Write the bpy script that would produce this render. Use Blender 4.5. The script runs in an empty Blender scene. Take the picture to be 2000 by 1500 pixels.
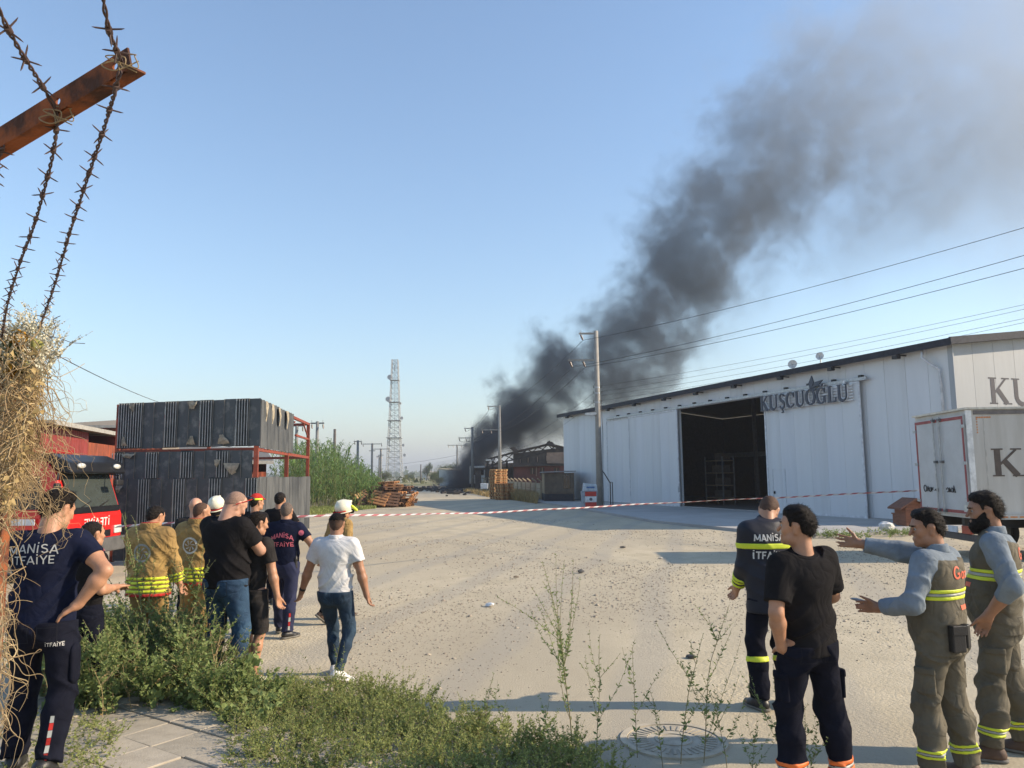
import bpy, bmesh, math, random
import numpy as np
from mathutils import Vector, Matrix
from mathutils.bvhtree import BVHTree
random.seed(7); rng = np.random.default_rng(7)
scn = bpy.context.scene; COL = scn.collection
PI = math.pi; R = math.radians

# ------------------------------------------------------------------ camera
CAM_H = 2.0; FPX = 1500.0
cam_d = bpy.data.cameras.new('camera'); cam = bpy.data.objects.new('camera', cam_d); COL.objects.link(cam)
cam_d.sensor_width = 36; cam_d.lens = 27.0; cam_d.clip_start = 0.05; cam_d.clip_end = 30000
CR = Matrix.Rotation(R(96.77), 3, 'X') @ Matrix.Rotation(R(-0.6), 3, 'Z')
cam.location = (0, 0, CAM_H); cam.rotation_euler = CR.to_euler()
scn.camera = cam

# ------------------------------------------------------------------ sky and sun
SUN_EL = R(27); SUN_AZ = R(93)           # azimuth clockwise from +Y (the way we look): sun to the right
SUN_DIR = Vector((math.sin(SUN_AZ)*math.cos(SUN_EL), math.cos(SUN_AZ)*math.cos(SUN_EL), math.sin(SUN_EL)))
w = bpy.data.worlds.new('World'); scn.world = w; w.use_nodes = True
nt = w.node_tree; nt.nodes.clear()
sky = nt.nodes.new('ShaderNodeTexSky'); sky.sky_type = 'NISHITA'; sky.sun_disc = False
sky.sun_elevation = SUN_EL; sky.sun_rotation = SUN_AZ
sky.altitude = 0; sky.air_density = 1.25; sky.dust_density = 0.2; sky.ozone_density = 3.5
bg = nt.nodes.new('ShaderNodeBackground'); bg.inputs['Strength'].default_value = 0.14
out = nt.nodes.new('ShaderNodeOutputWorld')
nt.links.new(sky.outputs[0], bg.inputs[0]); nt.links.new(bg.outputs[0], out.inputs[0])
sl = bpy.data.lights.new('sun', 'SUN'); sun = bpy.data.objects.new('sun', sl); COL.objects.link(sun)
sl.energy = 5.0; sl.angle = R(0.6); sl.color = (1.0, 0.83, 0.62)
sun.rotation_euler = SUN_DIR.to_track_quat('Z', 'Y').to_euler(); sun.location = SUN_DIR*200
vs = scn.view_settings; vs.view_transform = 'Standard'; vs.look = 'None'; vs.exposure = 0.73; vs.gamma = 1.0
vs.use_curve_mapping = False
cy = scn.cycles
cy.use_denoising = True; cy.max_bounces = 5; cy.diffuse_bounces = 3; cy.glossy_bounces = 2; cy.transmission_bounces = 4
cy.volume_bounces = 1; cy.transparent_max_bounces = 12; cy.volume_step_rate = 1.0; cy.volume_max_steps = 400
cy.caustics_reflective = False; cy.caustics_refractive = False

# ------------------------------------------------------------------ places
def ray(x, y): return CR @ Vector(((x-1000)/FPX, -(y-750)/FPX, -1))
def gp(x, y, z=0.0):
    v = ray(x, y); t = (z-CAM_H)/v.z; return Vector((v.x*t, v.y*t, z))
def at(x, y, Y):
    v = ray(x, y); t = Y/v.y; return Vector((v.x*t, Y, CAM_H+v.z*t))

# ------------------------------------------------------------------ materials
MATS = {}
def M(name, col, rough=.8, var=.12, scale=6., bump=0., bscale=60., metal=0., col2=None, spec=.4, detail=5., lo=.35, hi=.65, stretch=None, sheen=0, coat=0, wr=0.):
    if name in MATS: return MATS[name]
    m = bpy.data.materials.new(name); m.use_nodes = True; n = m.node_tree.nodes; l = m.node_tree.links
    b = n['Principled BSDF']; b.inputs['Roughness'].default_value = rough; b.inputs['Metallic'].default_value = metal
    b.inputs['Specular IOR Level'].default_value = spec
    if sheen: b.inputs['Sheen Weight'].default_value = sheen; b.inputs['Sheen Roughness'].default_value = .5
    if coat: b.inputs['Coat Weight'].default_value = coat; b.inputs['Coat Roughness'].default_value = .08
    tc = n.new('ShaderNodeTexCoord'); src = tc.outputs['Object']
    if stretch:
        mp = n.new('ShaderNodeMapping'); mp.inputs['Scale'].default_value = stretch; l.new(src, mp.inputs[0]); src = mp.outputs[0]
    ns = n.new('ShaderNodeTexNoise'); ns.inputs['Scale'].default_value = scale; ns.inputs['Detail'].default_value = detail
    ns.inputs['Roughness'].default_value = .62
    l.new(src, ns.inputs['Vector'])
    cr = n.new('ShaderNodeValToRGB'); cr.color_ramp.elements[0].position = lo; cr.color_ramp.elements[1].position = hi
    c = Vector(col[:3]); c2 = Vector(col2[:3]) if col2 else c*(1-2*var)
    cr.color_ramp.elements[0].color = (*(c2), 1); cr.color_ramp.elements[1].color = (*(c if col2 else c*(1+var)), 1)
    l.new(ns.outputs['Fac'], cr.inputs[0]); l.new(cr.outputs[0], b.inputs['Base Color'])
    if bump:
        nb = n.new('ShaderNodeTexNoise'); nb.inputs['Scale'].default_value = bscale; nb.inputs['Detail'].default_value = 4
        l.new(src, nb.inputs['Vector'])
        bp = n.new('ShaderNodeBump'); bp.inputs['Strength'].default_value = bump; bp.inputs['Distance'].default_value = .01
        l.new(nb.outputs['Fac'], bp.inputs['Height']); l.new(bp.outputs[0], b.inputs['Normal'])
        if wr:        # soft creases in woven cloth
            nw = n.new('ShaderNodeTexNoise'); nw.noise_type = 'RIDGED_MULTIFRACTAL' if False else 'FBM'; nw.inputs['Scale'].default_value = 6; nw.inputs['Detail'].default_value = 2.; nw.inputs['Distortion'].default_value = .9
            ab = n.new('ShaderNodeMath'); ab.operation = 'SUBTRACT'; ab.inputs[1].default_value = .5; l.new(src, nw.inputs['Vector']); l.new(nw.outputs['Fac'], ab.inputs[0]); ac = n.new('ShaderNodeMath'); ac.operation = 'ABSOLUTE'; l.new(ab.outputs[0], ac.inputs[0])
            b2 = n.new('ShaderNodeBump'); b2.inputs['Strength'].default_value = wr; b2.inputs['Distance'].default_value = .07; l.new(ac.outputs[0], b2.inputs['Height']); l.new(bp.outputs[0], b2.inputs['Normal']); l.new(b2.outputs[0], b.inputs['Normal'])
    MATS[name] = m; return m
def leafmat(name, col, col2, scale=3., trans=.35):
    m = M(name, col, .65, col2=col2, scale=scale, spec=.25)
    n = m.node_tree.nodes; l = m.node_tree.links; b = n['Principled BSDF']; o = n['Material Output']
    tr = n.new('ShaderNodeBsdfTranslucent'); mx = n.new('ShaderNodeMixShader'); mx.inputs[0].default_value = trans
    src = b.inputs['Base Color'].links[0].from_socket
    l.new(src, tr.inputs[0]); l.new(b.outputs[0], mx.inputs[1]); l.new(tr.outputs[0], mx.inputs[2]); l.new(mx.outputs[0], o.inputs[0])
    return m
def glassmat(name, col, rough=.05):
    m = M(name, col, rough, var=.05, spec=.8); return m

# ------------------------------------------------------------------ objects
INV = {}
def tag(o, label=None, cat=None, group=None, kind=None):
    if label: o['label'] = label
    if cat: o['category'] = cat
    if group: o['group'] = group
    if kind: o['kind'] = kind
    return o
def thing(name, label, cat, loc=(0,0,0), rz=0., group=None, scale=1.):
    o = bpy.data.objects.new(name, None); COL.objects.link(o); o.empty_display_size = .2
    o.location = loc; o.rotation_euler = (0,0,rz); o.scale = (scale,)*3
    INV[o.name] = (Matrix.Translation(loc) @ Matrix.Rotation(rz,4,'Z') @ Matrix.Scale(scale,4)).inverted()
    return tag(o, label, cat, group)
def mesh_obj(name, me, mat, parent=None, local=False):
    o = bpy.data.objects.new(name, me); COL.objects.link(o)
    if mat and not me.materials: me.materials.append(mat)
    if parent:
        o.parent = parent
        if parent.name in INV:
            if not local: me.transform(INV[parent.name])
            INV[o.name] = INV[parent.name]
    return o
def link_copy(o, parent=None, name=None):
    c = o.copy(); COL.objects.link(c)
    if name: c.name = name
    c.parent = parent
    return c
def copy_tree(o, parent=None):
    c = link_copy(o, parent)
    for ch in list(o.children): copy_tree(ch, c)
    return c
class MB:
    def __init__(s): s.v = []; s.f = []
    def add(s, vs, fs):
        k = len(s.v); s.v += [tuple(v) for v in vs]; s.f += [tuple(i+k for i in f) for f in fs]; return s
    def box(s, c, d, rot=None):
        c = Vector(c); hx, hy, hz = d[0]/2, d[1]/2, d[2]/2
        vs = [Vector((x,y,z)) for x in (-hx,hx) for y in (-hy,hy) for z in (-hz,hz)]
        if rot is not None: vs = [rot @ v for v in vs]
        return s.add([v+c for v in vs], [(0,1,3,2),(4,6,7,5),(0,4,5,1),(2,3,7,6),(0,2,6,4),(1,5,7,3)])
    def beam(s, a, b, w, h, up=(0,0,1)):
        a = Vector(a); b = Vector(b); d = (b-a).normalized(); u = Vector(up)
        x = d.cross(u)
        if x.length < 1e-4: x = d.cross(Vector((1,0,0)))
        x.normalize(); u = x.cross(d).normalized(); vs = []
        for p in (a, b):
            for sx, su in ((-1,-1),(1,-1),(1,1),(-1,1)): vs.append(p + x*(w/2*sx) + u*(h/2*su))
        return s.add(vs, [(3,2,1,0),(4,5,6,7),(0,1,5,4),(1,2,6,5),(2,3,7,6),(3,0,4,7)])
    def tube(s, pts, r, n=6, cap=True):
        pts = [Vector(p) for p in pts]; m = len(pts)
        rs = r if hasattr(r, '__len__') else [r]*m
        vs = []; fs = []
        t0 = (pts[1]-pts[0]).normalized(); ref = Vector((0,0,1)) if abs(t0.z) < .9 else Vector((1,0,0))
        x = t0.cross(ref).normalized()
        for i, p in enumerate(pts):
            t = (pts[min(i+1,m-1)]-pts[max(i-1,0)]).normalized()
            x = (x - t*x.dot(t)).normalized(); y = t.cross(x)
            for k in range(n):
                a = 2*PI*k/n; vs.append(p + (x*math.cos(a)+y*math.sin(a))*rs[i])
        for i in range(m-1):
            for k in range(n):
                k2 = (k+1) % n; fs.append((i*n+k, i*n+k2, (i+1)*n+k2, (i+1)*n+k))
        if cap: fs.append(tuple(range(n-1,-1,-1))); fs.append(tuple((m-1)*n+k for k in range(n)))
        return s.add(vs, fs)
    def cyl(s, a, b, r, n=16, r2=None): return s.tube([a,b], [r, r if r2 is None else r2], n)
    def prism(s, poly, h0, h1, fr=None):
        # poly: 2D pts; fr: function (u,v,h)->xyz
        fr = fr or (lambda u,v,h: (u,v,h)); n = len(poly)
        vs = [fr(u,v,h0) for u,v in poly] + [fr(u,v,h1) for u,v in poly]
        return s.add(vs, [tuple(range(n-1,-1,-1)), tuple(range(n,2*n))] + [(i,(i+1)%n,n+(i+1)%n,n+i) for i in range(n)])
    def lathe(s, prof, n=20, fr=None):
        # prof: (r, z) list, about Z
        fr = fr or (lambda x,y,z: (x,y,z)); vs = []; fs = []; m = len(prof)
        for k in range(n):
            a = 2*PI*k/n
            for r_, z in prof: vs.append(fr(r_*math.cos(a), r_*math.sin(a), z))
        for k in range(n):
            k2 = (k+1) % n
            for i in range(m-1): fs.append((k*m+i, k2*m+i, k2*m+i+1, k*m+i+1))
        return s.add(vs, fs)
    def mesh(s, name='m', smooth=False, bevel=0):
        me = bpy.data.meshes.new(name); me.from_pydata(s.v, [], s.f); me.update()
        bm = bmesh.new(); bm.from_mesh(me)
        if bevel:
            es = [e for e in bm.edges if len(e.link_faces) == 2 and e.calc_face_angle(0) > .6]
            bmesh.ops.bevel(bm, geom=es, offset=bevel, segments=2, affect='EDGES', profile=.5)
        bmesh.ops.recalc_face_normals(bm, faces=bm.faces); bm.to_mesh(me); bm.free()
        if smooth:
            me.polygons.foreach_set('use_smooth', [True]*len(me.polygons))
        return me
    def build(s, name, mat, parent=None, smooth=False, bevel=0, local=False):
        return mesh_obj(name, s.mesh(name, smooth, bevel), mat, parent, local)
def npmesh(name, V, Fq, smooth=False):
    me = bpy.data.meshes.new(name); V = np.asarray(V, np.float32); Fq = np.asarray(Fq, np.int32); k = Fq.shape[1]
    me.vertices.add(len(V)); me.vertices.foreach_set('co', V.ravel())
    me.loops.add(Fq.size); me.loops.foreach_set('vertex_index', Fq.ravel())
    me.polygons.add(len(Fq)); me.polygons.foreach_set('loop_start', np.arange(0, Fq.size, k, dtype=np.int32))
    me.polygons.foreach_set('loop_total', np.full(len(Fq), k, np.int32))
    if smooth: me.polygons.foreach_set('use_smooth', np.ones(len(Fq), bool))
    me.update(calc_edges=True); me.validate(); return me
def struct(o): o['kind'] = 'structure'; return o
def catenary(a, b, sag, n=24):
    a = Vector(a); b = Vector(b)
    return [a.lerp(b, i/n) - Vector((0,0,sag*4*(i/n)*(1-i/n))) for i in range(n+1)]

# ------------------------------------------------------------------ lettering made of strokes (height 1)
def arc(cx, cy, rx, ry, a0, a1, n=14): return [(cx+rx*math.cos(R(a0+(a1-a0)*i/n)), cy+ry*math.sin(R(a0+(a1-a0)*i/n))) for i in range(n+1)]
def SANS():
    t = .17; g = {}
    g['M'] = (.95, [([(.1,0),(.1,1)],t), ([(.1,.95),(.47,.2)],t), ([(.47,.2),(.85,.95)],t), ([(.85,0),(.85,1)],t)])
    g['A'] = (.82, [([(.05,0),(.41,.98)],t), ([(.41,.98),(.77,0)],t), ([(.2,.3),(.62,.3)],t*.9)])
    g['N'] = (.82, [([(.1,0),(.1,1)],t), ([(.1,.95),(.7,.05)],t), ([(.7,0),(.7,1)],t)])
    g['I'] = (.32, [([(.15,0),(.15,1)],t)])
    g['i'] = (.32, [([(.15,0),(.15,.86)],t), ([(.15,1.02),(.15,1.18)],t)])
    g['S'] = (.72, [(arc(.36,.73,.25,.2,30,270,12)+arc(.36,.29,.26,.22,90,-150,12), t)])
    g['T'] = (.72, [([(.02,.92),(.7,.92)],t), ([(.36,0),(.36,.95)],t)])
    g['F'] = (.64, [([(.1,0),(.1,1)],t), ([(.1,.92),(.6,.92)],t), ([(.1,.5),(.52,.5)],t)])
    g['Y'] = (.76, [([(.38,0),(.38,.48)],t), ([(.38,.45),(.06,1)],t), ([(.38,.45),(.7,1)],t)])
    g['E'] = (.68, [([(.1,0),(.1,1)],t), ([(.1,.92),(.62,.92)],t), ([(.1,.5),(.56,.5)],t), ([(.1,.08),(.62,.08)],t)])
    g['G'] = (.85, [(arc(.43,.5,.33,.42,40,325,18),t), ([(.45,.42),(.78,.42)],t), ([(.72,.42),(.72,.1)],t)])
    g['a'] = (.6, [(arc(.28,.27,.2,.24,0,360,14),t*.9), ([(.5,0),(.5,.52)],t)])
    g['z'] = (.55, [([(.04,.46),(.5,.46)],t*.9), ([(.48,.46),(.06,.06)],t*.9), ([(.04,.06),(.52,.06)],t*.9)])
    return g
def SERIF():
    g = {}; b = .19; th = .075; s = .05
    def sf(x, y, w_=.36): return ([(x-w_/2, y),(x+w_/2, y)], s)
    g['K'] = (.98, [([(.22,0),(.22,1)],b), sf(.22,.025), sf(.22,.975), ([(.26,.4),(.8,.96)],th), ([(.42,.56),(.82,.02)],b), sf(.8,.975,.34), sf(.84,.025,.38)])
    U = ([(.2,.98)] + arc(.5,.32,.3,.3,180,270,8), b*.95), (arc(.5,.32,.3,.3,270,360,8)+[(.8,.98)], th)
    g['U'] = (1.0, [*U, sf(.2,.975), sf(.8,.975,.3)])
    S = [(arc(.38,.74,.22,.22,25,250,14), th*1.3), ([(.2,.66),(.3,.55),(.48,.45),(.58,.34)], b), (arc(.37,.25,.23,.23,40,-165,14), th*1.4)]
    g['S'] = (.75, S); g['s'] = (.75, S+[([(.38,.0),(.37,-.1)],th), (arc(.36,-.17,.1,.08,80,-120,8), th)])
    g['C'] = (.88, [(arc(.48,.5,.38,.47,35,120,8), th*1.2), (arc(.46,.5,.36,.47,115,245,12), b*.9), (arc(.48,.5,.38,.47,240,322,8), th*1.2), ([(.79,.66),(.79,.95)],th)])
    g['O'] = (.98, [(arc(.49,.5,.4,.47,50,130,8), th), (arc(.49,.5,.38,.46,125,235,12), b*.95), (arc(.49,.5,.4,.47,230,310,8), th), (arc(.49,.5,.38,.46,-55,55,12), b*.95)])
    g['g'] = (.98, g['C'][1]+[([(.76,.05),(.76,.45)],b*.9), sf(.74,.45,.3), (arc(.48,1.2,.16,.13,180,360,10), th)])
    g['L'] = (.82, [([(.22,0),(.22,1)],b), sf(.22,.975), ([(.05,.03),(.75,.03)],.07), ([(.74,.03),(.76,.28)],th)])
    return g
SANSF = SANS(); SERIFF = SERIF()
def stroke_quads(pts, t):
    P_ = [Vector((p[0], p[1])) for p in pts]; o = []
    L_ = []; n = len(P_)
    for i, p in enumerate(P_):
        d = (P_[min(i+1,n-1)]-P_[max(i-1,0)]).normalized(); nn = Vector((-d.y, d.x))*(t/2); L_.append((p+nn, p-nn))
    for i in range(n-1): o.append([L_[i][0], L_[i][1], L_[i+1][1], L_[i+1][0]])
    return o
def text_quads(txt, font, gap=.08, bold=1.):
    x = 0; o = []
    for ch in txt:
        if ch == ' ': x += .4; continue
        wd, st = font[ch]
        for pts, t in st:
            for q in stroke_quads(pts, t*bold): o.append([(p[0]+x, p[1]) for p in q])
        x += wd+gap
    return o, x-gap
def text_parts(txt, font, fr, h, depth, width, name, mat, parent):
    wd = sum(font[c][0]+.08 for c in txt)-.08; k = width/wd; x = 0
    for c in txt:
        f = lambda u, v, d, x=x: fr(u+x, v, d)
        text_mb(c, font, f, h, depth, width=text_quads(c, font)[1]*k).build(name, mat, parent); x += (font[c][0]+.08)*k
def text_mb(txt, font, fr, h, depth, width=None, bold=1.):
    """fr(u, v, d): place a letter point; h letter height; text starts at u=0"""
    q, wd = text_quads(txt, font, bold=bold); sx = (width/wd) if width else h
    mb = MB(); j = 0
    for poly in q:
        e = 1e-4*(j % 7); j += 1
        mb.prism([(p[0]*sx, p[1]*h) for p in poly], 0, depth+e, fr)
    return mb
# ================================================================== SETTING
def ground_mat():
    m = bpy.data.materials.new('dusty_ground'); m.use_nodes = True; n = m.node_tree.nodes; l = m.node_tree.links
    b = n['Principled BSDF']; b.inputs['Roughness'].default_value = .92; b.inputs['Specular IOR Level'].default_value = .2
    tc = n.new('ShaderNodeTexCoord'); P_ = tc.outputs['Object']
    def noise(sc, det=5, rough=.6, st=None):
        v = P_
        if st:
            mp = n.new('ShaderNodeMapping'); mp.inputs['Scale'].default_value = st[:3]; mp.inputs['Rotation'].default_value = (0,0,st[3]); l.new(P_, mp.inputs[0]); v = mp.outputs[0]
        x = n.new('ShaderNodeTexNoise'); x.inputs['Scale'].default_value = sc; x.inputs['Detail'].default_value = det; x.inputs['Roughness'].default_value = rough
        l.new(v, x.inputs['Vector']); return x.outputs['Fac']
    def ramp(s, p0, p1, c0=(0,0,0), c1=(1,1,1)):
        r = n.new('ShaderNodeValToRGB'); e = r.color_ramp.elements; e[0].position = p0; e[1].position = p1; e[0].color = (*c0,1); e[1].color = (*c1,1)
        l.new(s, r.inputs[0]); return r.outputs[0]
    def mix(f, a, b_, typ='MIX', fac=None):
        x = n.new('ShaderNodeMix'); x.data_type = 'RGBA'; x.blend_type = typ
        if f is not None: l.new(f, x.inputs[0])
        else: x.inputs[0].default_value = fac
        l.new(a, x.inputs[6]); l.new(b_, x.inputs[7]); return x.outputs[2]
    packed = ramp(noise(.55, 6, .6, (1, .35, 1, .5)), .3, .7, (.385,.332,.24), (.49,.428,.312))
    gravel = ramp(noise(1.3, 6, .7), .3, .72, (.41,.352,.245), (.58,.505,.365))
    mask = ramp(noise(.16, 4, .55, (1, .55, 1, .35)), .46, .56)
    c = mix(mask, packed, gravel)
    # tyre-polished bands and dark stains
    st = ramp(noise(.35, 5, .65, (1.6, .22, 1, -.35)), .6, .75)
    dark = n.new('ShaderNodeRGB'); dark.outputs[0].default_value = (.28,.25,.195,1)
    sc = n.new('ShaderNodeMath'); sc.operation = 'MULTIPLY'; sc.inputs[1].default_value = .7; l.new(st, sc.inputs[0])
    c = mix(sc.outputs[0], c, dark.outputs[0])
    # worn wheel lanes running down the yard
    mpw = n.new('ShaderNodeMapping'); mpw.inputs['Rotation'].default_value = (0,0,R(14)); l.new(P_, mpw.inputs[0]); wv = n.new('ShaderNodeTexWave'); wv.inputs['Scale'].default_value = .17; wv.inputs['Distortion'].default_value = 5.; wv.inputs['Detail'].default_value = 3; wv.inputs['Detail Scale'].default_value = .35; l.new(mpw.outputs[0], wv.inputs['Vector'])
    ln_ = ramp(wv.outputs['Fac'], .72, .95); lm = n.new('ShaderNodeMath'); lm.operation = 'MULTIPLY'; lm.inputs[1].default_value = .5; l.new(ln_, lm.inputs[0]); lc = n.new('ShaderNodeRGB'); lc.outputs[0].default_value = (.35,.32,.265,1); c = mix(lm.outputs[0], c, lc.outputs[0])
    # hairline cracks in the packed crust
    vc = n.new('ShaderNodeTexVoronoi'); vc.feature = 'DISTANCE_TO_EDGE'; vc.inputs['Scale'].default_value = .42; vd = n.new('ShaderNodeVectorMath'); vd.operation = 'ADD'; nzc = n.new('ShaderNodeTexNoise'); nzc.inputs['Scale'].default_value = 1.6; nzc.inputs['Detail'].default_value = 5; l.new(P_, nzc.inputs['Vector']); l.new(P_, vd.inputs[0]); l.new(nzc.outputs['Color'], vd.inputs[1]); l.new(vd.outputs[0], vc.inputs['Vector'])
    ck = ramp(vc.outputs['Distance'], .0, .012, (1,1,1), (0,0,0)); ckm = n.new('ShaderNodeMath'); ckm.operation = 'MULTIPLY'; ckm.inputs[1].default_value = .12; l.new(ck, ckm.inputs[0]); c = mix(ckm.outputs[0], c, dark.outputs[0])
    sp = ramp(noise(24, 4, .85), .58, .72); sd = n.new('ShaderNodeMath'); sd.operation = 'MULTIPLY'; sd.inputs[1].default_value = .6; l.new(sp, sd.inputs[0])
    lt = n.new('ShaderNodeRGB'); lt.outputs[0].default_value = (.23,.195,.145,1); c = mix(sd.outputs[0], c, lt.outputs[0])
    # fields beyond the yard: dry grass
    sx = n.new('ShaderNodeSeparateXYZ'); l.new(P_, sx.inputs[0])
    far = n.new('ShaderNodeMapRange'); far.inputs[1].default_value = 125; far.inputs[2].default_value = 170; l.new(sx.outputs['Y'], far.inputs[0])
    fld = ramp(noise(.02, 6, .6, (1, 2.2, 1, 0)), .38, .62, (.14,.15,.065), (.33,.27,.15))
    c = mix(far.outputs[0], c, fld)
    l.new(c, b.inputs['Base Color'])
    v = n.new('ShaderNodeTexVoronoi'); v.inputs['Scale'].default_value = 26; l.new(P_, v.inputs['Vector'])
    vm = n.new('ShaderNodeMath'); vm.operation = 'MULTIPLY'; l.new(v.outputs['Distance'], vm.inputs[0]); l.new(mask, vm.inputs[1])
    ad = n.new('ShaderNodeMath'); ad.operation = 'MULTIPLY_ADD'; l.new(vm.outputs[0], ad.inputs[0]); ad.inputs[1].default_value = -.9
    l.new(noise(55, 4, .7), ad.inputs[2])
    bp = n.new('ShaderNodeBump'); bp.inputs['Strength'].default_value = .55; bp.inputs['Distance'].default_value = .02
    l.new(ad.outputs[0], bp.inputs['Height']); l.new(bp.outputs[0], b.inputs['Normal'])
    return m
def hgt(x, y):
    r2 = np.hypot(x, y); k = np.clip((45-r2)/20, 0, 1)
    h = np.sin(x*.9+1.3*np.sin(y*.35))*.5 + np.sin(y*1.1+x*.4+1)*.4 + np.sin(x*2.3-y*.7)*.2 + np.sin(x*.31+2)*np.sin(y*.27)*.8
    return h*.010*k - .012
def make_ground():
    def axis(lim, n, p):
        t = np.linspace(-1, 1, n); return np.sign(t)*(np.abs(t)**p)*lim
    xs = axis(9000, 221, 4.6); ys = axis(9000, 221, 4.6)+6
    X, Y = np.meshgrid(xs, ys, indexing='ij'); Z = hgt(X, Y)
    V = np.stack([X, Y, Z], -1).reshape(-1, 3); n = len(ys); I = np.arange(len(xs)*n).reshape(len(xs), n)
    Fq = np.stack([I[:-1,:-1], I[1:,:-1], I[1:,1:], I[:-1,1:]], -1).reshape(-1, 4)
    return struct(mesh_obj('ground', npmesh('ground', V, Fq, True), ground_mat()))
make_ground()

# hills far off
def hills():
    for nm, Y0, pts, mt in (('hills', 4300, [(-3000,40),(-1100,25),(-700,40),(-480,72),(-330,100),(-190,92),(-60,62),(300,50),(1000,60),(2600,90),(5200,60)], M('hill_far',(.12,.14,.11),.95)),):
        xs = np.linspace(pts[0][0], pts[-1][0], 160); hz = np.interp(xs, [p[0] for p in pts], [p[1] for p in pts])
        hz = hz + 4*np.sin(xs/50)+2*np.sin(xs/21+1)
        V = []; rows = 7
        for j in range(rows):
            t = j/(rows-1); prof = math.sin(t*PI)**.8
            V += [(x, Y0+(t-.5)*1400, -2+h*prof) for x, h in zip(xs, hz)]
        I = np.arange(rows*160).reshape(rows, 160)
        Fq = np.stack([I[:-1,:-1], I[:-1,1:], I[1:,1:], I[1:,:-1]], -1).reshape(-1, 4)
        struct(mesh_obj(nm, npmesh(nm, V, Fq, True), mt))
hills()

CONC = M('concrete', (.36,.35,.33), .9, col2=(.27,.26,.245), scale=1.2, bump=.25, bscale=30)
# ================================================================== WAREHOUSE
WA = Vector((14.69, 31.83)); WB = Vector((4.13, 61.06)); WD = (WB-WA).normalized(); WN = Vector((-WD.y, WD.x))
if WN.dot(-WA) < 0: WN = -WN                      # out of the wall, towards the yard
def wf(u, z, d=0.): p = WA + WD*u + WN*d; return Vector((p.x, p.y, z))       # on the long front wall
U0, U1 = -4.2, 31.3; EAVE = 6.6; DEEP = 15.; HD = 7.5; RIDGE = 7.45
GC = WA + WD*U0
def gf(s, z, d=0.): p = GC - WN*s - WD*d; return Vector((p.x, p.y, z))       # on the gable wall; d out of the wall
WPAN = M('white_sandwich_panel', (.66,.67,.67), .45, col2=(.625,.635,.635), scale=1.6, stretch=(1,1,.12), spec=.4)
WPANS = [WPAN, M('white_panel_grimy', (.65,.66,.66), .5, col2=(.585,.59,.585), scale=2.2, stretch=(1,1,.08), spec=.4, detail=8), M('white_panel_pale', (.66,.67,.68), .45, col2=(.60,.61,.62), scale=1.2, stretch=(1,1,.15), spec=.4)]
WPAN2 = M('white_gable_panel_shaded', (.37,.385,.395), .5, col2=(.32,.335,.345), scale=1.8, stretch=(1,1,.1), spec=.5)  # white panels with the gable's weak, grazing sun darkened into their colour
TRIM = M('anthracite_trim', (.035,.038,.05), .6, spec=.15); GALV = M('galvanised', (.45,.46,.46), .45, metal=.6, scale=9)
BLK = M('black_metal', (.02,.02,.022), .5); DKGREY = M('dark_grey_paint', (.07,.075,.085), .55)
wh = thing('warehouse', 'long white panel warehouse with dark roof edge and open sliding doors', 'building', (*((WA+WD*13)-WN*9), 0))
OP0, OP1, DTOP = 6.2, 14.2, 5.65
def panelrow(u0, u1, z0, z1, fr, name, mat, wd=1.0, th=.1, parent=None, seam=.012):
    n = max(1, round((u1-u0)/wd)); s = (u1-u0)/n
    for i in range(n):
        a = u0+i*s+seam/2; b = u0+(i+1)*s-seam/2; mb = MB()
        zz = z1 if callable(z1) is False else None
        za, zb = (z1(a), z1(b)) if callable(z1) else (z1, z1)
        vs = [fr(a,z0,0), fr(b,z0,0), fr(b,zb,0), fr(a,za,0), fr(a,z0,-th), fr(b,z0,-th), fr(b,zb,-th), fr(a,za,-th)]
        mb.add(vs, [(0,1,2,3),(7,6,5,4),(0,4,5,1),(1,5,6,2),(2,6,7,3),(3,7,4,0)])
        mb.build(name, WPANS[(i*5+int(u0*3)) % 3] if mat is WPAN else mat, parent)
    mb = MB(); za, zb = (z1(u0), z1(u1)) if callable(z1) else (z1, z1)       # backing that closes the seams
    vs = [fr(u0,z0,-th*.5), fr(u1,z0,-th*.5), fr(u1,zb,-th*.5), fr(u0,za,-th*.5)]
    return vs
bk = MB()
for a, b, z0, z1 in ((U0, OP0, .12, EAVE), (OP1, U1, .12, EAVE), (OP0, OP1, DTOP+.1, EAVE)):
    vs = panelrow(a, b, z0, z1, wf, 'wall_panel', WPAN, parent=wh); bk.add(vs, [(0,1,2,3)])
gz = lambda s: EAVE + (RIDGE-EAVE)*(s/HD if s <= HD else (DEEP-s)/HD)
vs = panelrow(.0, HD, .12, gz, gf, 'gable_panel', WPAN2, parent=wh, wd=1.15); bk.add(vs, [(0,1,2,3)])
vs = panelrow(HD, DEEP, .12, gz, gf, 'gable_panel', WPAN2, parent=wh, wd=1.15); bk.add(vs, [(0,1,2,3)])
bk.build('wall_lining', M('lining', (.16,.16,.17), .8), wh)
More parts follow.
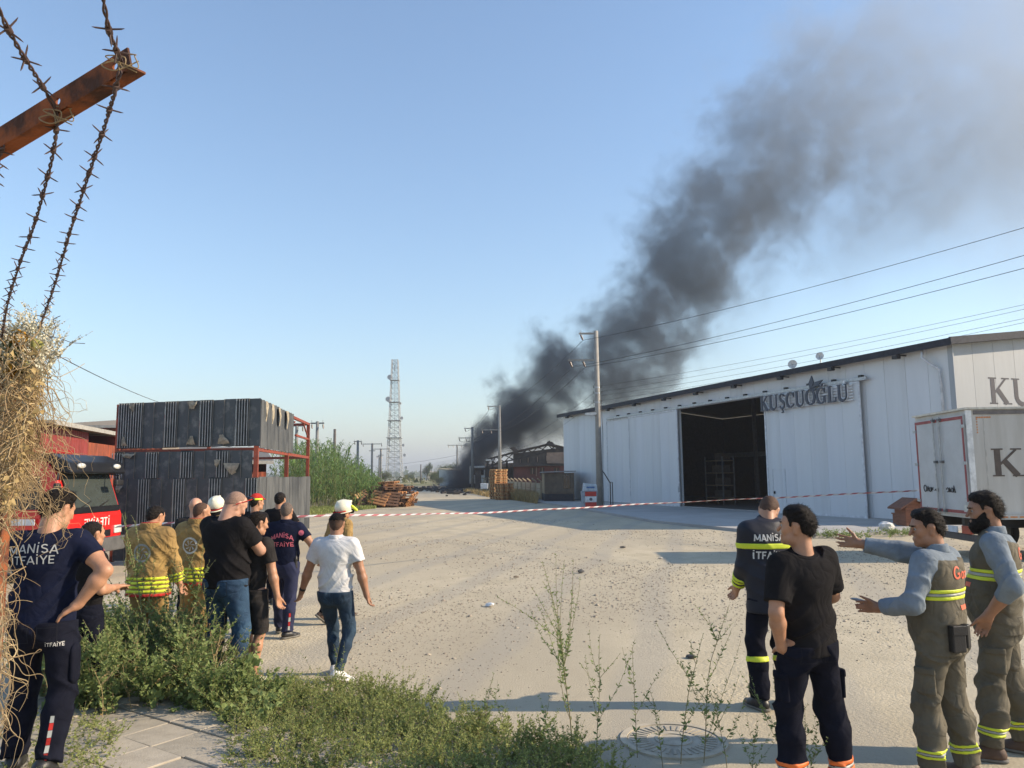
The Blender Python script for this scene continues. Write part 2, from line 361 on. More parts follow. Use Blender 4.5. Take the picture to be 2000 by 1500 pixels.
# back and far walls, floor: the dark hall inside
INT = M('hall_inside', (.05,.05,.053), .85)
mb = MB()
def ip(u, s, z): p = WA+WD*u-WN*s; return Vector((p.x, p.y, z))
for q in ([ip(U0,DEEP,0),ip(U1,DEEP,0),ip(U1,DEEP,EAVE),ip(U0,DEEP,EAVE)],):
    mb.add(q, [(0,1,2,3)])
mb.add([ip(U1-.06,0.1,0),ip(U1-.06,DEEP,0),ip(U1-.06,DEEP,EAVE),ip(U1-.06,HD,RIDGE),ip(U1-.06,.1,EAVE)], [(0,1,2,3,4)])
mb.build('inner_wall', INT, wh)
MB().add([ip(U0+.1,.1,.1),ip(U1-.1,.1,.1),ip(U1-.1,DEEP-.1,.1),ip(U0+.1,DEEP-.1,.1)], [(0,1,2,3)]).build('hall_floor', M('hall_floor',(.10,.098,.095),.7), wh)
mb = MB()
for s0, z0, s1, z1 in ((-.35, EAVE+.0, HD, RIDGE+.05), (HD, RIDGE+.05, DEEP+.35, EAVE)):
    A_ = [ip(U0-.3,s0,z0), ip(U1+.3,s0,z0), ip(U1+.3,s1,z1), ip(U0-.3,s1,z1)]; B_ = [v+Vector((0,0,.12)) for v in A_]
    mb.add(A_+B_, [(3,2,1,0),(4,5,6,7),(0,1,5,4),(1,2,6,5),(2,3,7,6),(3,0,4,7)])
rf = mb.build('roof', M('roof_sheet', (.33,.34,.35), .5), wh)
# roof edge trim
MB().beam(ip(U0-.33,-.38,EAVE+.05), ip(U1+.33,-.38,EAVE+.05), .07, .26).build('roof_trim', TRIM, wh)
MB().beam(ip(U0-.36,-.42,EAVE+.07), ip(U0-.36,HD,RIDGE+.12), .08, .27).build('roof_trim', TRIM, wh)
MB().beam(ip(U0-.36,HD,RIDGE+.12), ip(U0-.36,DEEP+.4,EAVE+.07), .08, .27).build('roof_trim', TRIM, wh)
MB().beam(wf(U0,0,.0), wf(U1,0,0), .3, .24).build('plinth', CONC, wh)
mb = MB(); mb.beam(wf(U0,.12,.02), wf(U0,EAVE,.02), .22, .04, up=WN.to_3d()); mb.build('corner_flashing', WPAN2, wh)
for u in (-2.2, 1.3, 4.6, 8.2, 11.7, 15.1, 18.8, 22.5, 26.0, 29.4):           # floodlights under the eave
    lm = MB(); lm.beam(wf(u,EAVE-.12,.0), wf(u,EAVE-.10,.5), .05, .05); o = lm.build('lamp_arm', BLK, wh)
    MB().box(wf(u,EAVE-.2,.5), (.26,.2,.13), Matrix.Rotation(math.atan2(WN.y,WN.x)+PI/2,3,'Z')).build('lamp_head', BLK, o, bevel=.01)
# door rail and sliding doors
MB().beam(wf(-.35,5.83,.2), wf(23.3,5.83,.2), .1, .13).build('door_rail', GALV, wh)
for u in np.arange(0, 23.2, 1.55):
    MB().box(wf(u,5.93,.15), (.16,.16,.13), Matrix.Rotation(math.atan2(WN.y,WN.x),3,'Z')).build('rail_bracket', BLK, wh)
def slide_door(a, b, d, name, edge=True):
    def fr(u, z, q): return wf(u, z, d+q)
    vs = panelrow(a, b, .1, DTOP+.08, fr, 'door_panel', WPAN, parent=wh, wd=1.02, th=.07, seam=.008)
    f = MB()
    for x in (a, b): f.beam(wf(x,.08,d+.005), wf(x,DTOP+.1,d+.005), .09, .05, up=WN.to_3d())
    f.beam(wf(a,DTOP+.06,d+.006), wf(b,DTOP+.06,d+.006), .05, .09, up=(0,0,1)); f.beam(wf(a,.13,d+.006), wf(b,.13,d+.006), .05, .1)
    f.build('door_frame', M('door_frame',(.66,.67,.68),.45), wh)
    MB().add(vs, [(0,1,2,3)]).build('door_lining', MATS['lining'], wh)
slide_door(.1, 6.2, .2, 'door'); slide_door(14.2, 20.1, .2, 'door'); slide_door(20.16, 23.5, .1, 'door')
pd = MB(); pd.beam(wf(5.85,.2,.215), wf(5.85,2.15,.215), .02, .015, up=WN.to_3d()); pd.beam(wf(4.95,.2,.215), wf(4.95,2.15,.215), .02, .015, up=WN.to_3d()); pd.beam(wf(5.85,2.15,.215), wf(4.95,2.15,.215), .015, .02)
pd.build('wicket_frame', MATS['door_frame'], wh); MB().box(wf(5.75,1.05,.23), (.06,.06,.12)).build('wicket_handle', BLK, wh)
MB().beam(wf(14.15,.9,.3), wf(14.15,1.25,.3), .03, .03).build('door_handle', GALV, wh)
# sign on the right door
sg = thing('shop_sign', 'dark raised KUŞCUOĞLU letters on white slats above the sliding door', 'sign', wf(3.3,5.05,.3))
SLAT = M('sign_slat', (.7,.7,.7), .4); LET = M('sign_letter', (.05,.06,.085), .4); LETW = M('sign_edge', (.75,.75,.75), .4)
for i in range(6): MB().beam(wf(6.25,5.0+.125*i,.3), wf(.35,5.0+.125*i,.3), .03, .055).build('slat', SLAT, sg)
xs = 6.3; wd_tot = 0
lets = 'KUsCUOgLU'; tot = sum(SERIFF[c][0]+.04 for c in lets); k = 5.85/tot; x = 0
for c in lets:
    for depth, off, bold, mt, nm in ((.05, .33, 1.5, LETW, 'letter_edge'), (.09, .34, 1., LET, 'letter')):
        fr = lambda u_, v_, h_, x=x, off=off: wf(6.3-(x+u_), 4.98+v_*1., off+h_)
        o = text_mb(c, SERIFF, fr, .72, depth, width=SERIFF[c][0]*k, bold=bold).build(nm, mt, sg)
    x += (SERIFF[c][0]+.04)*k
b_ = MB()     # the leaf-like bird emblem over the letters
for pts in ([(2.75,5.65),(2.5,5.98),(2.62,6.28),(2.83,5.95)], [(2.7,5.7),(2.2,5.82),(1.95,6.02),(2.4,5.98)], [(2.78,5.6),(2.6,5.72),(2.3,5.66),(2.5,5.6)]):
    b_.prism(pts, .36, .42, lambda u,v,h: wf(u,v,h))
b_.build('emblem', LET, sg)
MB().lathe([(0,0),(.07,0),(.07,.02),(0,.02)], 12, lambda x_,y_,z_: wf(.75+x_,5.78+y_,.34+z_)).build('trademark_disc', LETW, sg)
# painted letters on the gable
frg = lambda u_, v_, h_: gf(1.72+u_, 4.45+v_, .004+h_)
text_parts('KUsCUOgLU', SERIFF, frg, 1.0, .004, 10.4, 'wall_letter', M('letter_paint', (.035,.035,.05), .6), wh)
# downpipe
MB().tube([wf(-3.2,6.55,.25), wf(-3.2,6.25,.3), wf(-3.45,6.0,.25), wf(-3.75,5.75,.12), wf(-3.78,5.2,.11), wf(-3.8,.2,.11)], .055, 8).build('downpipe', M('pipe_white',(.6,.6,.6),.4), wh, smooth=True)
# things in the hall
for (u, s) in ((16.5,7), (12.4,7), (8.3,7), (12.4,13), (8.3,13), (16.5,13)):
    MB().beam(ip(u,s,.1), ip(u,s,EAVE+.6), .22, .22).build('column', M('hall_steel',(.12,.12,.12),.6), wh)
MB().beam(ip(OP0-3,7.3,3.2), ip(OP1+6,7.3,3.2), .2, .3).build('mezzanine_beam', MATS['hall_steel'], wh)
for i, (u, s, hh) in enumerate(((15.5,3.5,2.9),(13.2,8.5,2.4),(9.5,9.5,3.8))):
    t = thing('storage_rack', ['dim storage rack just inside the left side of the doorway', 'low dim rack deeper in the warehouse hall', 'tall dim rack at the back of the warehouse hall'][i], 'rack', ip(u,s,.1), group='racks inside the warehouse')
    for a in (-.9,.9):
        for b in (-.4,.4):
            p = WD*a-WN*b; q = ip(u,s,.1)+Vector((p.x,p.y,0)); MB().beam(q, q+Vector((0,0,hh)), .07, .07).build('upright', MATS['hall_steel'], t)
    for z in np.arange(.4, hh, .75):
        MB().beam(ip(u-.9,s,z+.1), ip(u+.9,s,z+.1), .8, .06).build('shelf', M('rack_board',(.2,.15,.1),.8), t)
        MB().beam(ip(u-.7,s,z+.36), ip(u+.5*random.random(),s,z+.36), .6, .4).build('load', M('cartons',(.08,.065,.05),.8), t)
# satellite dishes on the roof
for i, (px, py, rr) in enumerate(((1549,713,.21),(1602,697,.19))):
    p = at(px, py, 36+i); t = thing('satellite_dish', ['plain white satellite dish left on the warehouse roof edge','satellite dish with dark marks higher on the warehouse roof'][i], 'dish', (p.x,p.y,p.z-.5), group='dishes on the warehouse roof')
    d = Vector((-.5,-.85,.2)).normalized(); q = d.to_track_quat('Z','Y').to_matrix()
    MB().lathe([(0,0),(rr*.5,.03),(rr*.85,.09),(rr,.14),(rr*.86,.10),(0,.012)], 18, lambda x_,y_,z_: q@Vector((x_,y_,z_))+p).build('reflector', M('dish_white',(.7,.68,.64),.5), t, smooth=True)
    MB().tube([p-Vector((0,0,.6)), p-d*.03], .03, 6).build('mast', GALV, t)
    MB().tube([p-Vector((0,0,rr*.9)), p+d*.38], .012, 5).build('feed_arm', GALV, t)
# concrete apron in front of the doors
ap = MB(); e = [wf(-5.5,0,.15), wf(32,0,.15), wf(32,0,3.2), wf(22,0,4.6), wf(3.5,0,8.2), wf(-5.5,0,8.2)]
ap.prism([(p.x,p.y) for p in e], -.1, .085); struct(ap.build('apron', M('apron_concrete',(.40,.39,.37),.85,col2=(.32,.31,.29),scale=.5,bump=.15,bscale=25)))

# ================================================================== STACKED STEEL CAGE
CO = Vector((-6.09, 18.3)); cu = (Vector((-9.85,19.2))-CO).normalized(); cv = (Vector((-7.05,26.6))-CO).normalized()
cw, cl = 3.87, 8.2; TZ = (0., 2.0, 2.72, 3.86)
def cf(u, v, z): p = CO + cu*u + cv*v; return Vector((p.x, p.y, z))
RED = M('red_oxide_steel', (.27,.055,.028), .65, col2=(.16,.04,.025), scale=5)
SHT = M('dark_sheet', (.20,.205,.195), .6, col2=(.065,.077,.082), scale=3.5, spec=.4, detail=9, lo=.5, hi=.74); SHT2 = M('weathered_sheet', (.12,.125,.125), .55, col2=(.05,.055,.06), scale=1.6, metal=.3, stretch=(2,2,.5))
RIBL = M('sheet_rib', (.36,.37,.36), .5); TORN = M('torn_film', (.40,.35,.26), .8, col2=(.22,.19,.14), scale=12, bump=.3)
cg = thing('stacked_cage', 'tall black sheet clad stack with red steel frame beside the reeds', 'steel stack', cf(cw/2, cl/2, 0))
fm = []
for u in (0, cw):
    for v in (0, cl*.5, cl):
        if u == cw and v == cl*.5: continue
        MB().beam(cf(u,v,0), cf(u,v,TZ[3] if v != cl*.5 else TZ[2]+.0), .1, .1, up=(cv.x,cv.y,0)).build('post', RED, cg)
for z in TZ[1:]:
    for a, b in (((0,0),(cw,0)), ((0,0),(0,cl)), ((cw,0),(cw,cl)), ((0,cl),(cw,cl))):
        MB().beam(cf(*a,z-.045), cf(*b,z-.045), .08, .08).build('rail', RED, cg)
MB().beam(cf(0,cl*.68,3.3), cf(0,cl,3.3), .06, .06).build('rail', RED, cg)
MB().beam(cf(.3,cl*.72,3.82), cf(cw,cl*.72,3.82), .06, .06).build('rail', RED, cg); MB().beam(cf(.3,cl*.86,3.82), cf(cw,cl*.86,3.82), .06, .06).build('rail', RED, cg)
MB().beam(cf(0,cl*.86,3.78), cf(0,cl*.98,3.4), .04, .04).build('brace', RED, cg)
def sheet(fr, a, b, z0, z1, kind, mat, off):
    """one cladding sheet: kind 'flat' or 'rib' (fine upright ribs) or 'wave' (wide corrugation)"""
    mb = MB(); n = {'flat': 2, 'rib': 28, 'wave': 16}[kind]; V = []; wob = random.uniform(-.012,.012)
    for i in range(n+1):
        t = i/n; x = a+(b-a)*t
        d = off + (0 if kind == 'flat' else (.018*(i % 2) if kind == 'rib' else .03*math.cos(t*PI*4)))
        V.append(fr(x, z0+random.uniform(-.012,.012)*(kind != 'rib'), d)); V.append(fr(x, z1+wob, d))
    mb.add(V, [(2*i, 2*i+2, 2*i+3, 2*i+1) for i in range(n)])
    for i in range(n+1):
        t = i/n; x = a+(b-a)*t
    o = mb.build('cladding_sheet', mat, cg); md = o.modifiers.new('s', 'SOLIDIFY'); md.thickness = .004
    return o
frF = lambda x, z, d: cf(x, -.06-d, z)
frR = lambda x, z, d: cf(-.06-d, x, z)
for ti in range(3):
    z0, z1 = TZ[ti]+(.03 if ti != 1 else .0), (2.01, 2.66, 3.89)[ti]; x = (-.1, .08, -.1)[ti]; i = ti
    kinds = ['rib','flat','flat','rib','flat','flat','rib','flat','flat','rib','flat','flat','rib']
    while x < cw-.05:
        kd = kinds[(i) % len(kinds)]; wd = .36 if kd == 'rib' else .31
        b = min(x+wd, cw+.02)
        o = sheet(frF, x, b-.006, z0, z1, kd, SHT, .004*((i*7) % 3)+.012*(2-ti)/2)
        if kd == 'rib':
            for q in range(5):
                xx = x+wd*(q+.5)/5.; MB().beam(frF(xx,z0+.02,.045), frF(xx,z1-.02,.045), .016, .02, up=(cv.x,cv.y,0)).build('rib', RIBL, o)
        else:
            MB().beam(frF(b-.01,z0,.04), frF(b-.01,z1,.04), .01, .02, up=(cv.x,cv.y,0)).build('seam', M('seam_pale',(.16,.15,.13),.6), o)
        x = b; i += 1
for (a, b, z0, z1) in ((0, cl+.05, .03, 2.02), (0, cl*.56, 2.72, 3.88)):
    n = round((b-a)/.82)
    for i in range(n): sheet(frR, a+(b-a)*i/n, a+(b-a)*(i+1)/n-.01, z0, z1, 'wave', SHT2, .01+.006*(i % 2))
def rag(fr, x, z, w_, h_, name='torn_film', sg=-1):
    mb = MB(); n = 7; V = []
    for j in range(5):
        for i in range(n):
            s = i/(n-1)-.5; t = j/4
            V.append(fr(x+s*w_*(1-.75*t**1.3*random.uniform(.7,1.2))+.05*t*math.sin(x*9), z+sg*h_*t*(1-.3*abs(s)*random.random())+random.uniform(-.015,.015), .055+.03*random.random()+.04*math.sin(t*3)*abs(math.sin(s*9+x))))
    mb.add(V, [(j*n+i, j*n+i+1, (j+1)*n+i+1, (j+1)*n+i) for j in range(4) for i in range(n-1)])
    mb.build(name, TORN, cg, smooth=True)
for x, z, w_, h_ in ((1.75,3.86,.36,.17),(3.45,3.85,.2,.17),(.85,2.82,.4,.2),(1.75,2.82,.3,.18),(3.62,2.82,.2,.2),(1.0,2.45,.22,.16),(.62,2.36,.55,.24),(3.5,2.62,.5,.1),(3.7,1.85,.25,.16),(1.45,1.45,.2,.2)):
    rag(frF, x, z, w_*.8, h_*1.15, sg=1 if 2.8 < z < 3 else -1)
for x in (.5,1.3,2.2,3.4): rag(frR, x, 3.86, .25, .5)
rag(frR, 7.9, .3, .3, .3)

# ================================================================== RED SHEDS ON THE LEFT
def shed_block(name, label, A, B, h, deep, wallm, roofm, gap=True, slope=.5):
    A = Vector(A); B = Vector(B); d = (B-A).normalized(); n = Vector((-d.y, d.x))
    if n.dot(A) < 0: n = -n
    L_ = (B-A).length; t = thing(name, label, 'building', (*((A+B)/2+n*deep/2), 0))
    f = lambda u, s, z: Vector((*(A+d*u+n*s), z))
    k = max(2, round(L_/1.1))
    for i in range(k):
        a, b = L_*i/k, L_*(i+1)/k-.015; mb = MB(); V = []
        for q in range(9): V += [f(a+(b-a)*q/8, .02*(q % 2), 0), f(a+(b-a)*q/8, .02*(q % 2), h-(.45 if gap and i > k*.45 else .05))]
        mb.add(V, [(2*q,2*q+2,2*q+3,2*q+1) for q in range(8)]); mb.build('wall_sheet', wallm if i <= k*.45 else M('rusty_sheet',(.3,.07,.03),.8,col2=(.13,.04,.025),scale=3,stretch=(1,1,.4)), t)
    mb = MB()
    for u in (0, L_): mb.add([f(u,.1,0), f(u,deep,0), f(u,deep,h+slope), f(u,.1,h)], [(0,1,2,3)])
    mb.add([f(0,deep,0),f(L_,deep,0),f(L_,deep,h+slope),f(0,deep,h+slope)], [(0,1,2,3)]); mb.build('wall', wallm, t)
    rb = MB(); q = [f(-.3,-.5,h-.02), f(L_+.3,-.5,h-.02), f(L_+.3,deep+.3,h+slope), f(-.3,deep+.3,h+slope)]; rb.add(q+[v+Vector((0,0,.1)) for v in q], [(3,2,1,0),(4,5,6,7),(0,1,5,4),(1,2,6,5),(2,3,7,6),(3,0,4,7)])
    rb.build('roof', roofm, t); MB().beam(f(-.3,-.52,h+.02), f(L_+.3,-.52,h+.02), .03, .16).build('fascia', M('fascia_grey',(.33,.32,.29),.7), t)
    return t
RSH = M('red_wall_sheet', (.22,.035,.03), .55, scale=2); RFG = M('fibre_roof', (.27,.22,.16), .9, col2=(.2,.165,.12), scale=1)
shed_block('red_shed', 'red sheet metal shed behind the fire engine, rust stained', (-16.6,27.0), (-18.6,36.2), 4.0, 9, RSH, RFG)
shed_block('brown_roof_hall', 'low hall with brown sheet roof rising behind the red shed', (-27,44), (-20.5,45), 5.0, 12, M('grey_brown',(.2,.17,.14),.8), RFG, gap=False, slope=1.2)
shed_block('rear_red_shed', 'red shed seen through the open steel frame', (-16.2,38), (-12.6,39.5), 2.75, 5, RSH, M('grey_roof',(.16,.15,.14),.8), slope=.9)

# ================================================================== POLES AND CABLES
PCON = M('pole_concrete', (.34,.32,.28), .85, col2=(.27,.25,.22), scale=2.5, bump=.2); PSTEEL = M('pole_steel', (.20,.20,.19), .6, scale=3); INSU = M('insulator', (.09,.055,.045), .3)
CABLE = M('cable_black', (.05,.05,.055), .6)
def insulator(parent, p, q):
    p = Vector(p); q = Vector(q); prof = [p.lerp(q, t) for t in (0,.2,.25,.45,.5,.7,.75,1)]
    MB().tube(prof, [.02,.02,.075,.03,.075,.03,.07,.02], 8).build('insulator', INSU, parent)
def mast(name, label, x, y, H_, arms, r0=.17, r1=.11, mat=None, lamp=None, group=None):
    t = thing(name, label, 'utility pole', (x,y,0), group=group); mat = mat or PCON
    MB().tube([(x,y,-.1),(x,y,H_)], [r0,r1], 12).build('shaft', mat, t, smooth=True); ends = []
    for z, x0, x1, hang in arms:
        o = MB().beam((x+x0,y,z), (x+x1,y,z), .09, .11).build('crossarm', mat, t)
        for hx in hang:
            p = Vector((x+hx,y,z-.05)); q = p+Vector((.12,-.3,-.42)); insulator(t, p, q); ends.append(q)
            MB().tube([p+Vector((0,0,.05)), p+Vector((-.01,0,.3))], .015, 5).build('arm_pin', mat, t)
    if lamp:
        z, dx = lamp
        MB().tube([(x,y,z-.1),(x+dx*.6,y-.05,z),(x+dx,y-.1,z+.03)], .025, 6).build('lamp_arm', GALV, t)
        MB().prism([(-.38,0),(-.3,.09),(.25,.12),(.36,.03),(.3,-.05),(-.3,-.07)], -.14, .14, lambda u,v,h: (x+dx-.1+u, y-.1+h, z+.06+v)).build('lamp_head', M('lamp_pale',(.55,.55,.52),.4), t)
    return t, ends
pA = gp(1172, 992)
tA, eA = mast('utility_pole', 'tall concrete utility pole in front of the warehouse, with street lamp', pA.x, pA.y, 10.75,
    [(10.6,-1.05,.1,(-.95,)), (8.95,-1.75,.15,(-1.65,-.85))], .21, .13, lamp=(5.55,-.35), group='poles along the right of the road')
for z in (6.35, 6.9, 7.25):
    for sx in (-.2, .2): MB().tube([(pA.x+sx*.6,pA.y,z),(pA.x+sx*1.2,pA.y-.05,z),(pA.x+sx*1.2,pA.y-.05,z+.12)], .022, 5).build('spool_bracket', BLK, tA)
    MB().cyl((pA.x,pA.y,z-.04),(pA.x,pA.y,z+.04),.17,12).build('band', GALV, tA)
MB().tube([(pA.x+.2,pA.y-.1,6.5),(pA.x+.26,pA.y-.1,4.5),(pA.x+.23,pA.y-.12,3.2),(pA.x+.2,pA.y-.15,1.9),(pA.x+.22,pA.y-.15,.2)], .018, 5).build('drop_cable', CABLE, tA)
pB = Vector((-1.6,95,0)); tB, eB = mast('utility_pole', 'concrete pole rising behind the tall pallet stack', pB.x, pB.y, 10.6, [(10.5,-1.5,.1,(-1.4,)), (7.6,-2.3,.1,(-2.2,-1.1))], .24, .16, lamp=(3.8,-1.3), group='poles along the right of the road')
pC = gp(923, 958); tC, eC = mast('utility_pole', 'grey pole standing in the dark smoke beside the road', pC.x, pC.y, 8.6, [(8.4,-1.1,.1,(-1.0,)), (7.1,-1.9,.1,(-1.8,-.9))], .22, .15, mat=PSTEEL, group='poles along the right of the road')
pD = at(893, 925, 150); tD, eD = mast('utility_pole', 'farthest pole on the right with a wide four insulator crossarm', pD.x, pD.y, 8.0, [(7.9,-1.9,1.9,(-1.7,-.8,.8,1.6))], .2, .14, mat=PSTEEL, group='poles along the right of the road')
DARKP = M('dark_pole',(.11,.10,.09),.8)
for px, ty, Y, lab, kind in ((620,823,62,'grey pole with short top bar rising out of the reeds',0),(654,838,70,'bare dark pole top just right of the reed crest',2),(699,860,105,'thin pole with double bar above the reed slope',0),(727,866,125,'pole with a wide flat crossarm left of the lattice tower',1),(744,876,140,'pole with crossarm closest to the lattice tower',1),(741,890,150,'small pole low behind the reeds',0),(580,828,60,'light mast seen behind the open red frame',0),(822,907,230,'lone thin pole in the field right of the tower',2)):
    p = at(px, ty, Y); hh = p.z
    arms = {0: [(hh-.15,-.55,.55,(-.45,.45))], 1: [(hh-.1,-1.6,1.6,(-1.5,0,1.5)), (hh-1.2,-.5,.5,())], 2: []}[kind]
    mast('utility_pole', lab, p.x, p.y, hh, arms, .16 if Y < 100 else .2, .12 if Y < 100 else .16, mat=DARKP if kind == 2 else PSTEEL, group='poles behind the reeds')
def cable(label, a, b, sag, r=.012, name='cable', group='overhead cables'):
    o = MB().tube(catenary(a, b, sag), r, 5).build(name, CABLE); return tag(o, label, 'cable', group)
# heavy conductors from the near pole up to the right, out of frame
for i, (e, px, py) in enumerate(((eA[0],2000,424),(eA[1],2000,478),(eA[2],2000,503))):
    b = at(px, py, 24.); d = (b-e)
    cable(['topmost conductor running from the pole to the upper right', 'middle conductor running over the warehouse to the right', 'third conductor just below the middle one over the warehouse'][i], e, e+d*1.35, .45, .011)
for i, (z, px, py) in enumerate(((7.25,2000,583),(6.9,2000,592),(6.9,2000,610),(6.35,2000,618))):
    a = Vector((pA.x+.25,pA.y-.05,z+.1-(.25 if i == 2 else 0))); b = at(px, py, 26.); d = b-a
    cable(['upper of the thin lines above the warehouse roof','second thin line above the warehouse roof','third thin line close over the warehouse roof','lowest thin line touching the warehouse roof edge in view'][i], a, a+d*1.3, .3, .0065)
for i in range(3):
    cable(['top conductor between near pole and pallet stack pole','outer lower conductor between near pole and pallet stack pole','inner lower conductor between near pole and pallet stack pole'][i], eA[i], eB[i], .8, .011)
    cable(['top conductor between the two farther poles','outer conductor between the two farther poles','inner conductor between the two farther poles'][i], eB[i], eC[i], .4, .017)
cable('low telephone line between the near pole and the far pole', (pA.x-.25,pA.y,6.9), (pB.x,pB.y,5.4), .6, .008)
cable('lower telephone line sagging beside the smoke', (pA.x-.25,pA.y,6.35), (pB.x,pB.y,4.9), .8, .008)
cable('low wire crossing the far end of the road', at(600,905,210), (pD.x,pD.y,6.), 1.5, .02)
cable('single dark cable slanting down behind the black stack', at(20,645,11), at(335,793,30), .12, .009)

# ================================================================== LATTICE TOWER
tw = at(770, 934, 250); hT = at(771,703,250).z
tt = thing('lattice_tower', 'tall pale steel lattice telecom tower with dishes', 'tower', (tw.x, tw.y, 0))
TST = M('tower_steel', (.42,.43,.43), .6, metal=.3)
def thw(z): return np.interp(z, [0, hT*.45, hT], [5.0/2, 3.6/2*.95, 1.9/2])
cs = [(-1,-1),(1,-1),(1,1),(-1,1)]
for sx, sy in cs: MB().tube([(tw.x+sx*thw(z), tw.y+sy*thw(z), z) for z in (0, hT*.45, hT)], .13, 6).build('leg', TST, tt)
nz = 22; zl = [hT*(1-(1-i/nz)**1.12) for i in range(nz+1)]
for i in range(nz):
    mb = MB()
    for k in range(4):
        (ax, ay), (bx, by) = cs[k], cs[(k+1) % 4]; z0, z1 = zl[i], zl[i+1]
        mb.beam((tw.x+ax*thw(z0),tw.y+ay*thw(z0),z0), (tw.x+bx*thw(z1),tw.y+by*thw(z1),z1), .09, .09)
        mb.beam((tw.x+bx*thw(z0),tw.y+by*thw(z0),z0), (tw.x+ax*thw(z1),tw.y+ay*thw(z1),z1), .09, .09)
        mb.beam((tw.x+ax*thw(z1),tw.y+ay*thw(z1),z1), (tw.x+bx*thw(z1),tw.y+by*thw(z1),z1), .1, .1)
    mb.build('bracing', TST, tt)
mb = MB(); mb.beam((tw.x,tw.y,0),(tw.x,tw.y,hT),.3,.1); mb.build('ladder', TST, tt)
for z in (hT*.83, hT*.65, hT*.5, hT*.36): MB().box((tw.x,tw.y-.1,z), (thw(z)*2.6,thw(z)*2.4,.18)).build('platform', TST, tt)
for z, sx, rr in ((hT*.855,-1.4,.8),(hT*.675,-1.5,.85),(hT*.52,1.5,.5),(hT*.30,1.5,.45),(hT*.22,1.6,.5),(hT*.64,1.3,.4),(hT*.12,1.7,.5)):
    MB().cyl((tw.x+sx*(thw(z)),tw.y-.3,z),(tw.x+sx*thw(z),tw.y-.9,z),rr,14).build('dish', M('dish_grey',(.5,.5,.5),.5), tt)
for z, sx in ((hT*.97,-1),(hT*.97,1),(hT*.93,0)): MB().box((tw.x+sx*thw(z),tw.y-.6,z),(.3,.2,1.9)).build('panel_antenna', M('dish_grey',(.5,.5,.5)), tt)

# ================================================================== BURNT BUILDING, BOUNDARY WALL, FAR THINGS
CHAR = M('charred_steel', (.025,.024,.024), .8, col2=(.06,.05,.045), scale=1.2); SOOT = M('sooted_wall', (.10,.085,.075), .9, col2=(.03,.028,.027), scale=.5, detail=6)
BRED = M('sooted_red_wall', (.13,.045,.042), .8, col2=(.05,.026,.025), scale=.4); PINK = M('sooted_cream', (.33,.24,.18), .85, col2=(.18,.13,.10), scale=.5)
bb = thing('burnt_building', 'burnt out factory with charred roof trusses and sooty red lower wall', 'building', (8,102,0))
Yb = 96.; q = lambda px, py, Y=Yb: at(px, py, Y)
def wallq(x0, x1, yt0, yt1, yb, Y, name, mat, th=.3):
    a, b, c, d = at(x0,yb,Y), at(x1,yb,Y), at(x1,yt1,Y), at(x0,yt0,Y); V = [a,b,c,d]; V2 = [v+Vector((0,th,0)) for v in V]
    return MB().add(V+V2, [(0,1,2,3),(7,6,5,4),(0,4,5,1),(1,5,6,2),(2,6,7,3),(3,7,4,0)]).build(name, mat, bb)
wallq(1003,1140,911,909,962,Yb,'lower_wall',BRED); wallq(1003,1140,886,868,911,Yb+.05,'upper_wall',SOOT)
wallq(948,1003,906,904,915,Yb+3,'frieze_wall',PINK); wallq(935,1003,916,916,962,Yb+9,'rear_wall',SOOT)
wallq(1068,1140,884,882,905,Yb-.1,'stained_patch',PINK,.08)
g = at(1003,962,Yb); MB().add([g, g+Vector((0,16,0)), Vector((g.x,g.y+16,7)), at(1003,886,Yb)], [(0,1,2,3)]).build('side_wall', SOOT, bb)
MB().beam(at(1000,910.5,Yb-.4), at(1100,908.5,Yb-.4), .8, .16).build('ledge', CHAR, bb)
for x0, x1, yt, yb in ((1036,1044,914,926),(1046,1049,912,930),(1055,1063,913,930),(1082,1092,914,930),(1013,1019,897,904),(1028,1035,894,903),(1046,1053,892,902),(1064,1071,890,900)):
    o = wallq(x0,x1,yt,yt,yb,Yb-.06,'window',CHAR,.05); a, b = at((x0+x1)/2,yt,Yb-.12), at((x0+x1)/2,yb,Yb-.12); MB().beam(a,b,.1,.06).build('window_frame', PINK, o)
# roof: sagging truss line and bent sheets
ridge = [(948,899),(958,896),(968,893),(985,889),(1003,884),(1030,878),(1050,874),(1070,868),(1085,871),(1105,876),(1140,884)]
for Y in (Yb, Yb+5, Yb+10):
    mb = MB(); pts = [at(x, y+random.uniform(-1,1), Y) for x, y in ridge]
    for a, b in zip(pts, pts[1:]):
        mb.beam(a, b, .2, .2); lo = Vector((0,0,-.9)); mb.beam(a+lo, b+lo, .14, .14); mb.beam(a, b+lo, .1, .1); mb.beam(a+lo, b, .1, .1)
    mb.build('roof_truss', CHAR, bb)
mb = MB(); pts = [at(x, y-1, Yb-.3) for x, y in ridge[4:]]
for a, b in zip(pts, pts[1:]):
    V = [a, b, b+Vector((0,12,.3)), a+Vector((0,12,.3))]; mb.add(V+[v+Vector((0,0,.12)) for v in V], [(3,2,1,0),(4,5,6,7),(0,1,5,4),(1,2,6,5),(2,3,7,6),(3,0,4,7)])
mb.build('roof', CHAR, bb)
for pts in ([(995,875),(1003,873),(1013,881),(1006,884)], [(995,884),(1008,883),(1010,887),(996,887)], [(1068,864),(1074,861),(1080,870),(1070,871)], [(1074,864),(1078,863),(1087,872),(1083,872)]):
    a = [at(*p, Yb-.5) for p in pts]; MB().add(a+[v+Vector((0,.15,.05)) for v in a], [(0,1,2,3),(7,6,5,4),(0,4,5,1),(1,5,6,2),(2,6,7,3),(3,7,4,0)]).build('bent_sheet', CHAR, bb)
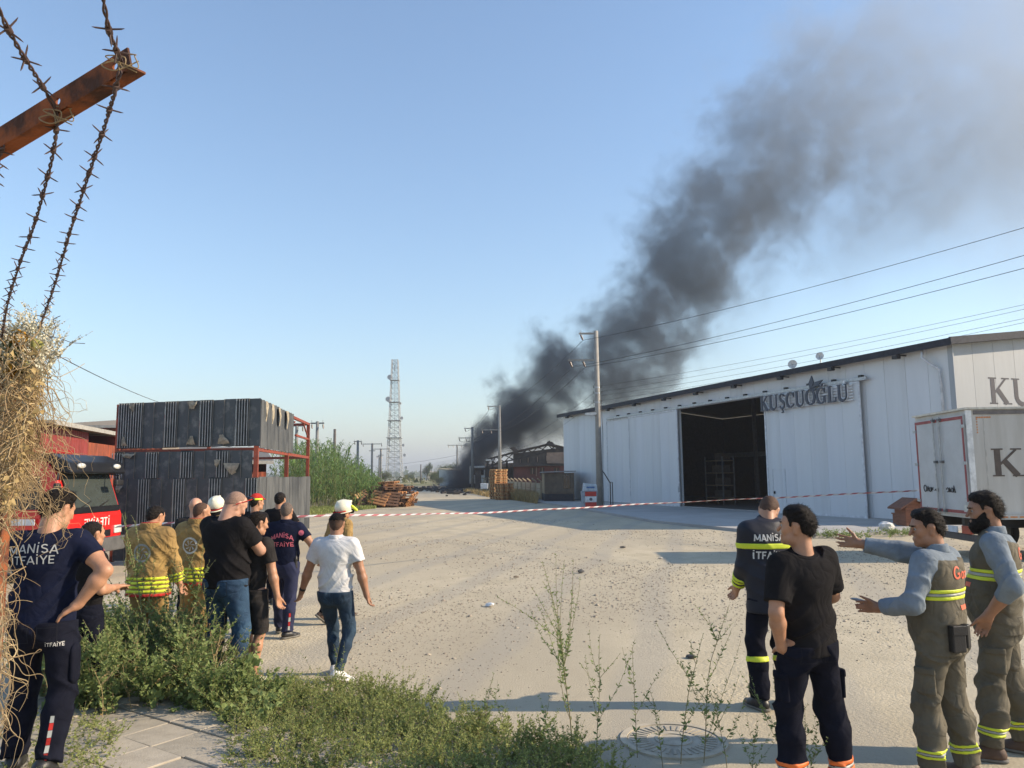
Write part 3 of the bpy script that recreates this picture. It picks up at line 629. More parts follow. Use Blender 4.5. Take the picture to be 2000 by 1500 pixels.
for x in (930,934,938,952,962,975,990): MB().beam(at(x,962,Yb+1), at(x,899 if x > 945 else 916,Yb+1), .25, .25).build('column', CHAR, bb)
MB().beam(at(926,916,Yb+1), at(1003,914,Yb+1), .25, .3).build('beam', CHAR, bb)
# boundary wall of concrete slabs and posts with bent tops
bw = thing('boundary_wall', 'low concrete slab wall with bent post tops behind dry grass', 'wall', (-1.8,88,0))
wR, wL = Vector((2.2,60.6,0)), Vector((-5.6,116,0)); WC = M('wall_concrete', (.40,.33,.23), .9, col2=(.31,.25,.17), scale=.8)
nn = 22
for i in range(nn+1):
    p = wR.lerp(wL, i/nn); MB().beam(p, p+Vector((0,0,1.5)), .16, .16).build('post', WC, bw)
    MB().beam(p+Vector((0,0,1.48)), p+Vector((-.3,-.12,1.72)), .1, .1).build('post_top', WC, bw)
    if i < nn:
        b = wR.lerp(wL, (i+1)/nn)
        for j in range(3): MB().beam(p+Vector((.02,0,.25+.45*j)), b+Vector((.02,0,.25+.45*j)), .06, .43).build('slab', WC, bw)
# small white building and far things
shed_block('white_outbuilding', 'small pale outbuilding with cream flat roof beside the smoke', (at(884,925,150).x,150), (at(906,925,150).x,151), 3.1, 8, M('white_wall',(.5,.53,.52),.7), M('cream_roof',(.55,.47,.33),.7), gap=False, slope=.3)
shed_block('far_shed', 'distant pale shed low on the horizon near the tower', (at(836,925,420).x,420), (at(852,925,420).x,422), 4, 10, M('far_white',(.5,.48,.44),.7), M('far_roof',(.4,.33,.27),.7), gap=False, slope=.6)
# ================================================================== STREET OBJECTS
# kiosk
ka, kb = gp(1064, 981), gp(1122, 981); kd = Vector((.16,.98,0)).normalized()*3.2
ks = thing('guard_hut', 'small dark hut with flat grey roof at the far end of the warehouse', 'hut', (ka+kb)/2)
KW = M('hut_board', (.16,.12,.08), .8, col2=(.10,.08,.06), scale=2); KL = M('hut_base', (.045,.042,.045), .8)
kL = gp(1050,974)-ka; kL = kL.normalized()*3.0
def kbx(a, b, z0, z1, mat, nm, off=0):
    V = [a+Vector((0,0,z0)), b+Vector((0,0,z0)), b+Vector((0,0,z1)), a+Vector((0,0,z1))]; n_ = (b-a).cross(Vector((0,0,1))).normalized()*.06; V2 = [v-n_ for v in V]
    return MB().add(V+V2, [(0,1,2,3),(7,6,5,4),(0,4,5,1),(1,5,6,2),(2,6,7,3),(3,7,4,0)]).build(nm, mat, ks)
kc = ka+kL; kd2 = kb+kL
kbx(ka,kb,.62,2.12,KW,'front_wall'); kbx(ka,kb,0,.6,KL,'front_base'); kbx(kc,ka,.62,2.1,M('hut_side',(.30,.22,.13),.8),'side_wall'); kbx(kc,ka,0,.6,KL,'side_base'); kbx(kb,kd2,0,2.1,KW,'side_wall'); kbx(kd2,kc,0,2.1,KW,'rear_wall')
V = [ka+Vector((-.15,-.2,2.16)), kb+Vector((.15,-.2,2.22)), kd2+Vector((.15,.15,2.2)), kc+Vector((-.15,.15,2.14))]
MB().add(V+[v+Vector((0,0,.07)) for v in V], [(3,2,1,0),(4,5,6,7),(0,1,5,4),(1,2,6,5),(2,3,7,6),(3,0,4,7)]).build('roof', M('hut_roof',(.3,.3,.3),.7), ks)
a, b = ka.lerp(kb,.64), ka.lerp(kb,.86); f = Vector((0,-.03,0))
MB().add([a+f+Vector((0,0,1.0)), b+f+Vector((0,0,1.0)), b+f+Vector((0,0,2.0)), a+f+Vector((0,0,2.0))], [(0,1,2,3)]).build('window', glassmat('dark_glass',(.012,.013,.016)), ks)
MB().beam(a.lerp(b,.45)+f*2+Vector((0,0,1.35)), a.lerp(b,.5)+f*2+Vector((0,0,2.0)), .05, .03).build('window_bar', PINK, ks)
# waste bin
bp_ = gp(1151, 995); bn = thing('waste_bin', 'grey waste bin with red and white striped front by the pole', 'bin', bp_)
GP = M('bin_grey', (.33,.38,.42), .5); REDP = M('bin_red', (.55,.05,.035), .5); WHP = M('bin_white', (.7,.7,.68), .5)
MB().prism([(-.38,.12),(.38,.12),(.46,1.05),(-.46,1.05)], -.36, .36, lambda u,v,h: (bp_.x+u,bp_.y+h*(.85+.15*v),v)).build('body', GP, bn)
for z0, z1, mt in ((.14,.42,REDP),(.43,.75,WHP),(.76,1.02,REDP)):
    MB().box((bp_.x+.06,bp_.y-.385,(z0+z1)/2),(.64,.04,z1-z0)).build('front_band', mt, bn)
MB().prism([(-.36,1.06),(.46,1.06),(.42,1.42),(-.30,1.50)], -.4, .4, lambda u,v,h: (bp_.x+u,bp_.y+h*.95,v)).build('lid', M('bin_lid',(.5,.56,.6),.45), bn, bevel=.02)
MB().box((bp_.x+.06,bp_.y-.39,1.26),(.46,.012,.1)).build('lid_label', M('label_blue',(.08,.17,.36),.5), bn); MB().lathe([(0,0),(.09,0),(.09,.01),(0,.01)],14,lambda x,y,z:(bp_.x+.06+x,bp_.y-.408-z,.59+y)).build('emblem', M('emblem_dark',(.12,.13,.15)), bn)
for sx in (-.3,.34):
    for sy in (-.25,.25): MB().tube([(bp_.x+sx-.03,bp_.y+sy,.08),(bp_.x+sx+.03,bp_.y+sy,.08)], .08, 12).build('wheel', BLK, bn)
for sx in (-.44,.46): MB().beam((bp_.x+sx,bp_.y-.2,1.0),(bp_.x+sx,bp_.y+.2,1.0),.05,.05).build('handle', GALV, bn)
# bent handrail by the pole
hr = thing('pipe_rail', 'thin black bent pipe rail leaning beside the concrete pole', 'rail', gp(1193,990))
c0 = gp(1193,990); MB().tube([(c0.x,c0.y,0),(c0.x,c0.y,1.45),(c0.x-.35,c0.y,2.05),(c0.x-.52,c0.y,2.25)], .035, 6).build('rail_pipe', BLK, hr); MB().tube([(c0.x+.16,c0.y+.2,0),(c0.x+.16,c0.y+.2,1.5),(c0.x,c0.y,1.5)], .03, 6).build('support_pipe', BLK, hr)

# pallets
WOOD = [M('pallet_wood',(.52,.25,.10),.8,col2=(.36,.17,.07),scale=3,stretch=(1,8,1)), M('pallet_wood_pale',(.55,.34,.16),.8,col2=(.40,.24,.11),scale=3,stretch=(1,8,1)), M('pallet_wood_dark',(.20,.105,.06),.85,col2=(.11,.06,.037),scale=3,stretch=(1,8,1))]
def pallet_mesh(mat):
    mb = MB(); L_, W_ = 1.2, 1.0
    for i in range(5): mb.box((0, -.44+.22*i, .132), (L_, .14, .028))
    for x in (-.53, 0, .53): mb.box((x, 0, .113), (.13, W_, .022))
    for x in (-.53, 0, .53):
        for y in (-.43, 0, .43): mb.box((x, y, .062), (.16, .13, .074))
    for y in (-.43, 0, .43): mb.box((0, y, .012), (L_, .13, .024))
    me = mb.mesh('pallet'); me.materials.append(mat); return me
PM = [pallet_mesh(m) for m in WOOD]
ORD = ['bottom','second','third','fourth','fifth','sixth','seventh','eighth','ninth','tenth','eleventh','twelfth','thirteenth','fourteenth','fifteenth','sixteenth','seventeenth','eighteenth']
def pallet(loc, rot, mat, label, group):
    o = bpy.data.objects.new('pallet', PM[mat]); COL.objects.link(o); o.location = loc; o.rotation_euler = rot; return tag(o, label, 'pallet', group)
s0 = gp(977, 975); 
for i in range(9): pallet((s0.x+.35+random.uniform(-.04,.04), s0.y-1.2, .0+.148*i), (0,0,R(33)+random.uniform(-.05,.05)), i % 2, f'{ORD[i]} wooden pallet from the ground in the short front stack', 'pallets in the two stacks')
for i in range(17): pallet((s0.x-.15+random.uniform(-.04,.04), s0.y+.6, .0+.148*i), (0,0,R(30)+random.uniform(-.06,.06)), (i+1) % 2, f'{ORD[i]} wooden pallet from the ground in the tall rear stack', 'pallets in the two stacks')
pp = gp(757, 990); random.seed(3)
for c, (cx, cyy, n) in enumerate(((-.75,.7,8),(.45,.0,9),(.9,1.1,8),(-.2,1.6,10))):
    for i in range(n):
        pallet((pp.x+cx+random.uniform(-.22,.22), pp.y+cyy+random.uniform(-.2,.2), .02+.165*i), (random.uniform(-.05,.05)+.02, random.uniform(-.06,.06), random.uniform(-.5,.5)), random.choice((0,2,2,2)), f'{ORD[i]} tumbled pallet in the {("left front","right front","right rear","left rear")[c]} heap by the reeds', 'tumbled pallets by the reeds')
for i in range(5):
    pallet((pp.x+(-1.6,-1.2,1.55,.3,-.4)[i], pp.y+(.2,-.5,.2,-.75,-.7)[i], (.45,.25,.35,.5,.55)[i]), (random.uniform(-.7,.7)+.5, (.9,.5,-.9,.1,.2)[i], random.uniform(-1,1)), (1,2,0,2,0)[i], ['pale pallet leaning on the left of the heap','pallet sliding off the left front of the heap','pallet propped on the right end of the heap','pallet leaning on the front of the heap','loose pallet leaning left of centre on the heap'][i], 'tumbled pallets by the reeds')

# wheel
TYRE = M('tyre', (.022,.022,.024), .85, bump=.2); RIM = M('rim_grey', (.3,.3,.3), .5, metal=.4)
def wheel(parent, c, r, wd, ax=(0,1,0), rimm=None):
    ax = Vector(ax); qm = ax.to_track_quat('Z','Y').to_matrix(); fr = lambda x,y,z: qm@Vector((x,y,z))+Vector(c)
    o = MB().lathe([(r*.6,-wd/2),(r*.93,-wd/2),(r,-wd*.35),(r,wd*.35),(r*.93,wd/2),(r*.6,wd/2),(r*.6,-wd/2)],24,fr).build('wheel', TYRE, parent, smooth=True)
    MB().lathe([(0,-wd*.3),(r*.25,-wd*.3),(r*.3,-wd*.15),(r*.5,-wd*.2),(r*.61,-wd*.42),(r*.61,wd*.42),(r*.5,wd*.2),(r*.3,wd*.15),(r*.25,wd*.3),(0,wd*.3)],20,fr).build('rim', rimm or RIM, o, smooth=True)

# box truck: rear doors face left, lettered side faces us
tr = thing('box_truck', 'white box truck with red edged rear doors and large K on its side', 'truck', (13.4,18.9,0))
tO = Vector((10.24,17.3)); tv = (Vector((10.44,20.2))-tO).normalized(); tu = Vector((tv.y,-tv.x)); TW, TL = 2.55, 7.0; B0, B1 = .93, 3.36
def tf(u, v, z): p = tO+tu*u+tv*v; return Vector((p.x,p.y,z))
TWH = M('truck_white', (.58,.555,.51), .5, col2=(.44,.41,.36), scale=2.2, stretch=(1,1,.12)); TRED = M('truck_red_edge', (.30,.06,.06), .5); TGREY = M('truck_door_grey', (.52,.53,.53), .5, col2=(.45,.455,.45), scale=2)
def obox(fr, u0,u1,v0,v1,z0,z1, nm, mat, par, bevel=0):
    V = [fr(u,v,z) for u in (u0,u1) for v in (v0,v1) for z in (z0,z1)]
    return MB().add(V, [(0,1,3,2),(4,6,7,5),(0,4,5,1),(2,3,7,6),(0,2,6,4),(1,5,7,3)]).build(nm, mat, par, bevel=bevel)
obox(tf,.0,TL,0,TW,B0,B1,'box',TWH,tr); obox(tf,-.06,TL+.03,-.05,TW+.05,B1+.003,B1+.05,'roof_cap',M('truck_roof',(.6,.56,.47),.6),tr)
obox(tf,.15,TL-.1,-.02,-.003,B1-.11,B1-.02,'side_rail',M('rail_dark',(.16,.14,.13),.5),tr); obox(tf,0,TL,-.03,-.003,B0-.02,B0+.1,'sill_rail',M('sill_grey',(.5,.48,.44),.5),tr)
obox(tf,-.03,.09,-.035,.0,B0,B1-.01,'corner_post',M('post_white',(.72,.71,.68),.4),tr)
for k in range(7): obox(tf,.9*k+.35,.9*k+.37,-.006,-.001,B0+.1,B1-.12,'panel_seam',M('panel_seam',(.5,.47,.42),.5),tr)
for v0, v1 in ((.06,1.25),(1.29,2.49)):
    d = obox(tf,-.05,-.003,v0,v1,B0+.08,B1-.1,'door',TGREY,tr)
    obox(tf,-.058,-.05,v0+.02,v1-.02,B1-.2,B1-.13,'door_edge',TRED,d); obox(tf,-.058,-.05,v0+.02,v1-.02,B0+.1,B0+.17,'door_edge',TRED,d)
    vv = v0+.02 if v0 < 1 else v1-.09; obox(tf,-.0585,-.05,vv,vv+.07,B0+.175,B1-.205,'door_edge',TRED,d)
    for z in (B0+.3,B0+1.2,B1-.4):
        vv = v0-.06 if v0 < 1 else v1-.08; obox(tf,-.085,-.06,vv,vv+.15,z,z+.07,'hinge',GALV,d)
for v in (1.12,1.42):
    MB().tube([tf(-.1,v,B0+.06),tf(-.1,v,B1-.08)],.018,6).build('lock_bar',GALV,tr)
    for z in (B0+.1,B0+1.25,B1-.18): obox(tf,-.12,-.05,v-.05,v+.05,z,z+.06,'lock_bracket',M('lock_dark',(.15,.15,.15),.5),tr)
sc_ = MB(); random.seed(11)          # hand-painted scrawl across the doors
SCR = [arc(2.12,1.57,.07,.08,90,450,12), [(2.02,1.5),(1.96,1.62),(1.93,1.5)], arc(1.86,1.54,.05,.05,60,400,10), [(1.78,1.5),(1.78,1.6),(1.73,1.54),(1.70,1.6)], [(1.62,1.52),(1.56,1.56),(1.52,1.5)], [(1.46,1.5),(1.46,1.58)], arc(.98,1.55,.05,.05,0,300,10), [(.9,1.5),(.88,1.6),(.84,1.5)], arc(.77,1.55,.05,.05,60,400,10), [(.69,1.49),(.68,1.65),(.62,1.49)]]
for s in SCR: MB().tube([tf(-.066,p[0],p[1]+.0) for p in s], .010, 5).build('scrawl_stroke', M('scrawl_black',(.03,.03,.03),.7), tr)
text_parts('KUsCUOgLU', SERIFF, lambda u,v,h: tf(.44+u,-.004-h,1.86+v), .62, .004, 6.3, 'side_letter', M('letter_brown',(.10,.075,.06),.6), tr)
for k in range(5):
    a1 = 2*PI*k/5; MB().beam(tf(1.66,-.008,1.45), tf(1.66+.07*math.cos(a1),-.008,1.45+.07*math.sin(a1)), .012, .03).build('star_arm', MATS['letter_brown'], tr)
for i in range(6): obox(tf,.2+.055*i,.245+.055*i,-.008,-.001,3.17,3.2,'marker_tape',M('tape_orange',(.6,.22,.06),.5),tr)
for i in range(6): obox(tf,.2,.225,-.008,-.001,3.13-.06*i,3.17-.06*i-.012,'marker_tape',MATS['tape_orange'],tr)
for i in range(14): obox(tf,.35+.2*i,.5+.2*i,-.036,-.031,B0+.02,B0+.05,'marker_tape',MATS['tape_orange'],tr)
for z in (.62,.36): obox(tf,1.1,5.0,-.0,.05,z,z+.12,'side_guard',M('guard_alu',(.55,.54,.52),.45,metal=.4),tr)
for u in (1.4,3.1,4.7): obox(tf,u,u+.06,.06,.12,.3,B0,'guard_post',BLK,tr)
for v in (.65,1.8): obox(tf,.1,TL+1.8,v,v+.12,.68,B0-.01,'chassis_rail',BLK,tr)
obox(tf,-.03,.1,.08,TW-.08,.42,.56,'rear_bumper',M('bumper_dark',(.05,.05,.055),.5),tr); obox(tf,-.05,.02,.12,.5,.58,.75,'tail_lamp',M('lamp_red',(.38,.05,.025),.3),tr); obox(tf,-.05,.02,2.0,2.4,.58,.75,'tail_lamp',MATS['lamp_red'],tr)
obox(tf,-.05,-.02,.72,1.14,.42+.16,.42+.30,'number_plate',M('plate',(.62,.66,.70),.4),tr)
obox(tf,-.06,-.05,.05,.3,B0+.14,B0+.3,'notice_plate',M('notice',(.55,.55,.5),.5),tr)
for u in (1.75,TL+.9):
    for v in (.15,TW-.15): wheel(tr, tf(u,v,.46), .46, .28, ax=tv.to_3d())
obox(tf,1.15,2.35,.0,.3,.96-.06,.99-.06,'mudguard',BLK,tr)
cabp = MB().prism([(TL+.2,.55),(TL+2.1,.55),(TL+2.12,1.5),(TL+1.9,2.6),(TL+.2,2.7)], .05, TW-.05, lambda u,v,h: tf(u,h,v)); cb = cabp.build('cab', TWH, tr, bevel=.05)
MB().prism([(TL+.95,1.55),(TL+1.95,1.55),(TL+1.75,2.35),(TL+.95,2.35)], .03, .049, lambda u,v,h: tf(u,h,v)).build('side_window', MATS['dark_glass'], cb)
# kennel
kn = gp(1781, 1031); kt = thing('dog_kennel', 'brown wooden dog kennel with pitched roof beside the truck', 'kennel', kn); KNW = M('kennel_wood',(.26,.10,.05),.7,scale=4,stretch=(1,1,5)); KNR = M('kennel_roof',(.20,.085,.05),.7)
kx, ky = kn.x-.02, kn.y
MB().prism([(-.36,.1),(.36,.1),(.36,.72),(0,.98),(-.36,.72)], -.4, .4, lambda u,v,h: (kx+u, ky+h, v)).build('body', KNW, kt)
for s in (-1,1): MB().prism([(0,.99),(s*.56,.66),(s*.56,.72),(0,1.06)], -.5, .5, lambda u,v,h: (kx+u, ky+h, v)).build('roof_board', KNR, kt)
MB().prism([(-.14,.14)]+[(.14,.14)]+arc(0,.45,.14,.14,0,180,8), -.408, -.401, lambda u,v,h: (kx+u, ky+h, v)).build('entrance', BLK, kt)
for sx in (-.3,.3): MB().box((kx+sx,ky,.05),(.08,.7,.1)).build('foot', KNW, kt)
kn2 = gp(1757,1027); ob = MB().box((0,0,.17),(.32,.3,.34)).box((0,0,.365),(.38,.36,.05)).build('wooden_crate', KNW); ob.location = (kn2.x,kn2.y,.085); tag(ob, 'small brown wooden box with lid left of the dog kennel', 'box')

# fire engine facing right
fx, fy0, fy1 = -8.75, 15.3, 17.4
fe = thing('fire_engine', 'red fire engine with black sun visor parked behind the crew', 'fire engine', (fx-2.6,(fy0+fy1)/2,0))
FR = M('fire_red', (.62,.018,.016), .28, var=.04, spec=.6, coat=.6); FB = M('visor_black', (.012,.013,.016), .38, spec=.35); FG = glassmat('windscreen', (.05,.06,.055), .06); FGREY = M('fe_grey', (.10,.10,.10), .5)
fp = lambda u,v,h: (fx+u, h, v)
cab = MB().prism([(-.02,.5),(0,.72),(-.0,1.22),(-.07,1.42),(-.34,2.18),(-.48,2.36),(-.8,2.42),(-2.5,2.42),(-2.5,.5)], fy0, fy1, fp).build('cab', FR, fe, bevel=.045)
wsq = [(-.055,1.43),(-.315,2.16)]
mb = MB(); V = []
for (u, z) in wsq:
    for h in (fy0+.14, fy1-.14): V.append((fx+u+.022, h, z))
mb.add(V, [(0,1,3,2)]); ws = mb.build('windscreen', FG, cab)
MB().beam((fx-.03,fy0+.12,1.38),(fx-.03,fy1-.12,1.38),.05,.12).build('cowl', FB, cab)
for h in (fy0+.5,fy0+1.2): MB().beam((fx-.02,h,1.44),(fx-.10,h+.55,1.58),.015,.02).build('wiper', BLK, cab)
vz = MB().prism([(-.05,2.12),(.03,2.14),(-.06,2.36),(-.4,2.52),(-.95,2.54),(-.95,2.45),(-.5,2.43),(-.32,2.2)], fy0-.03, fy1+.03, fp).build('sun_visor', FB, fe, bevel=.03)
for h in (fy0+.35,fy1-.35): MB().lathe([(0,0),(.1,0),(.08,.04),(0,.05)],12,lambda x,y,z:(fx-.03+z+.02-.1*0, h+x*1.5, 2.28+y*.6)).build('marker_lamp', M('lamp_clear',(.6,.6,.55),.2), vz, smooth=True)
MB().prism([(-1.95,1.42),(-.42,1.42),(-.62,2.08),(-1.95,2.12)], fy0-.012, fy0-.002, fp).build('side_window', glassmat('side_glass',(.02,.022,.025),.08), cab)
MB().prism([(-1.25,.62),(-1.23,.62),(-1.23,2.2),(-1.25,2.2)], fy0-.008, fy0-.002, fp).build('door_gap', BLK, cab); MB().box((fx-1.1,fy0-.03,1.25),(.16,.04,.04)).build('door_handle', BLK, cab)
MB().tube([(fx-.25,fy0-.02,2.1),(fx-.12,fy0-.22,2.15),(fx-.1,fy0-.26,2.0)],.018,6).build('mirror_arm', BLK, fe); MB().box((fx-.1,fy0-.27,1.75),(.09,.16,.38)).build('mirror', BLK, fe, bevel=.03)
MB().tube([(fx-.2,fy1-.3,2.12),(fx+.12,fy1-.45,2.08),(fx+.14,fy1-.5,1.98)],.016,6).build('mirror_arm', BLK, fe); MB().box((fx+.14,fy1-.52,1.93),(.1,.3,.13)).build('front_mirror', BLK, fe, bevel=.03)
MB().box((fx+.03,(fy0+fy1)/2,.62),(.12,fy1-fy0+.04,.3)).build('bumper', FGREY, fe, bevel=.03)
for h in (fy0+.22,fy1-.22): MB().box((fx+.015,h,.92),(.05,.3,.17)).build('headlight', MATS['lamp_clear'], fe, bevel=.02)
MB().box((fx+.004,(fy0+fy1)/2,.86),(.02,1.1,.14)).build('grille', FB, fe)
tx, tw_ = text_quads('iTFAiYE', SANSF, gap=.1)
text_mb('iTFAiYE', SANSF, lambda u,v,h: (fx+.004+h, fy0+1.55-u, 1.03+v), .17, .004, width=1.0, bold=.85).build('front_lettering', M('letter_white',(.7,.68,.64),.5), fe)
text_mb('MANiSA', SANSF, lambda u,v,h: (fx+.004+h, fy0+.7+u, .86+v+.03), .09, .003, width=.7, bold=.85).build('front_small_lettering', M('letter_black',(.05,.02,.02),.5), fe)
q_ = Vector((fx-.05, fy0-.1, 1.14)); MB().tube([(fx-.1,fy0,1.05),q_+Vector((-.04,0,-.02))],.02,6).build('work_lamp_arm', BLK, fe)
MB().lathe([(0,-.05),(.07,-.04),(.085,.03),(.07,.05),(0,.05)],14,lambda x,y,z:(q_.x+z+.02,q_.y+x,q_.z+y)).build('work_lamp', MATS['lamp_clear'], fe, smooth=True)
obox(lambda u,v,z: Vector((fx+u,v,z)), -7.2,-2.62,fy0-.06,fy1+.06,.75,2.62,'equipment_body',FR,fe,bevel=.03); obox(lambda u,v,z: Vector((fx+u,v,z)), -7.2,-.62,fy0-.075,fy0-.062,1.12,1.24,'white_stripe',M('stripe_white',(.65,.66,.68),.4),fe)
for k in range(3): obox(lambda u,v,z: Vector((fx+u,v,z)), -6.9+1.42*k,-5.62+1.42*k,fy0-.085,fy0-.064,1.3,2.5,'roller_shutter',GALV,fe)
obox(lambda u,v,z: Vector((fx+u,v,z)), -2.3,-1.2,fy0+.3,fy1-.3,2.45,2.56,'light_bar',M('beacon',(.05,.09,.35),.2),fe,bevel=.03)
obox(lambda u,v,z: Vector((fx+u,v,z)), -2.0,-1.05,fy0+.2,fy1-.2,2.57,2.65,'roof_rack',M('rack_red',(.28,.02,.02),.5),fe)
for u in (-1.1,-5.4):
    for h in (fy0+.16,fy1-.16): wheel(fe,(fx+u,h,.42),.42,.26)

# red and white barrier tape
tp = [gp(60,1060)+Vector((0,0,1.0)), Vector((-7.6,14.9,1.1)), at(600,1010,14.5), at(1000,998,19.0), at(1400,978,22.5), at(1792,957,20.0)]
def smoothpts(P_, n=40):
    o = []
    for i in range(len(P_)-1):
        p0, p1, p2, p3 = P_[max(i-1,0)], P_[i], P_[i+1], P_[min(i+2,len(P_)-1)]
        for k in range(n):
            t = k/n; o.append(.5*((2*p1)+(p2-p0)*t+(2*p0-5*p1+4*p2-p3)*t*t+(-p0+3*p1-3*p2+p3)*t**3))
    return o+[P_[-1]]
TW1 = M('tape_white', (.55,.53,.53), .5); TR1 = M('tape_red', (.34,.10,.11), .5)
mtape = bpy.data.materials.new('barrier_tape'); mtape.use_nodes = True
pts = smoothpts(tp[1:], 60); V = []; Fq = []; acc = 0; MI = []
# even resampling in world length, slanted stripes
L_ = [0]
for a, b in zip(pts, pts[1:]): L_.append(L_[-1]+(b-a).length)
tot = L_[-1]; ns = int(tot/.16); ss = np.linspace(0, tot, ns+1); arr = np.array([list(p) for p in pts]); C_ = np.stack([np.interp(ss, L_, arr[:,k]) for k in range(3)], -1)
hw = .021
for i in range(ns+1):
    p = C_[i]; tw2 = .7*math.sin(i*.045)+.35*math.sin(i*.17); up = np.array([0, math.sin(tw2)*hw, math.cos(tw2)*hw]); d = (C_[min(i+1,ns)]-C_[max(i-1,0)]); d = d/np.linalg.norm(d)*.05
    p = p+np.array([0,.03*math.sin(i*.11),.012*math.sin(i*.083)+.006*math.sin(i*.31)]); V += [p-up-d, p+up+d]
Fq = [(2*i,2*i+2,2*i+3,2*i+1) for i in range(ns)]
me = npmesh('tape', V, Fq); me.materials.append(TW1); me.materials.append(TR1); me.polygons.foreach_set('material_index', [i % 2 for i in range(ns)])
to = bpy.data.objects.new('barrier_tape', me); COL.objects.link(to); md = to.modifiers.new('s','SOLIDIFY'); md.thickness = .002; tag(to, 'red and white striped barrier tape stretched across the yard', 'barrier tape')

# manhole cover
mc = gp(1316,1447); mh = thing('manhole_cover', 'round concrete rimmed manhole cover at the roadside among tall weeds', 'manhole', (mc.x,mc.y,0)); z0 = float(hgt(mc.x,mc.y))
def ring(r0, r1, z, h, nm, mat, nseg=40): MB().lathe([(r0,z),(r0,z+h),(r1,z+h),(r1,z)], nseg, lambda x,y,zz: (mc.x+x,mc.y+y,zz)).build(nm, mat, mh)
MHM = M('cast_iron', (.40,.36,.285), .9, scale=8); ring(.35,.40,z0,.016,'rim',M('rim_dusty',(.44,.39,.30),.9)); MB().lathe([(0,z0+.009),(.345,z0+.009),(.345,z0)],40,lambda x,y,z:(mc.x+x,mc.y+y,z)).build('cover',MHM,mh)
for k in range(36):
    a1 = 2*PI*k/36; MB().beam((mc.x+.2*math.cos(a1),mc.y+.2*math.sin(a1),z0+.010),(mc.x+.32*math.cos(a1),mc.y+.32*math.sin(a1),z0+.010),.022,.010).build('tread_bar',MHM,mh)
ring(.12,.14,z0+.006,.010,'inner_ring',MHM)

# paved sidewalk in the lower left
pvm = [M(f'paver_{i}', c, .9, col2=tuple(x*.8 for x in c), scale=9, bump=.3, bscale=70) for i, c in enumerate(((.40,.35,.27),(.37,.325,.25),(.43,.375,.29),(.35,.31,.245)))]
pv = MB(); ang = R(-34); pu = Vector((math.cos(ang),math.sin(ang),0)); pw = Vector((-math.sin(ang),math.cos(ang),0)); pO = Vector((-2.55,5.3,0))
base = MB(); base.add([pO+pu*a+pw*b+Vector((0,0,.035)) for a, b in ((-3.9,-1.9),(1.4,-1.9),(1.4,.9),(-3.9,.9))], [(0,1,2,3)]); pvt = base.build('pavement', M('joint_sand',(.17,.14,.10),.95)); struct(pvt)
meS = {}
random.seed(5)
for i in range(-10,4):
    for j in range(-5,3):
        c = pO+pu*(i*.4+.2)+pw*(j*.4+.2)
        if c.y < 2.6: continue
        k = random.randrange(4)
        if k not in meS: meS[k] = MB().box((0,0,0),(.388,.388,.08)).mesh('paver', bevel=.006); meS[k].materials.append(pvm[k])
        o = bpy.data.objects.new('paver', meS[k]); COL.objects.link(o); o.parent = pvt; o.location = (c.x,c.y,.03+random.uniform(-.006,.006)); o.rotation_euler = (random.uniform(-.012,.012),random.uniform(-.012,.012),ang+random.uniform(-.01,.01))
# kerb
for i in range(6):
    a = pO+pu*(-3.9+i*.9)+pw*.95; o = MB().beam(a, a+pu*.88, .12, .14).build('kerbstone', CONC, pvt)

# litter
def lump(name, label, cat, p, s, mat, n=2, sc=(1,1,1), jit=.3, group=None):
    bm = bmesh.new(); bmesh.ops.create_icosphere(bm, subdivisions=n, radius=s)
    for v in bm.verts: v.co = Vector((v.co.x*sc[0],v.co.y*sc[1],max(v.co.z*sc[2],-s*.45)))*(1+random.uniform(-jit,jit))
    me = bpy.data.meshes.new(name); bm.to_mesh(me); bm.free(); o = mesh_obj(name, me, mat); o.location = p; return tag(o, label, cat, group)
BAGM = M('plastic_bag', (.72,.71,.68), .5)
lump('plastic_bag', 'crumpled white plastic bag on the apron edge by the truck', 'bag', gp(1731,1042)+Vector((0,0,.22)), .22, BAGM, 2, (1.1,.9,.8), .18)
for px, py, lab, mt, s in ((958,1183,'flat scrap of white litter on the packed ground',BAGM,.07),(1217,1070,'dark stone lying on the gravel in the mid yard',M('dark_stone',(.09,.085,.08),.9),.07),(1135,1118,'dark clod on the ground behind the tall weed',MATS['dark_stone'],.08),(1290,1091,'pale pebble on the gravel in the yard',M('pale_stone',(.5,.46,.4),.9),.05),(1350,1284,'small dark rag on the concrete near the weeds',MATS['dark_stone'],.05),(647,995,'white scrap at the foot of the reeds',BAGM,.12),(1008,1128,'brown clod left of the tall weed',M('clod',(.2,.16,.11),.9),.05)):
    lump('litter', lab, 'litter', gp(px,py)+Vector((0,0,s*.3)), s, mt, 1, (1.2,1,.5), .3)

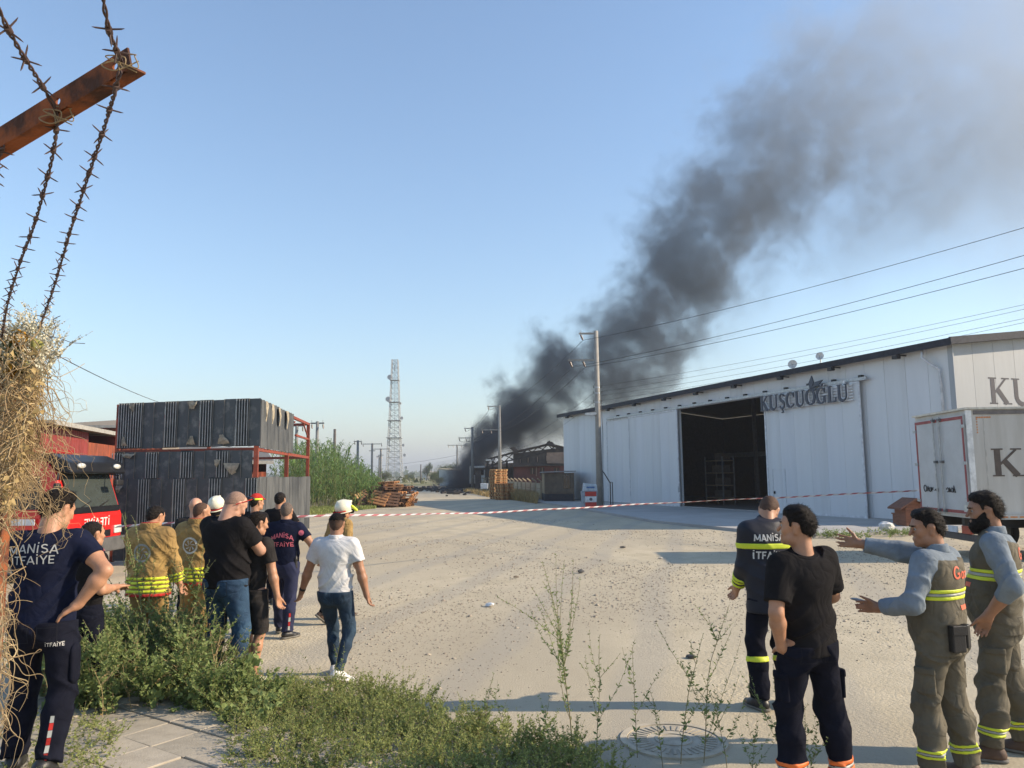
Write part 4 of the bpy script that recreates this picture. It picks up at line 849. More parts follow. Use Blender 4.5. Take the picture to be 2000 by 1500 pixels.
# vehicles and debris by the fire
def simple_car(label, p, rz, mat, burnt=False):
    t = thing('parked_car', label, 'car', p, rz)
    MB().prism([(-2,.35),(2.05,.35),(2.1,.75),(1.9,.9),(1.0,.98),(.45,1.42),(-1.0,1.45),(-1.75,1.0),(-2.1,.9)], -.85, .85, lambda u,v,h: (u,h,v)).build('body', mat, t, bevel=.06, local=True)
    for s in (-.856,.853):
        MB().prism([(.85,1.0),(.42,1.36),(-.25,1.38),(-.25,.98)], s, s+.003, lambda u,v,h: (u,h,v)).build('window', MATS['dark_glass'], t, local=True); MB().prism([(-.32,.98),(-.32,1.38),(-.95,1.38),(-1.45,1.0)], s, s+.003, lambda u,v,h: (u,h,v)).build('window', MATS['dark_glass'], t, local=True)
    for u in (-1.3,1.3):
        for h in (-.75,.75):
            o = MB().lathe([(0,-.1),(.32,-.1),(.32,.1),(0,.1)],16,lambda x,y,z:(u+x,h+z,.32+y)).build('wheel', TYRE, t, local=True)
simple_car('white and blue car half hidden in the black smoke', gp(884,957)+Vector((1,3,0)), R(20), M('car_white',(.5,.54,.58),.4))
simple_car('sooty dark car standing right of the white car', gp(903,957)+Vector((1,2,0)), R(5), M('car_dark',(.05,.045,.045),.5))
lt = thing('burnt_lorry', 'white lorry cab standing against the burnt building', 'lorry', Vector((-4.8,106,0)))
MB().prism([(-1.1,.9),(1.1,.9),(1.1,2.9),(.9,3.3),(-1.1,3.3)], -1.1, 1.1, lambda u,v,h: (-4.8+u,106+h,v)).build('cab', M('lorry_white',(.5,.48,.45),.5), lt, bevel=.08); MB().box((-4.7,104.85,2.5),(1.5,.06,.8)).build('windscreen', MATS['dark_glass'], lt); MB().box((-2.2,106,2.0),(3.2,2.2,2.2)).build('load_bed', CHAR, lt)
for u in (-.6,2.4): MB().lathe([(0,-.15),(.5,-.15),(.5,.15),(0,.15)],14,lambda x,y,z:(-4.8+u+x,105+z,.5+y)).build('wheel', TYRE, lt)
wc = gp(946,965); wt = thing('hand_cart', 'small white cart on thin legs near the pallet stacks', 'cart', wc)
MB().prism([(-.38,.55),(.38,.55),(.42,1.15),(-.42,1.15)], -.3, .3, lambda u,v,h: (wc.x+u,wc.y+h,v)).build('tub', WHP, wt, bevel=.04)
for sx in (-.3,.3):
    for sy in (-.22,.22): MB().tube([(wc.x+sx,wc.y+sy,0),(wc.x+sx*.9,wc.y+sy,.56)],.03,5).build('leg', GALV, wt)
def debris():
    random.seed(21); mb = MB()
    for i in range(240):
        px = random.uniform(785,925); py = 955+random.gauss(0,3.0)+ (4 if px > 860 else 0); p = gp(px, py); s = random.uniform(.1,.5)
        mb.box(p+Vector((0,0,s*.25)), (s*random.uniform(.6,2),s,s*random.uniform(.3,.9)), Matrix.Rotation(random.uniform(0,3),3,'Z')@Matrix.Rotation(random.uniform(-.5,.5),3,'X'))
    o = mb.build('debris', CHAR); tag(o, 'low strip of charred debris across the far end of the road', 'debris', kind='stuff')
debris()

# ================================================================== BARBED WIRE AND RUSTY POST ARM
RUST = M('rusted_iron', (.26,.085,.035), .9, col2=(.075,.04,.03), scale=16, bump=.5, bscale=90, lo=.38, hi=.58, detail=9, spec=.15); WIR = M('rusty_wire', (.075,.045,.038), .7, scale=40)
a0, a1 = at(-330,470,1.62), at(252,112,1.22); ax = (a1-a0).normalized(); sd = ax.cross(Vector((0,1,0))).normalized(); nr = sd.cross(ax).normalized()
fa = thing('fence_post', 'rusty angle iron fence arm crossing the upper left sky', 'fence post', a0); LA = (a1-a0).length
def fq(u, s, d): return a0+ax*u+sd*s+nr*d
# flange with round holes: a strip of cells, hole cells replaced by ring of quads
holes = [LA-.035, LA-.185, LA-.37, LA-.55]; HWD = .0185
def holed():
    mb = MB(); n = 16; cells = []; x = 0
    hs = sorted(h for h in holes if h > .1); cur = 0
    def rect(u0,u1):
        V = [fq(u,s,d) for d in (0,.004) for u,s in ((u0,-HWD),(u1,-HWD),(u1,HWD),(u0,HWD))]; mb.add(V, [(3,2,1,0),(4,5,6,7),(0,1,5,4),(1,2,6,5),(2,3,7,6),(3,0,4,7)])
    for h in hs:
        rect(cur, h-.02)
        V = []
        for d in (0,.004):
            for k in range(n):
                a = 2*PI*k/n+PI/4; V.append(fq(h+.0062*math.cos(a), .0062*math.sin(a), d))
            for k in range(n):
                a = 2*PI*k/n+PI/4; c, s = math.cos(a), math.sin(a); m_ = max(abs(c),abs(s)); V.append(fq(h+.02*c/m_, HWD*s/m_, d))
        F_ = []
        for k in range(n):
            k2 = (k+1) % n; F_ += [(k,n+k,n+k2,k2), (2*n+k,2*n+k2,3*n+k2,3*n+k), (k,k2,2*n+k2,2*n+k)]
        mb.add(V, F_); cur = h+.02
    rect(cur, LA); return mb
holed().build('flange', RUST, fa)
V = [fq(u,s,d) for u in (0,LA) for s,d in ((-HWD,.0045),(-HWD+.004,.0045),(-HWD+.004,.03),(-HWD,.03))]
MB().add(V, [(0,1,2,3),(7,6,5,4),(0,4,5,1),(1,5,6,2),(2,6,7,3),(3,7,4,0)]).build('flange_edge', RUST, fa)
def barbed(label, pts, spacing=.098, r=.0019):
    P_ = smoothpts([Vector(p) for p in pts], 40); arr = np.array([list(p) for p in P_]); Ls = np.concatenate([[0], np.cumsum(np.linalg.norm(np.diff(arr,axis=0),axis=1))])
    n = int(Ls[-1]/.006); ss = np.linspace(0, Ls[-1], n); C_ = np.stack([np.interp(ss,Ls,arr[:,k]) for k in range(3)],-1)
    T_ = np.gradient(C_,axis=0); T_ /= np.linalg.norm(T_,axis=1)[:,None]; x = np.cross(T_, np.array([0.3,.9,.1])); x /= np.linalg.norm(x,axis=1)[:,None]; y = np.cross(T_,x)
    t = thing('barbed_wire', label, 'barbed wire', P_[-1], group='barbed wire strands')
    for ph in (0, PI):
        a = ss/.028*2*PI*.5+ph; off = (x*np.cos(a)[:,None]+y*np.sin(a)[:,None])*.0022
        MB().tube([Vector(p) for p in C_+off], r, 5).build('strand', WIR, t, smooth=True)
    b = MB(); b.tube([(0,0,-.007),(0,0,.007)], .0052, 8)
    for a, s in ((.3,1),(.3+PI,1),(1.9,-1),(1.9+PI,-1)):
        d = Vector((math.cos(a),math.sin(a),.15*s)); b.tube([d*.003+Vector((0,0,.003*s)), d*.017+Vector((0,0,.003*s)), d*.022+Vector((0,0,.004*s))], [.0016,.0014,.0004], 5)
    me = b.mesh('barb'); me.materials.append(WIR); root_inv = INV[t.name]
    s = .03
    while s < Ls[-1]-.02:
        p = Vector([np.interp(s,Ls,arr[:,k]) for k in range(3)]); p2 = Vector([np.interp(s+.01,Ls,arr[:,k]) for k in range(3)])
        o = bpy.data.objects.new('barb', me); COL.objects.link(o); o.parent = t
        q = (p2-p).to_track_quat('Z','Y').to_matrix().to_4x4()@Matrix.Rotation(random.uniform(0,6.28),4,'Z'); o.matrix_local = root_inv@(Matrix.Translation(p)@q); s += spacing*random.uniform(.75,1.25)
W1 = [(190,-70,.98),(213,60,1.08),(236,122,1.20),(229,160,1.205),(206,240,1.36),(178,325,1.52),(150,410,1.72),(128,480,1.95),(105,560,2.3),(75,645,2.75)]
W2 = [(-40,-60,.95),(28,80,1.08),(88,178,1.26),(110,228,1.31),(103,300,1.43),(86,370,1.55),(66,440,1.7),(38,515,1.95),(15,590,2.3),(2,665,2.7)]
barbed('right strand of rusty barbed wire tied to the arm tip', [at(*p) for p in W1]); barbed('left strand of rusty barbed wire crossing the middle of the arm', [at(*p) for p in W2])
barbed('short end of barbed wire at the left picture edge', [at(8,286,1.36), at(-3,305,1.4), at(-12,345,1.5), at(-30,420,1.65)], .06)
for c in (at(236,122,1.198), at(112,226,1.30)):
    mb = MB(); random.seed(2)
    for k in range(3):
        a = [c+Vector((random.uniform(-.03,.03),random.uniform(-.012,.0),random.uniform(-.02,.02))) for _ in range(5)]; mb.tube(smoothpts(a,6), .0011, 5)
    mb.build('tie_wire', M('tie_wire',(.28,.2,.1),.6), fa)
# ================================================================== PEOPLE (implicit surfaces, one mesh per body / garment)
def unit(v): v = np.asarray(v, float); return v/(np.linalg.norm(v)+1e-9)
def cap(a, b, ra, rb=None, k=.03, fr=None, sc=None, cutb=False, sub=False): return dict(a=np.array(a,float), b=np.array(b,float), ra=ra, rb=ra if rb is None else rb, k=k, fr=fr, sc=sc, cutb=cutb, sub=sub)
def surf(prims, h, fold=None, post=None):
    lo = np.min([np.minimum(p['a'],p['b'])-max(p['ra'],p['rb'])*(1 if p['sc'] is None else max(p['sc'])) for p in prims if not p['sub']],0)-.03
    hi = np.max([np.maximum(p['a'],p['b'])+max(p['ra'],p['rb'])*(1 if p['sc'] is None else max(p['sc'])) for p in prims if not p['sub']],0)+.03
    n = np.ceil((hi-lo)/h).astype(int)+1; ax = [lo[i]+h*np.arange(n[i]) for i in range(3)]
    D = np.full(n, .25, np.float32)
    for p in prims:
        s = 1 if p['sc'] is None else max(p['sc']); m = max(p['ra'],p['rb'])*s+p['k']+2.5*h
        l_ = np.clip(np.floor((np.minimum(p['a'],p['b'])-m-lo)/h).astype(int),0,n); u_ = np.clip(np.ceil((np.maximum(p['a'],p['b'])+m-lo)/h).astype(int)+1,0,n)
        if np.any(u_-l_ < 1): continue
        sl = tuple(slice(l_[i],u_[i]) for i in range(3))
        X, Y, Z = np.meshgrid(ax[0][sl[0]]-p['a'][0], ax[1][sl[1]]-p['a'][1], ax[2][sl[2]]-p['a'][2], indexing='ij'); ab = p['b']-p['a']; ms = 1.
        X0, Y0, Z0, ab0 = X, Y, Z, ab
        if p['sc'] is not None:
            F_ = np.eye(3) if p['fr'] is None else p['fr']; S_ = p['sc']
            X, Y, Z = [(X0*F_[0,i]+Y0*F_[1,i]+Z0*F_[2,i])/S_[i] for i in range(3)]; ab = (ab0@F_)/np.array(S_); ms = min(S_)
        L2 = ab@ab
        t = np.clip((X*ab[0]+Y*ab[1]+Z*ab[2])/L2,0,1) if L2 > 1e-10 else 0*X
        d = (np.sqrt((X-t*ab[0])**2+(Y-t*ab[1])**2+(Z-t*ab[2])**2)-(p['ra']+(p['rb']-p['ra'])*t))*ms
        if p['cutb']: dn = ab0/np.linalg.norm(ab0); d = np.maximum(d, (X0-ab0[0])*dn[0]+(Y0-ab0[1])*dn[1]+(Z0-ab0[2])*dn[2])
        c = D[sl]; k = p['k']
        if p['sub']:
            hh = np.clip(.5-.5*(c+d)/k,0,1); D[sl] = c*(1-hh)-d*hh+k*hh*(1-hh)
        else:
            hh = np.clip(.5+.5*(c-d)/k,0,1); D[sl] = c*(1-hh)+d*hh-k*hh*(1-hh)
    if fold is not None or post is not None:
        X, Y, Z = np.meshgrid(*ax, indexing='ij')
        if fold is not None: D = D+fold(X,Y,Z)
        if post is not None: D = post(D,X,Y,Z)
    return nets(D, lo, h)
def nets(D, lo, h):
    D = np.pad(D, 1, constant_values=.3); lo = lo-h; ins = D < 0; nx, ny, nz = D.shape
    acc = np.zeros((nx-1,ny-1,nz-1,3), np.float32); cnt = np.zeros((nx-1,ny-1,nz-1), np.float32)
    def sub(A_, o): return A_[o[0]:o[0]+nx-1, o[1]:o[1]+ny-1, o[2]:o[2]+nz-1]
    for axis in range(3):
        for i in (0,1):
            for j in (0,1):
                o0 = [0,0,0]; oth = [q for q in range(3) if q != axis]; o0[oth[0]] = i; o0[oth[1]] = j; o1 = list(o0); o1[axis] = 1
                A_, B_ = sub(D,o0), sub(D,o1); ch = (A_ < 0) != (B_ < 0); t = np.where(ch, A_/np.where(ch, A_-B_, 1), 0)
                for q in range(3): acc[...,q] += np.where(ch, (t if q == axis else o0[q]), 0)
                cnt += ch
    act = cnt > 0; idx = -np.ones(cnt.shape, np.int32); idx[act] = np.arange(act.sum())
    I = np.argwhere(act); V = (I + acc[act]/cnt[act][:,None])*h + lo; Fs = []
    for axis in range(3):
        a, b = [q for q in range(3) if q != axis]
        A_ = np.moveaxis(ins,axis,0); ch = A_[:-1] != A_[1:]; ch = np.moveaxis(ch,0,axis); E_ = np.argwhere(ch)
        E_ = E_[(E_[:,a] > 0)&(E_[:,b] > 0)&(E_[:,a] < ch.shape[a]-1)&(E_[:,b] < ch.shape[b]-1)]
        if not len(E_): continue
        def g(da, db): P_ = E_.copy(); P_[:,a] += da; P_[:,b] += db; return idx[P_[:,0],P_[:,1],P_[:,2]]
        q = np.stack([g(-1,-1), g(0,-1), g(0,0), g(-1,0)], 1)
        flip = ins[E_[:,0],E_[:,1],E_[:,2]]; 
        if axis == 1: flip = ~flip
        q[~flip] = q[~flip][:,::-1]; Fs.append(q)
    return V, np.concatenate(Fs)
def ik(a, t, l1, l2, hint):
    a = np.array(a,float); t = np.array(t,float); d = t-a; L = np.linalg.norm(d); u = d/L
    if L > (l1+l2)*.999: t = a+u*(l1+l2)*.999; L = (l1+l2)*.999
    x = (l1*l1-l2*l2+L*L)/(2*L); hgt_ = math.sqrt(max(l1*l1-x*x,0)); hv = np.array(hint,float); hv = hv-u*(hv@u); return a+u*x+unit(hv)*hgt_, t
def rotm(yaw, pitch, roll=0): return np.array(Matrix.Rotation(yaw,3,'Z')@Matrix.Rotation(-pitch,3,'X')@Matrix.Rotation(roll,3,'Y'))
SKIN = [M('skin_tan',(.42,.215,.125),.5,var=.1,scale=9,spec=.4,bump=.08,bscale=120), M('skin_fair',(.50,.27,.18),.5,var=.1,scale=9,bump=.08,bscale=120), M('skin_dark',(.33,.165,.095),.5,var=.1,scale=9,bump=.08,bscale=120)]
HAIRB = M('hair_black',(.016,.012,.010),.6,var=.4,scale=60,bump=.9,bscale=180,spec=.15); HAIRG = M('hair_grey',(.15,.115,.095),.7,col2=(.08,.06,.05),scale=90,bump=.3,bscale=300,spec=.15); HAIRS = M('hair_shaved',(.10,.058,.04),.7,col2=(.06,.036,.026),scale=90,bump=.2,bscale=300,spec=.15); HAIRV = M('hair_very_short',(.30,.19,.14),.7,col2=(.19,.125,.095),scale=110,bump=.2,bscale=300,spec=.15)
CL = {}
def cloth(name, col, var=.15, rough=.9, sheen=0, bump=.25): return M(name, col, rough, var=var, scale=7, bump=bump, bscale=260, sheen=sheen, spec=.08, wr=.35)
BLACKT = cloth('black_cotton',(.014,.013,.014)); NAVY = cloth('navy_cotton',(.010,.013,.031)); NAVYP = cloth('navy_trouser',(.0085,.0095,.017)); JEANS = M('denim',(.040,.085,.145),.85,col2=(.018,.038,.075),scale=5,bump=.3,bscale=300,spec=.2,wr=.6); JEANSD = M('denim_dark',(.030,.058,.092),.85,col2=(.015,.028,.05),scale=5,bump=.3,bscale=300,spec=.2,wr=.6)
WHITE = cloth('white_cotton',(.60,.595,.59),.04); TAN = M('turnout_tan',(.36,.235,.085),.85,col2=(.22,.14,.055),scale=5,bump=.3,bscale=200,spec=.2,wr=.7); GREYV = M('work_grey',(.135,.118,.085),.85,col2=(.095,.083,.06),scale=5,bump=.3,bscale=260,spec=.2,wr=.7); BLUEG = cloth('blue_grey_shirt',(.20,.235,.27),.1); CHARC = cloth('charcoal_cotton',(.03,.027,.026))
HIVIZ = M('hiviz_yellow',(.62,.70,.04),.55,var=.06); SILV = M('reflective_grey',(.36,.37,.34),.45,var=.08); ORNG = M('hiviz_orange',(.75,.16,.03),.55,var=.06); REDC = cloth('red_cloth',(.42,.035,.03)); LEATH = M('black_leather',(.018,.017,.017),.4,bump=.2,bscale=150); BOOT = M('boot_brown',(.10,.06,.04),.7,bump=.3,bscale=90); SNEAK = M('sneaker_white',(.70,.69,.66),.5); HELM = M('helmet_white',(.72,.68,.52),.3,var=.05,spec=.6); SOLE = M('sole_grey',(.16,.15,.13),.8); WHIT = M('print_white',(.62,.61,.58),.6,var=.06); PINKP = M('print_pink',(.62,.14,.19),.6,var=.06); ORP = M('print_orange',(.70,.14,.07),.6,var=.06); EYEW = M('eye_white',(.33,.30,.27),.4); EYEB = M('eye_dark',(.02,.012,.01),.2)
LIP = M('lip',(.34,.13,.09),.5)

def folds(seed, amp, fx_=1., zc=(), zw=.09):
    """wrinkles in a garment: warped waves, stronger around the given heights"""
    r_ = np.random.default_rng(seed); ph = r_.uniform(0,6.28,8)
    def f(X,Y,Z):
        wgt = .35
        for z0 in zc: wgt = wgt+np.exp(-((Z-z0)/zw)**2)
        wx = X+.03*np.sin(11*Z+ph[0])+.02*np.sin(23*Y+ph[1]); wz = Z+.045*np.sin(9*X+ph[2])+.03*np.sin(8*Y+ph[3])
        a = 1-np.abs(np.sin(21*wz+(17+ph[7])*wx+9*Y+ph[4])); b = 1-np.abs(np.sin(19*wz-23*wx-8*Y+ph[5])); c = np.sin(14*wx-11*wz+9*Y+ph[6]); mk = .5+.5*np.sin(6.5*Z+5*X+ph[0]+1.5*np.sin(9*Y+4*Z)); a = a*mk; b = b*(1-mk)
        return (-(a**2)*1.2-(b**2)*1.2+c*.4+.35)*amp*1.25*wgt
    return f
class Person:
    def __init__(s, label, loc, head, H=1.75, yaw=0., v=.011, bulk=1., belly=0., lean=(0,0), twist=0., pelvis=(0,0,0), feet=None, hands=None, hd=(0,0,0), skin=0, curl=(.5,.5), hseed=1):
        s.t = thing('person', label, 'person', loc, yaw, scale=H/1.75); s.v = v; s.seed = hseed; s.bulk = bulk; s.belly = belly; s.skin = SKIN[skin]
        s.pel = np.array([0,0,.95])+np.array(pelvis); s.T = rotm(twist, lean[0], lean[1]); s.tl = lambda p: s.pel+s.T@np.array(p,float)
        feet = feet or {}; s.ank = {}; s.knee = {}; s.hip = {}; s.foot = {}
        for sd_, sx in (('L',-1),('R',1)):
            fp_ = feet.get(sd_, (sx*.13,0,0,sx*-.15,0)); yw, pt = fp_[3], fp_[4]
            s.hip[sd_] = s.pel+np.array([sx*.095,0,-.03]); an = np.array([fp_[0],fp_[1],fp_[2]+.085])
            kn_, an = ik(s.hip[sd_], an, .428, .415, (math.sin(-yw)*.5+sx*.03,1,0)); s.ank[sd_] = an; s.knee[sd_] = kn_; s.foot[sd_] = rotm(yw, pt)
        s.sh = {q: s.tl((sx*.185*(1+.5*(bulk-1)),-.005,.47)) for q, sx in (('L',-1),('R',1))}
        s.el = {}; s.wr = {}; s.hd_ = {}
        for sd_, sx in (('L',-1),('R',1)):
            h_ = (hands or {}).get(sd_, dict(p=(sx*.27,.06,.86),hint=(sx*.3,-1,0)))
            s.el[sd_], s.wr[sd_] = ik(s.sh[sd_], h_['p'], .295, .255, h_.get('hint',(sx*.4,-1,-.2))); s.hd_[sd_] = h_
        s.hp = s.tl((0,.0,.565)); s.hR = s.T@rotm(hd[0], hd[1], hd[2]); s.hc = s.hp+s.hR@np.array((0,.03,.115)); s.hl = lambda p: s.hc+s.hR@np.array(p,float)
        s.bvh = {}
    def put(s, name, VF, mat, parent=None, smooth=True):
        o = mesh_obj(name, npmesh(name, VF[0], VF[1], smooth), mat, parent or s.t, True); return o
    def hand_prims(s, q):
        h = s.hd_[q]; sx = -1 if q == 'L' else 1; w = s.wr[q]; d = unit(h.get('dir', w-s.el[q])); th = np.array(h.get('thumb', (0,1,.2)),float); th = unit(th-d*(th@d)); n = np.cross(d, th)*(1 if q == 'R' else -1)*h.get('flip',1)
        # n points out of the palm; th is the thumb side
        c = h.get('curl', .5); P = []; sp = h.get('spread', .0)
        P.append(cap(w-d*.01, w+d*.02, .027, .030, .02)); 
        for o in (-.026,-.008,.010,.026): P.append(cap(w+d*.02+th*o*.7, w+d*.085+th*o*1.12, .0155, .0135, .012))
        for o, L in ((.029,.072),(.0105,.080),(-.009,.074),(-.027,.060)):
            b = w+d*.085+th*o*1.12; f = unit(d+th*(o*sp*9)); a_ = c*.9
            for seg, l_, r0, r1 in ((0,.45,.0098,.0092),(1,.30,.0092,.0085),(2,.25,.0085,.0072)):
                ang = c*(.7,1.5,2.1)[seg]; e = b+(f*math.cos(ang)+n*math.sin(ang))*(L*l_*1.05); P.append(cap(b,e,r0,r1,.004)); b = e
        tb = w+d*.025+th*.024+n*.006; ta = h.get('tang', .55); f = unit(d*math.cos(ta)+th*math.sin(ta)+n*.25); e = tb+f*.045; P.append(cap(tb,e,.0155,.0125,.012)); f2 = unit(f*.9+d*.35); P.append(cap(e,e+f2*.035,.0118,.0095,.006)); P.append(cap(e+f2*.035,e+f2*.058,.0095,.008,.004)); return P
    def body(s, legs=False, hands=True, eyes=False, v=None):
        P = []; k = s.bulk; hl = s.hl; F_ = s.hR
        P += [cap(hl((0,-.018,.028)),hl((0,-.0181,.028)),.088,k=.03,fr=F_,sc=(.86,1.10,1.0)), cap(hl((0,.03,.03)),hl((0,.048,-.07)),.062,.042,k=.03,fr=F_,sc=(1.0,.85,1)), cap(hl((-.034,.02,-.072)),hl((.034,.02,-.072)),.034,k=.03), cap(hl((0,.072,-.094)),hl((0,.0721,-.094)),.02,k=.02),
              cap(hl((0,.090,.014)),hl((0,.109,-.026)),.0075,.0125,k=.012), cap(hl((-.036,.076,.027)),hl((.036,.076,.027)),.013,k=.016), cap(hl((-.018,.085,-.058)),hl((.018,.085,-.058)),.0085,k=.008), cap(hl((-.016,.083,-.070)),hl((.016,.083,-.070)),.009,k=.008)]
        for sx in (-1,1):
            P.append(cap(hl((sx*.044,.058,-.014)),hl((sx*.040,.066,-.028)),.02,.018,k=.02)); P.append(cap(hl((sx*.031,.099,.008)),hl((sx*.0311,.099,.008)),.016,k=.012,sub=True))
            P.append(cap(hl((sx*.079,-.012,.012)),hl((sx*.074,-.004,-.028)),.02,.013,k=.006,fr=F_,sc=(.5,1.0,1.0))); P.append(cap(hl((sx*.088,-.005,.004)),hl((sx*.086,-.0,-.012)),.009,.007,k=.006,sub=True))
        P.append(cap(s.tl((0,-.02,.48)), hl((0,-.03,-.055)), .064*(.6+.4*k), .058*(.5+.5*k), k=.035))
        tf_ = s.T
        P += [cap(s.tl((0,0,-.05)),s.tl((0,0,.12)),.100*k,.094*k,k=.05,fr=tf_,sc=(1.3,.9,1)), cap(s.tl((0,0,.12)),s.tl((0,0,.36)),.100*k,.115*k,k=.05,fr=tf_,sc=(1.28,.85,1)), cap(s.tl((-.12,-.01,.44)),s.tl((.12,-.01,.44)),.058,k=.05)]
        for q in 'LR':
            a, e, w = s.sh[q], s.el[q], s.wr[q]; kk = .6+.4*k
            P += [cap(a,a+(e-a)*.5,.052*kk,.054*kk,k=.03), cap(a+(e-a)*.5,e,.054*kk,.043*kk,k=.03), cap(e,e+(w-e)*.3,.043*kk,.049*kk,k=.02), cap(e+(w-e)*.3,w,.049*kk,.029,k=.02)]
            if hands: P += s.hand_prims(q)
            else: P.append(cap(w, w+unit(w-e)*.09, .03, .025))
            hp_, kn_, an = s.hip[q], s.knee[q], s.ank[q]
            P += [cap(hp_,kn_,.075,.05,k=.03)]
            if legs: P += [cap(kn_,kn_+(an-kn_)*.3+np.array([0,-.018,0]),.049,.054,k=.03), cap(kn_+(an-kn_)*.3+np.array([0,-.018,0]),an,.053,.034,k=.03), cap(an, an+s.foot[q]@np.array((0,.10,-.045)),.034,.03,k=.03)]
            else: P += [cap(kn_,an,.046,.034,k=.03)]
        b = s.put('body', surf(P, v or min(s.v,.0085)), s.skin)
        if eyes:
            for sx in (-1,1):
                e = s.put('eye', surf([cap(hl((sx*.031,.0765,.007)),hl((sx*.0311,.0765,.007)),.0118)], .003), EYEW); s.put('iris', surf([cap(hl((sx*.0315,.0855,.007)),hl((sx*.0316,.0855,.007)),.0052)], .0015), EYEB, e)
                s.put('eyebrow', surf([cap(hl((sx*.016,.094,.027)),hl((sx*.046,.081,.029)),.0058,.004)], .003), HAIRB)
        s.headprims = P[:6]; return b
    def hair(s, mat=HAIRB, t=.010, front=.062, nape=-.07, side=-.012, top=0., seed=0, rough=.004):
        F_ = s.hR; c = s.hl((0,-.018,.028)); hl = s.hl
        P = [cap(c,c+1e-4,.088+t,k=.02,fr=F_,sc=(.87,1.09,1.0)), cap(hl((0,-.052,-.03)),hl((0,-.055,-.06)),.052+t*.5,.046+t*.4,k=.03)]
        if top: P.append(cap(hl((-.03,.03,.09)),hl((.03,.03,.095)),.035+top*.4,k=.04)); P.append(cap(hl((-.035,-.03,.1)),hl((.035,-.03,.1)),.03+top*.3,k=.04))
        ph = np.random.default_rng(seed).uniform(0,6.28,6)
        def post(D,X,Y,Z):
            X, Y, Z = X-s.hc[0], Y-s.hc[1], Z-s.hc[2]; x, y, z = [X*F_[0,i]+Y*F_[1,i]+Z*F_[2,i] for i in range(3)]
            D = D+rough*.6*(np.sin(130*x+5*np.sin(60*z)+ph[0])*np.sin(70*y+3*np.sin(50*x)+ph[1])+.6*np.sin(170*z+70*y+4*np.sin(60*x)+ph[2]))
            ear = .030; sb = -.012
            zl = np.interp(y, [-.12,-.075,-.045,-.028,.012,.022,.034,.046,.06,.09], [nape,nape,nape*.75,ear*.6,ear,sb,sb+.012,front*.62,front*.93,front]) + .35*np.clip(np.abs(x)-.045,0,1)*(y > .04) + .004*np.sin(140*x+ph[3])
            D = D + (t+.003)*np.clip(1-(z-zl)/.04,0,1)**1.5
            return np.maximum(D, (zl-z)*.6)
        VF = surf(P, .0065, post=post); o = s.put('hair', VF, mat)
        if s.v < .0102 and t > .003: s.strands(VF, o, mat, t, 2600)
        return o
    def strands(s, VF, o, mat, t, n, down=0.):
        V, F_ = VF; r2 = np.random.default_rng(int(n+t*1e4)); i = r2.integers(0,len(F_),n); q = V[F_[i]]; c = q.mean(1); nm = np.cross(q[:,1]-q[:,0], q[:,3]-q[:,0]); nm = nm/(np.linalg.norm(nm,axis=1,keepdims=True)+1e-9); oc = c-s.hc; sg = np.sign((nm*oc).sum(1,keepdims=True)); nm = nm*np.where(sg == 0,1,sg)
        rad = oc/(np.linalg.norm(oc,axis=1,keepdims=True)+1e-9); cmb = s.hR@np.array((0,-.55,-.5)); d = nm*.45+cmb*(.9)+r2.normal(0,.35,(n,3))+np.array([0,0,-down]); d /= np.linalg.norm(d,axis=1,keepdims=True); L = (r2.uniform(.6,1.5,n)*(t*1.1+.006))[:,None]; sd_ = np.cross(d, nm); sd_ /= np.linalg.norm(sd_,axis=1,keepdims=True)+1e-9; w_ = .0011
        A_ = np.stack([c-sd_*w_-nm*.001, c+sd_*w_-nm*.001, c+d*L],1).reshape(-1,3); k = np.arange(n)*3; h = mesh_obj('hair_strands', npmesh('hair_strands', A_, np.stack([k,k+1,k+2],1)), mat, o, True); h['kind'] = 'stuff'
    def beard(s, t=.012, mat=HAIRB):
        hl = s.hl; F_ = s.hR; P = [cap(hl((0,.03,.0)),hl((0,.05,-.07)),.063+t,.044+t,k=.03,fr=F_,sc=(1.02,.85,1)), cap(hl((-.034,.02,-.072)),hl((.034,.02,-.072)),.036+t,k=.03), cap(hl((0,.076,-.100)),hl((0,.07,-.118)),.024+t,k=.03)]
        def post(D,X,Y,Z):
            X, Y, Z = X-s.hc[0], Y-s.hc[1], Z-s.hc[2]; x, y, z = [X*F_[0,i]+Y*F_[1,i]+Z*F_[2,i] for i in range(3)]
            D = D+.003*(np.sin(110*x+3*np.sin(60*z))*np.sin(90*z+40*y)); zt = np.where(y > .075, -.045, -.045+np.clip((.075-y)/.06,0,1)*.05); D = np.maximum(D, z-zt); D = np.maximum(D, -.012-y)
            return np.maximum(D, -(np.sqrt((x/1.6)**2+(y-.10)**2+(z+.064)**2)-.0145))
        VF = surf(P, .006, post=post); o = s.put('beard', VF, mat); s.strands(VF, o, mat, t, 1500, .8); return o
    def torso_prims(s, inf=.014, chest=1., hem=-.10, loose=0.):
        k = s.bulk; F_ = s.T; tl = s.tl
        P = [cap(tl((0,0,hem)),tl((0,0,.12)),(.116+loose)*k+inf*1.05,(.104+loose*.7)*k+inf,k=.05,fr=F_,sc=(1.3,.94,1)), cap(tl((0,-.005,.12)),tl((0,-.01,.34)),(.104+loose*.7)*k+inf,.122*chest*k+inf,k=.06,fr=F_,sc=(1.28,.86,1)),
             cap(tl((-.125*chest*(.5+.5*k),-.012,.43)),tl((.125*chest*(.5+.5*k),-.012,.43)),.066+inf,k=.06,fr=F_,sc=(1,1.05,1)), cap(tl((0,-.045,.33)),tl((0,-.05,.42)),.085*k+inf,k=.06,fr=F_,sc=(1.4,.8,1))]
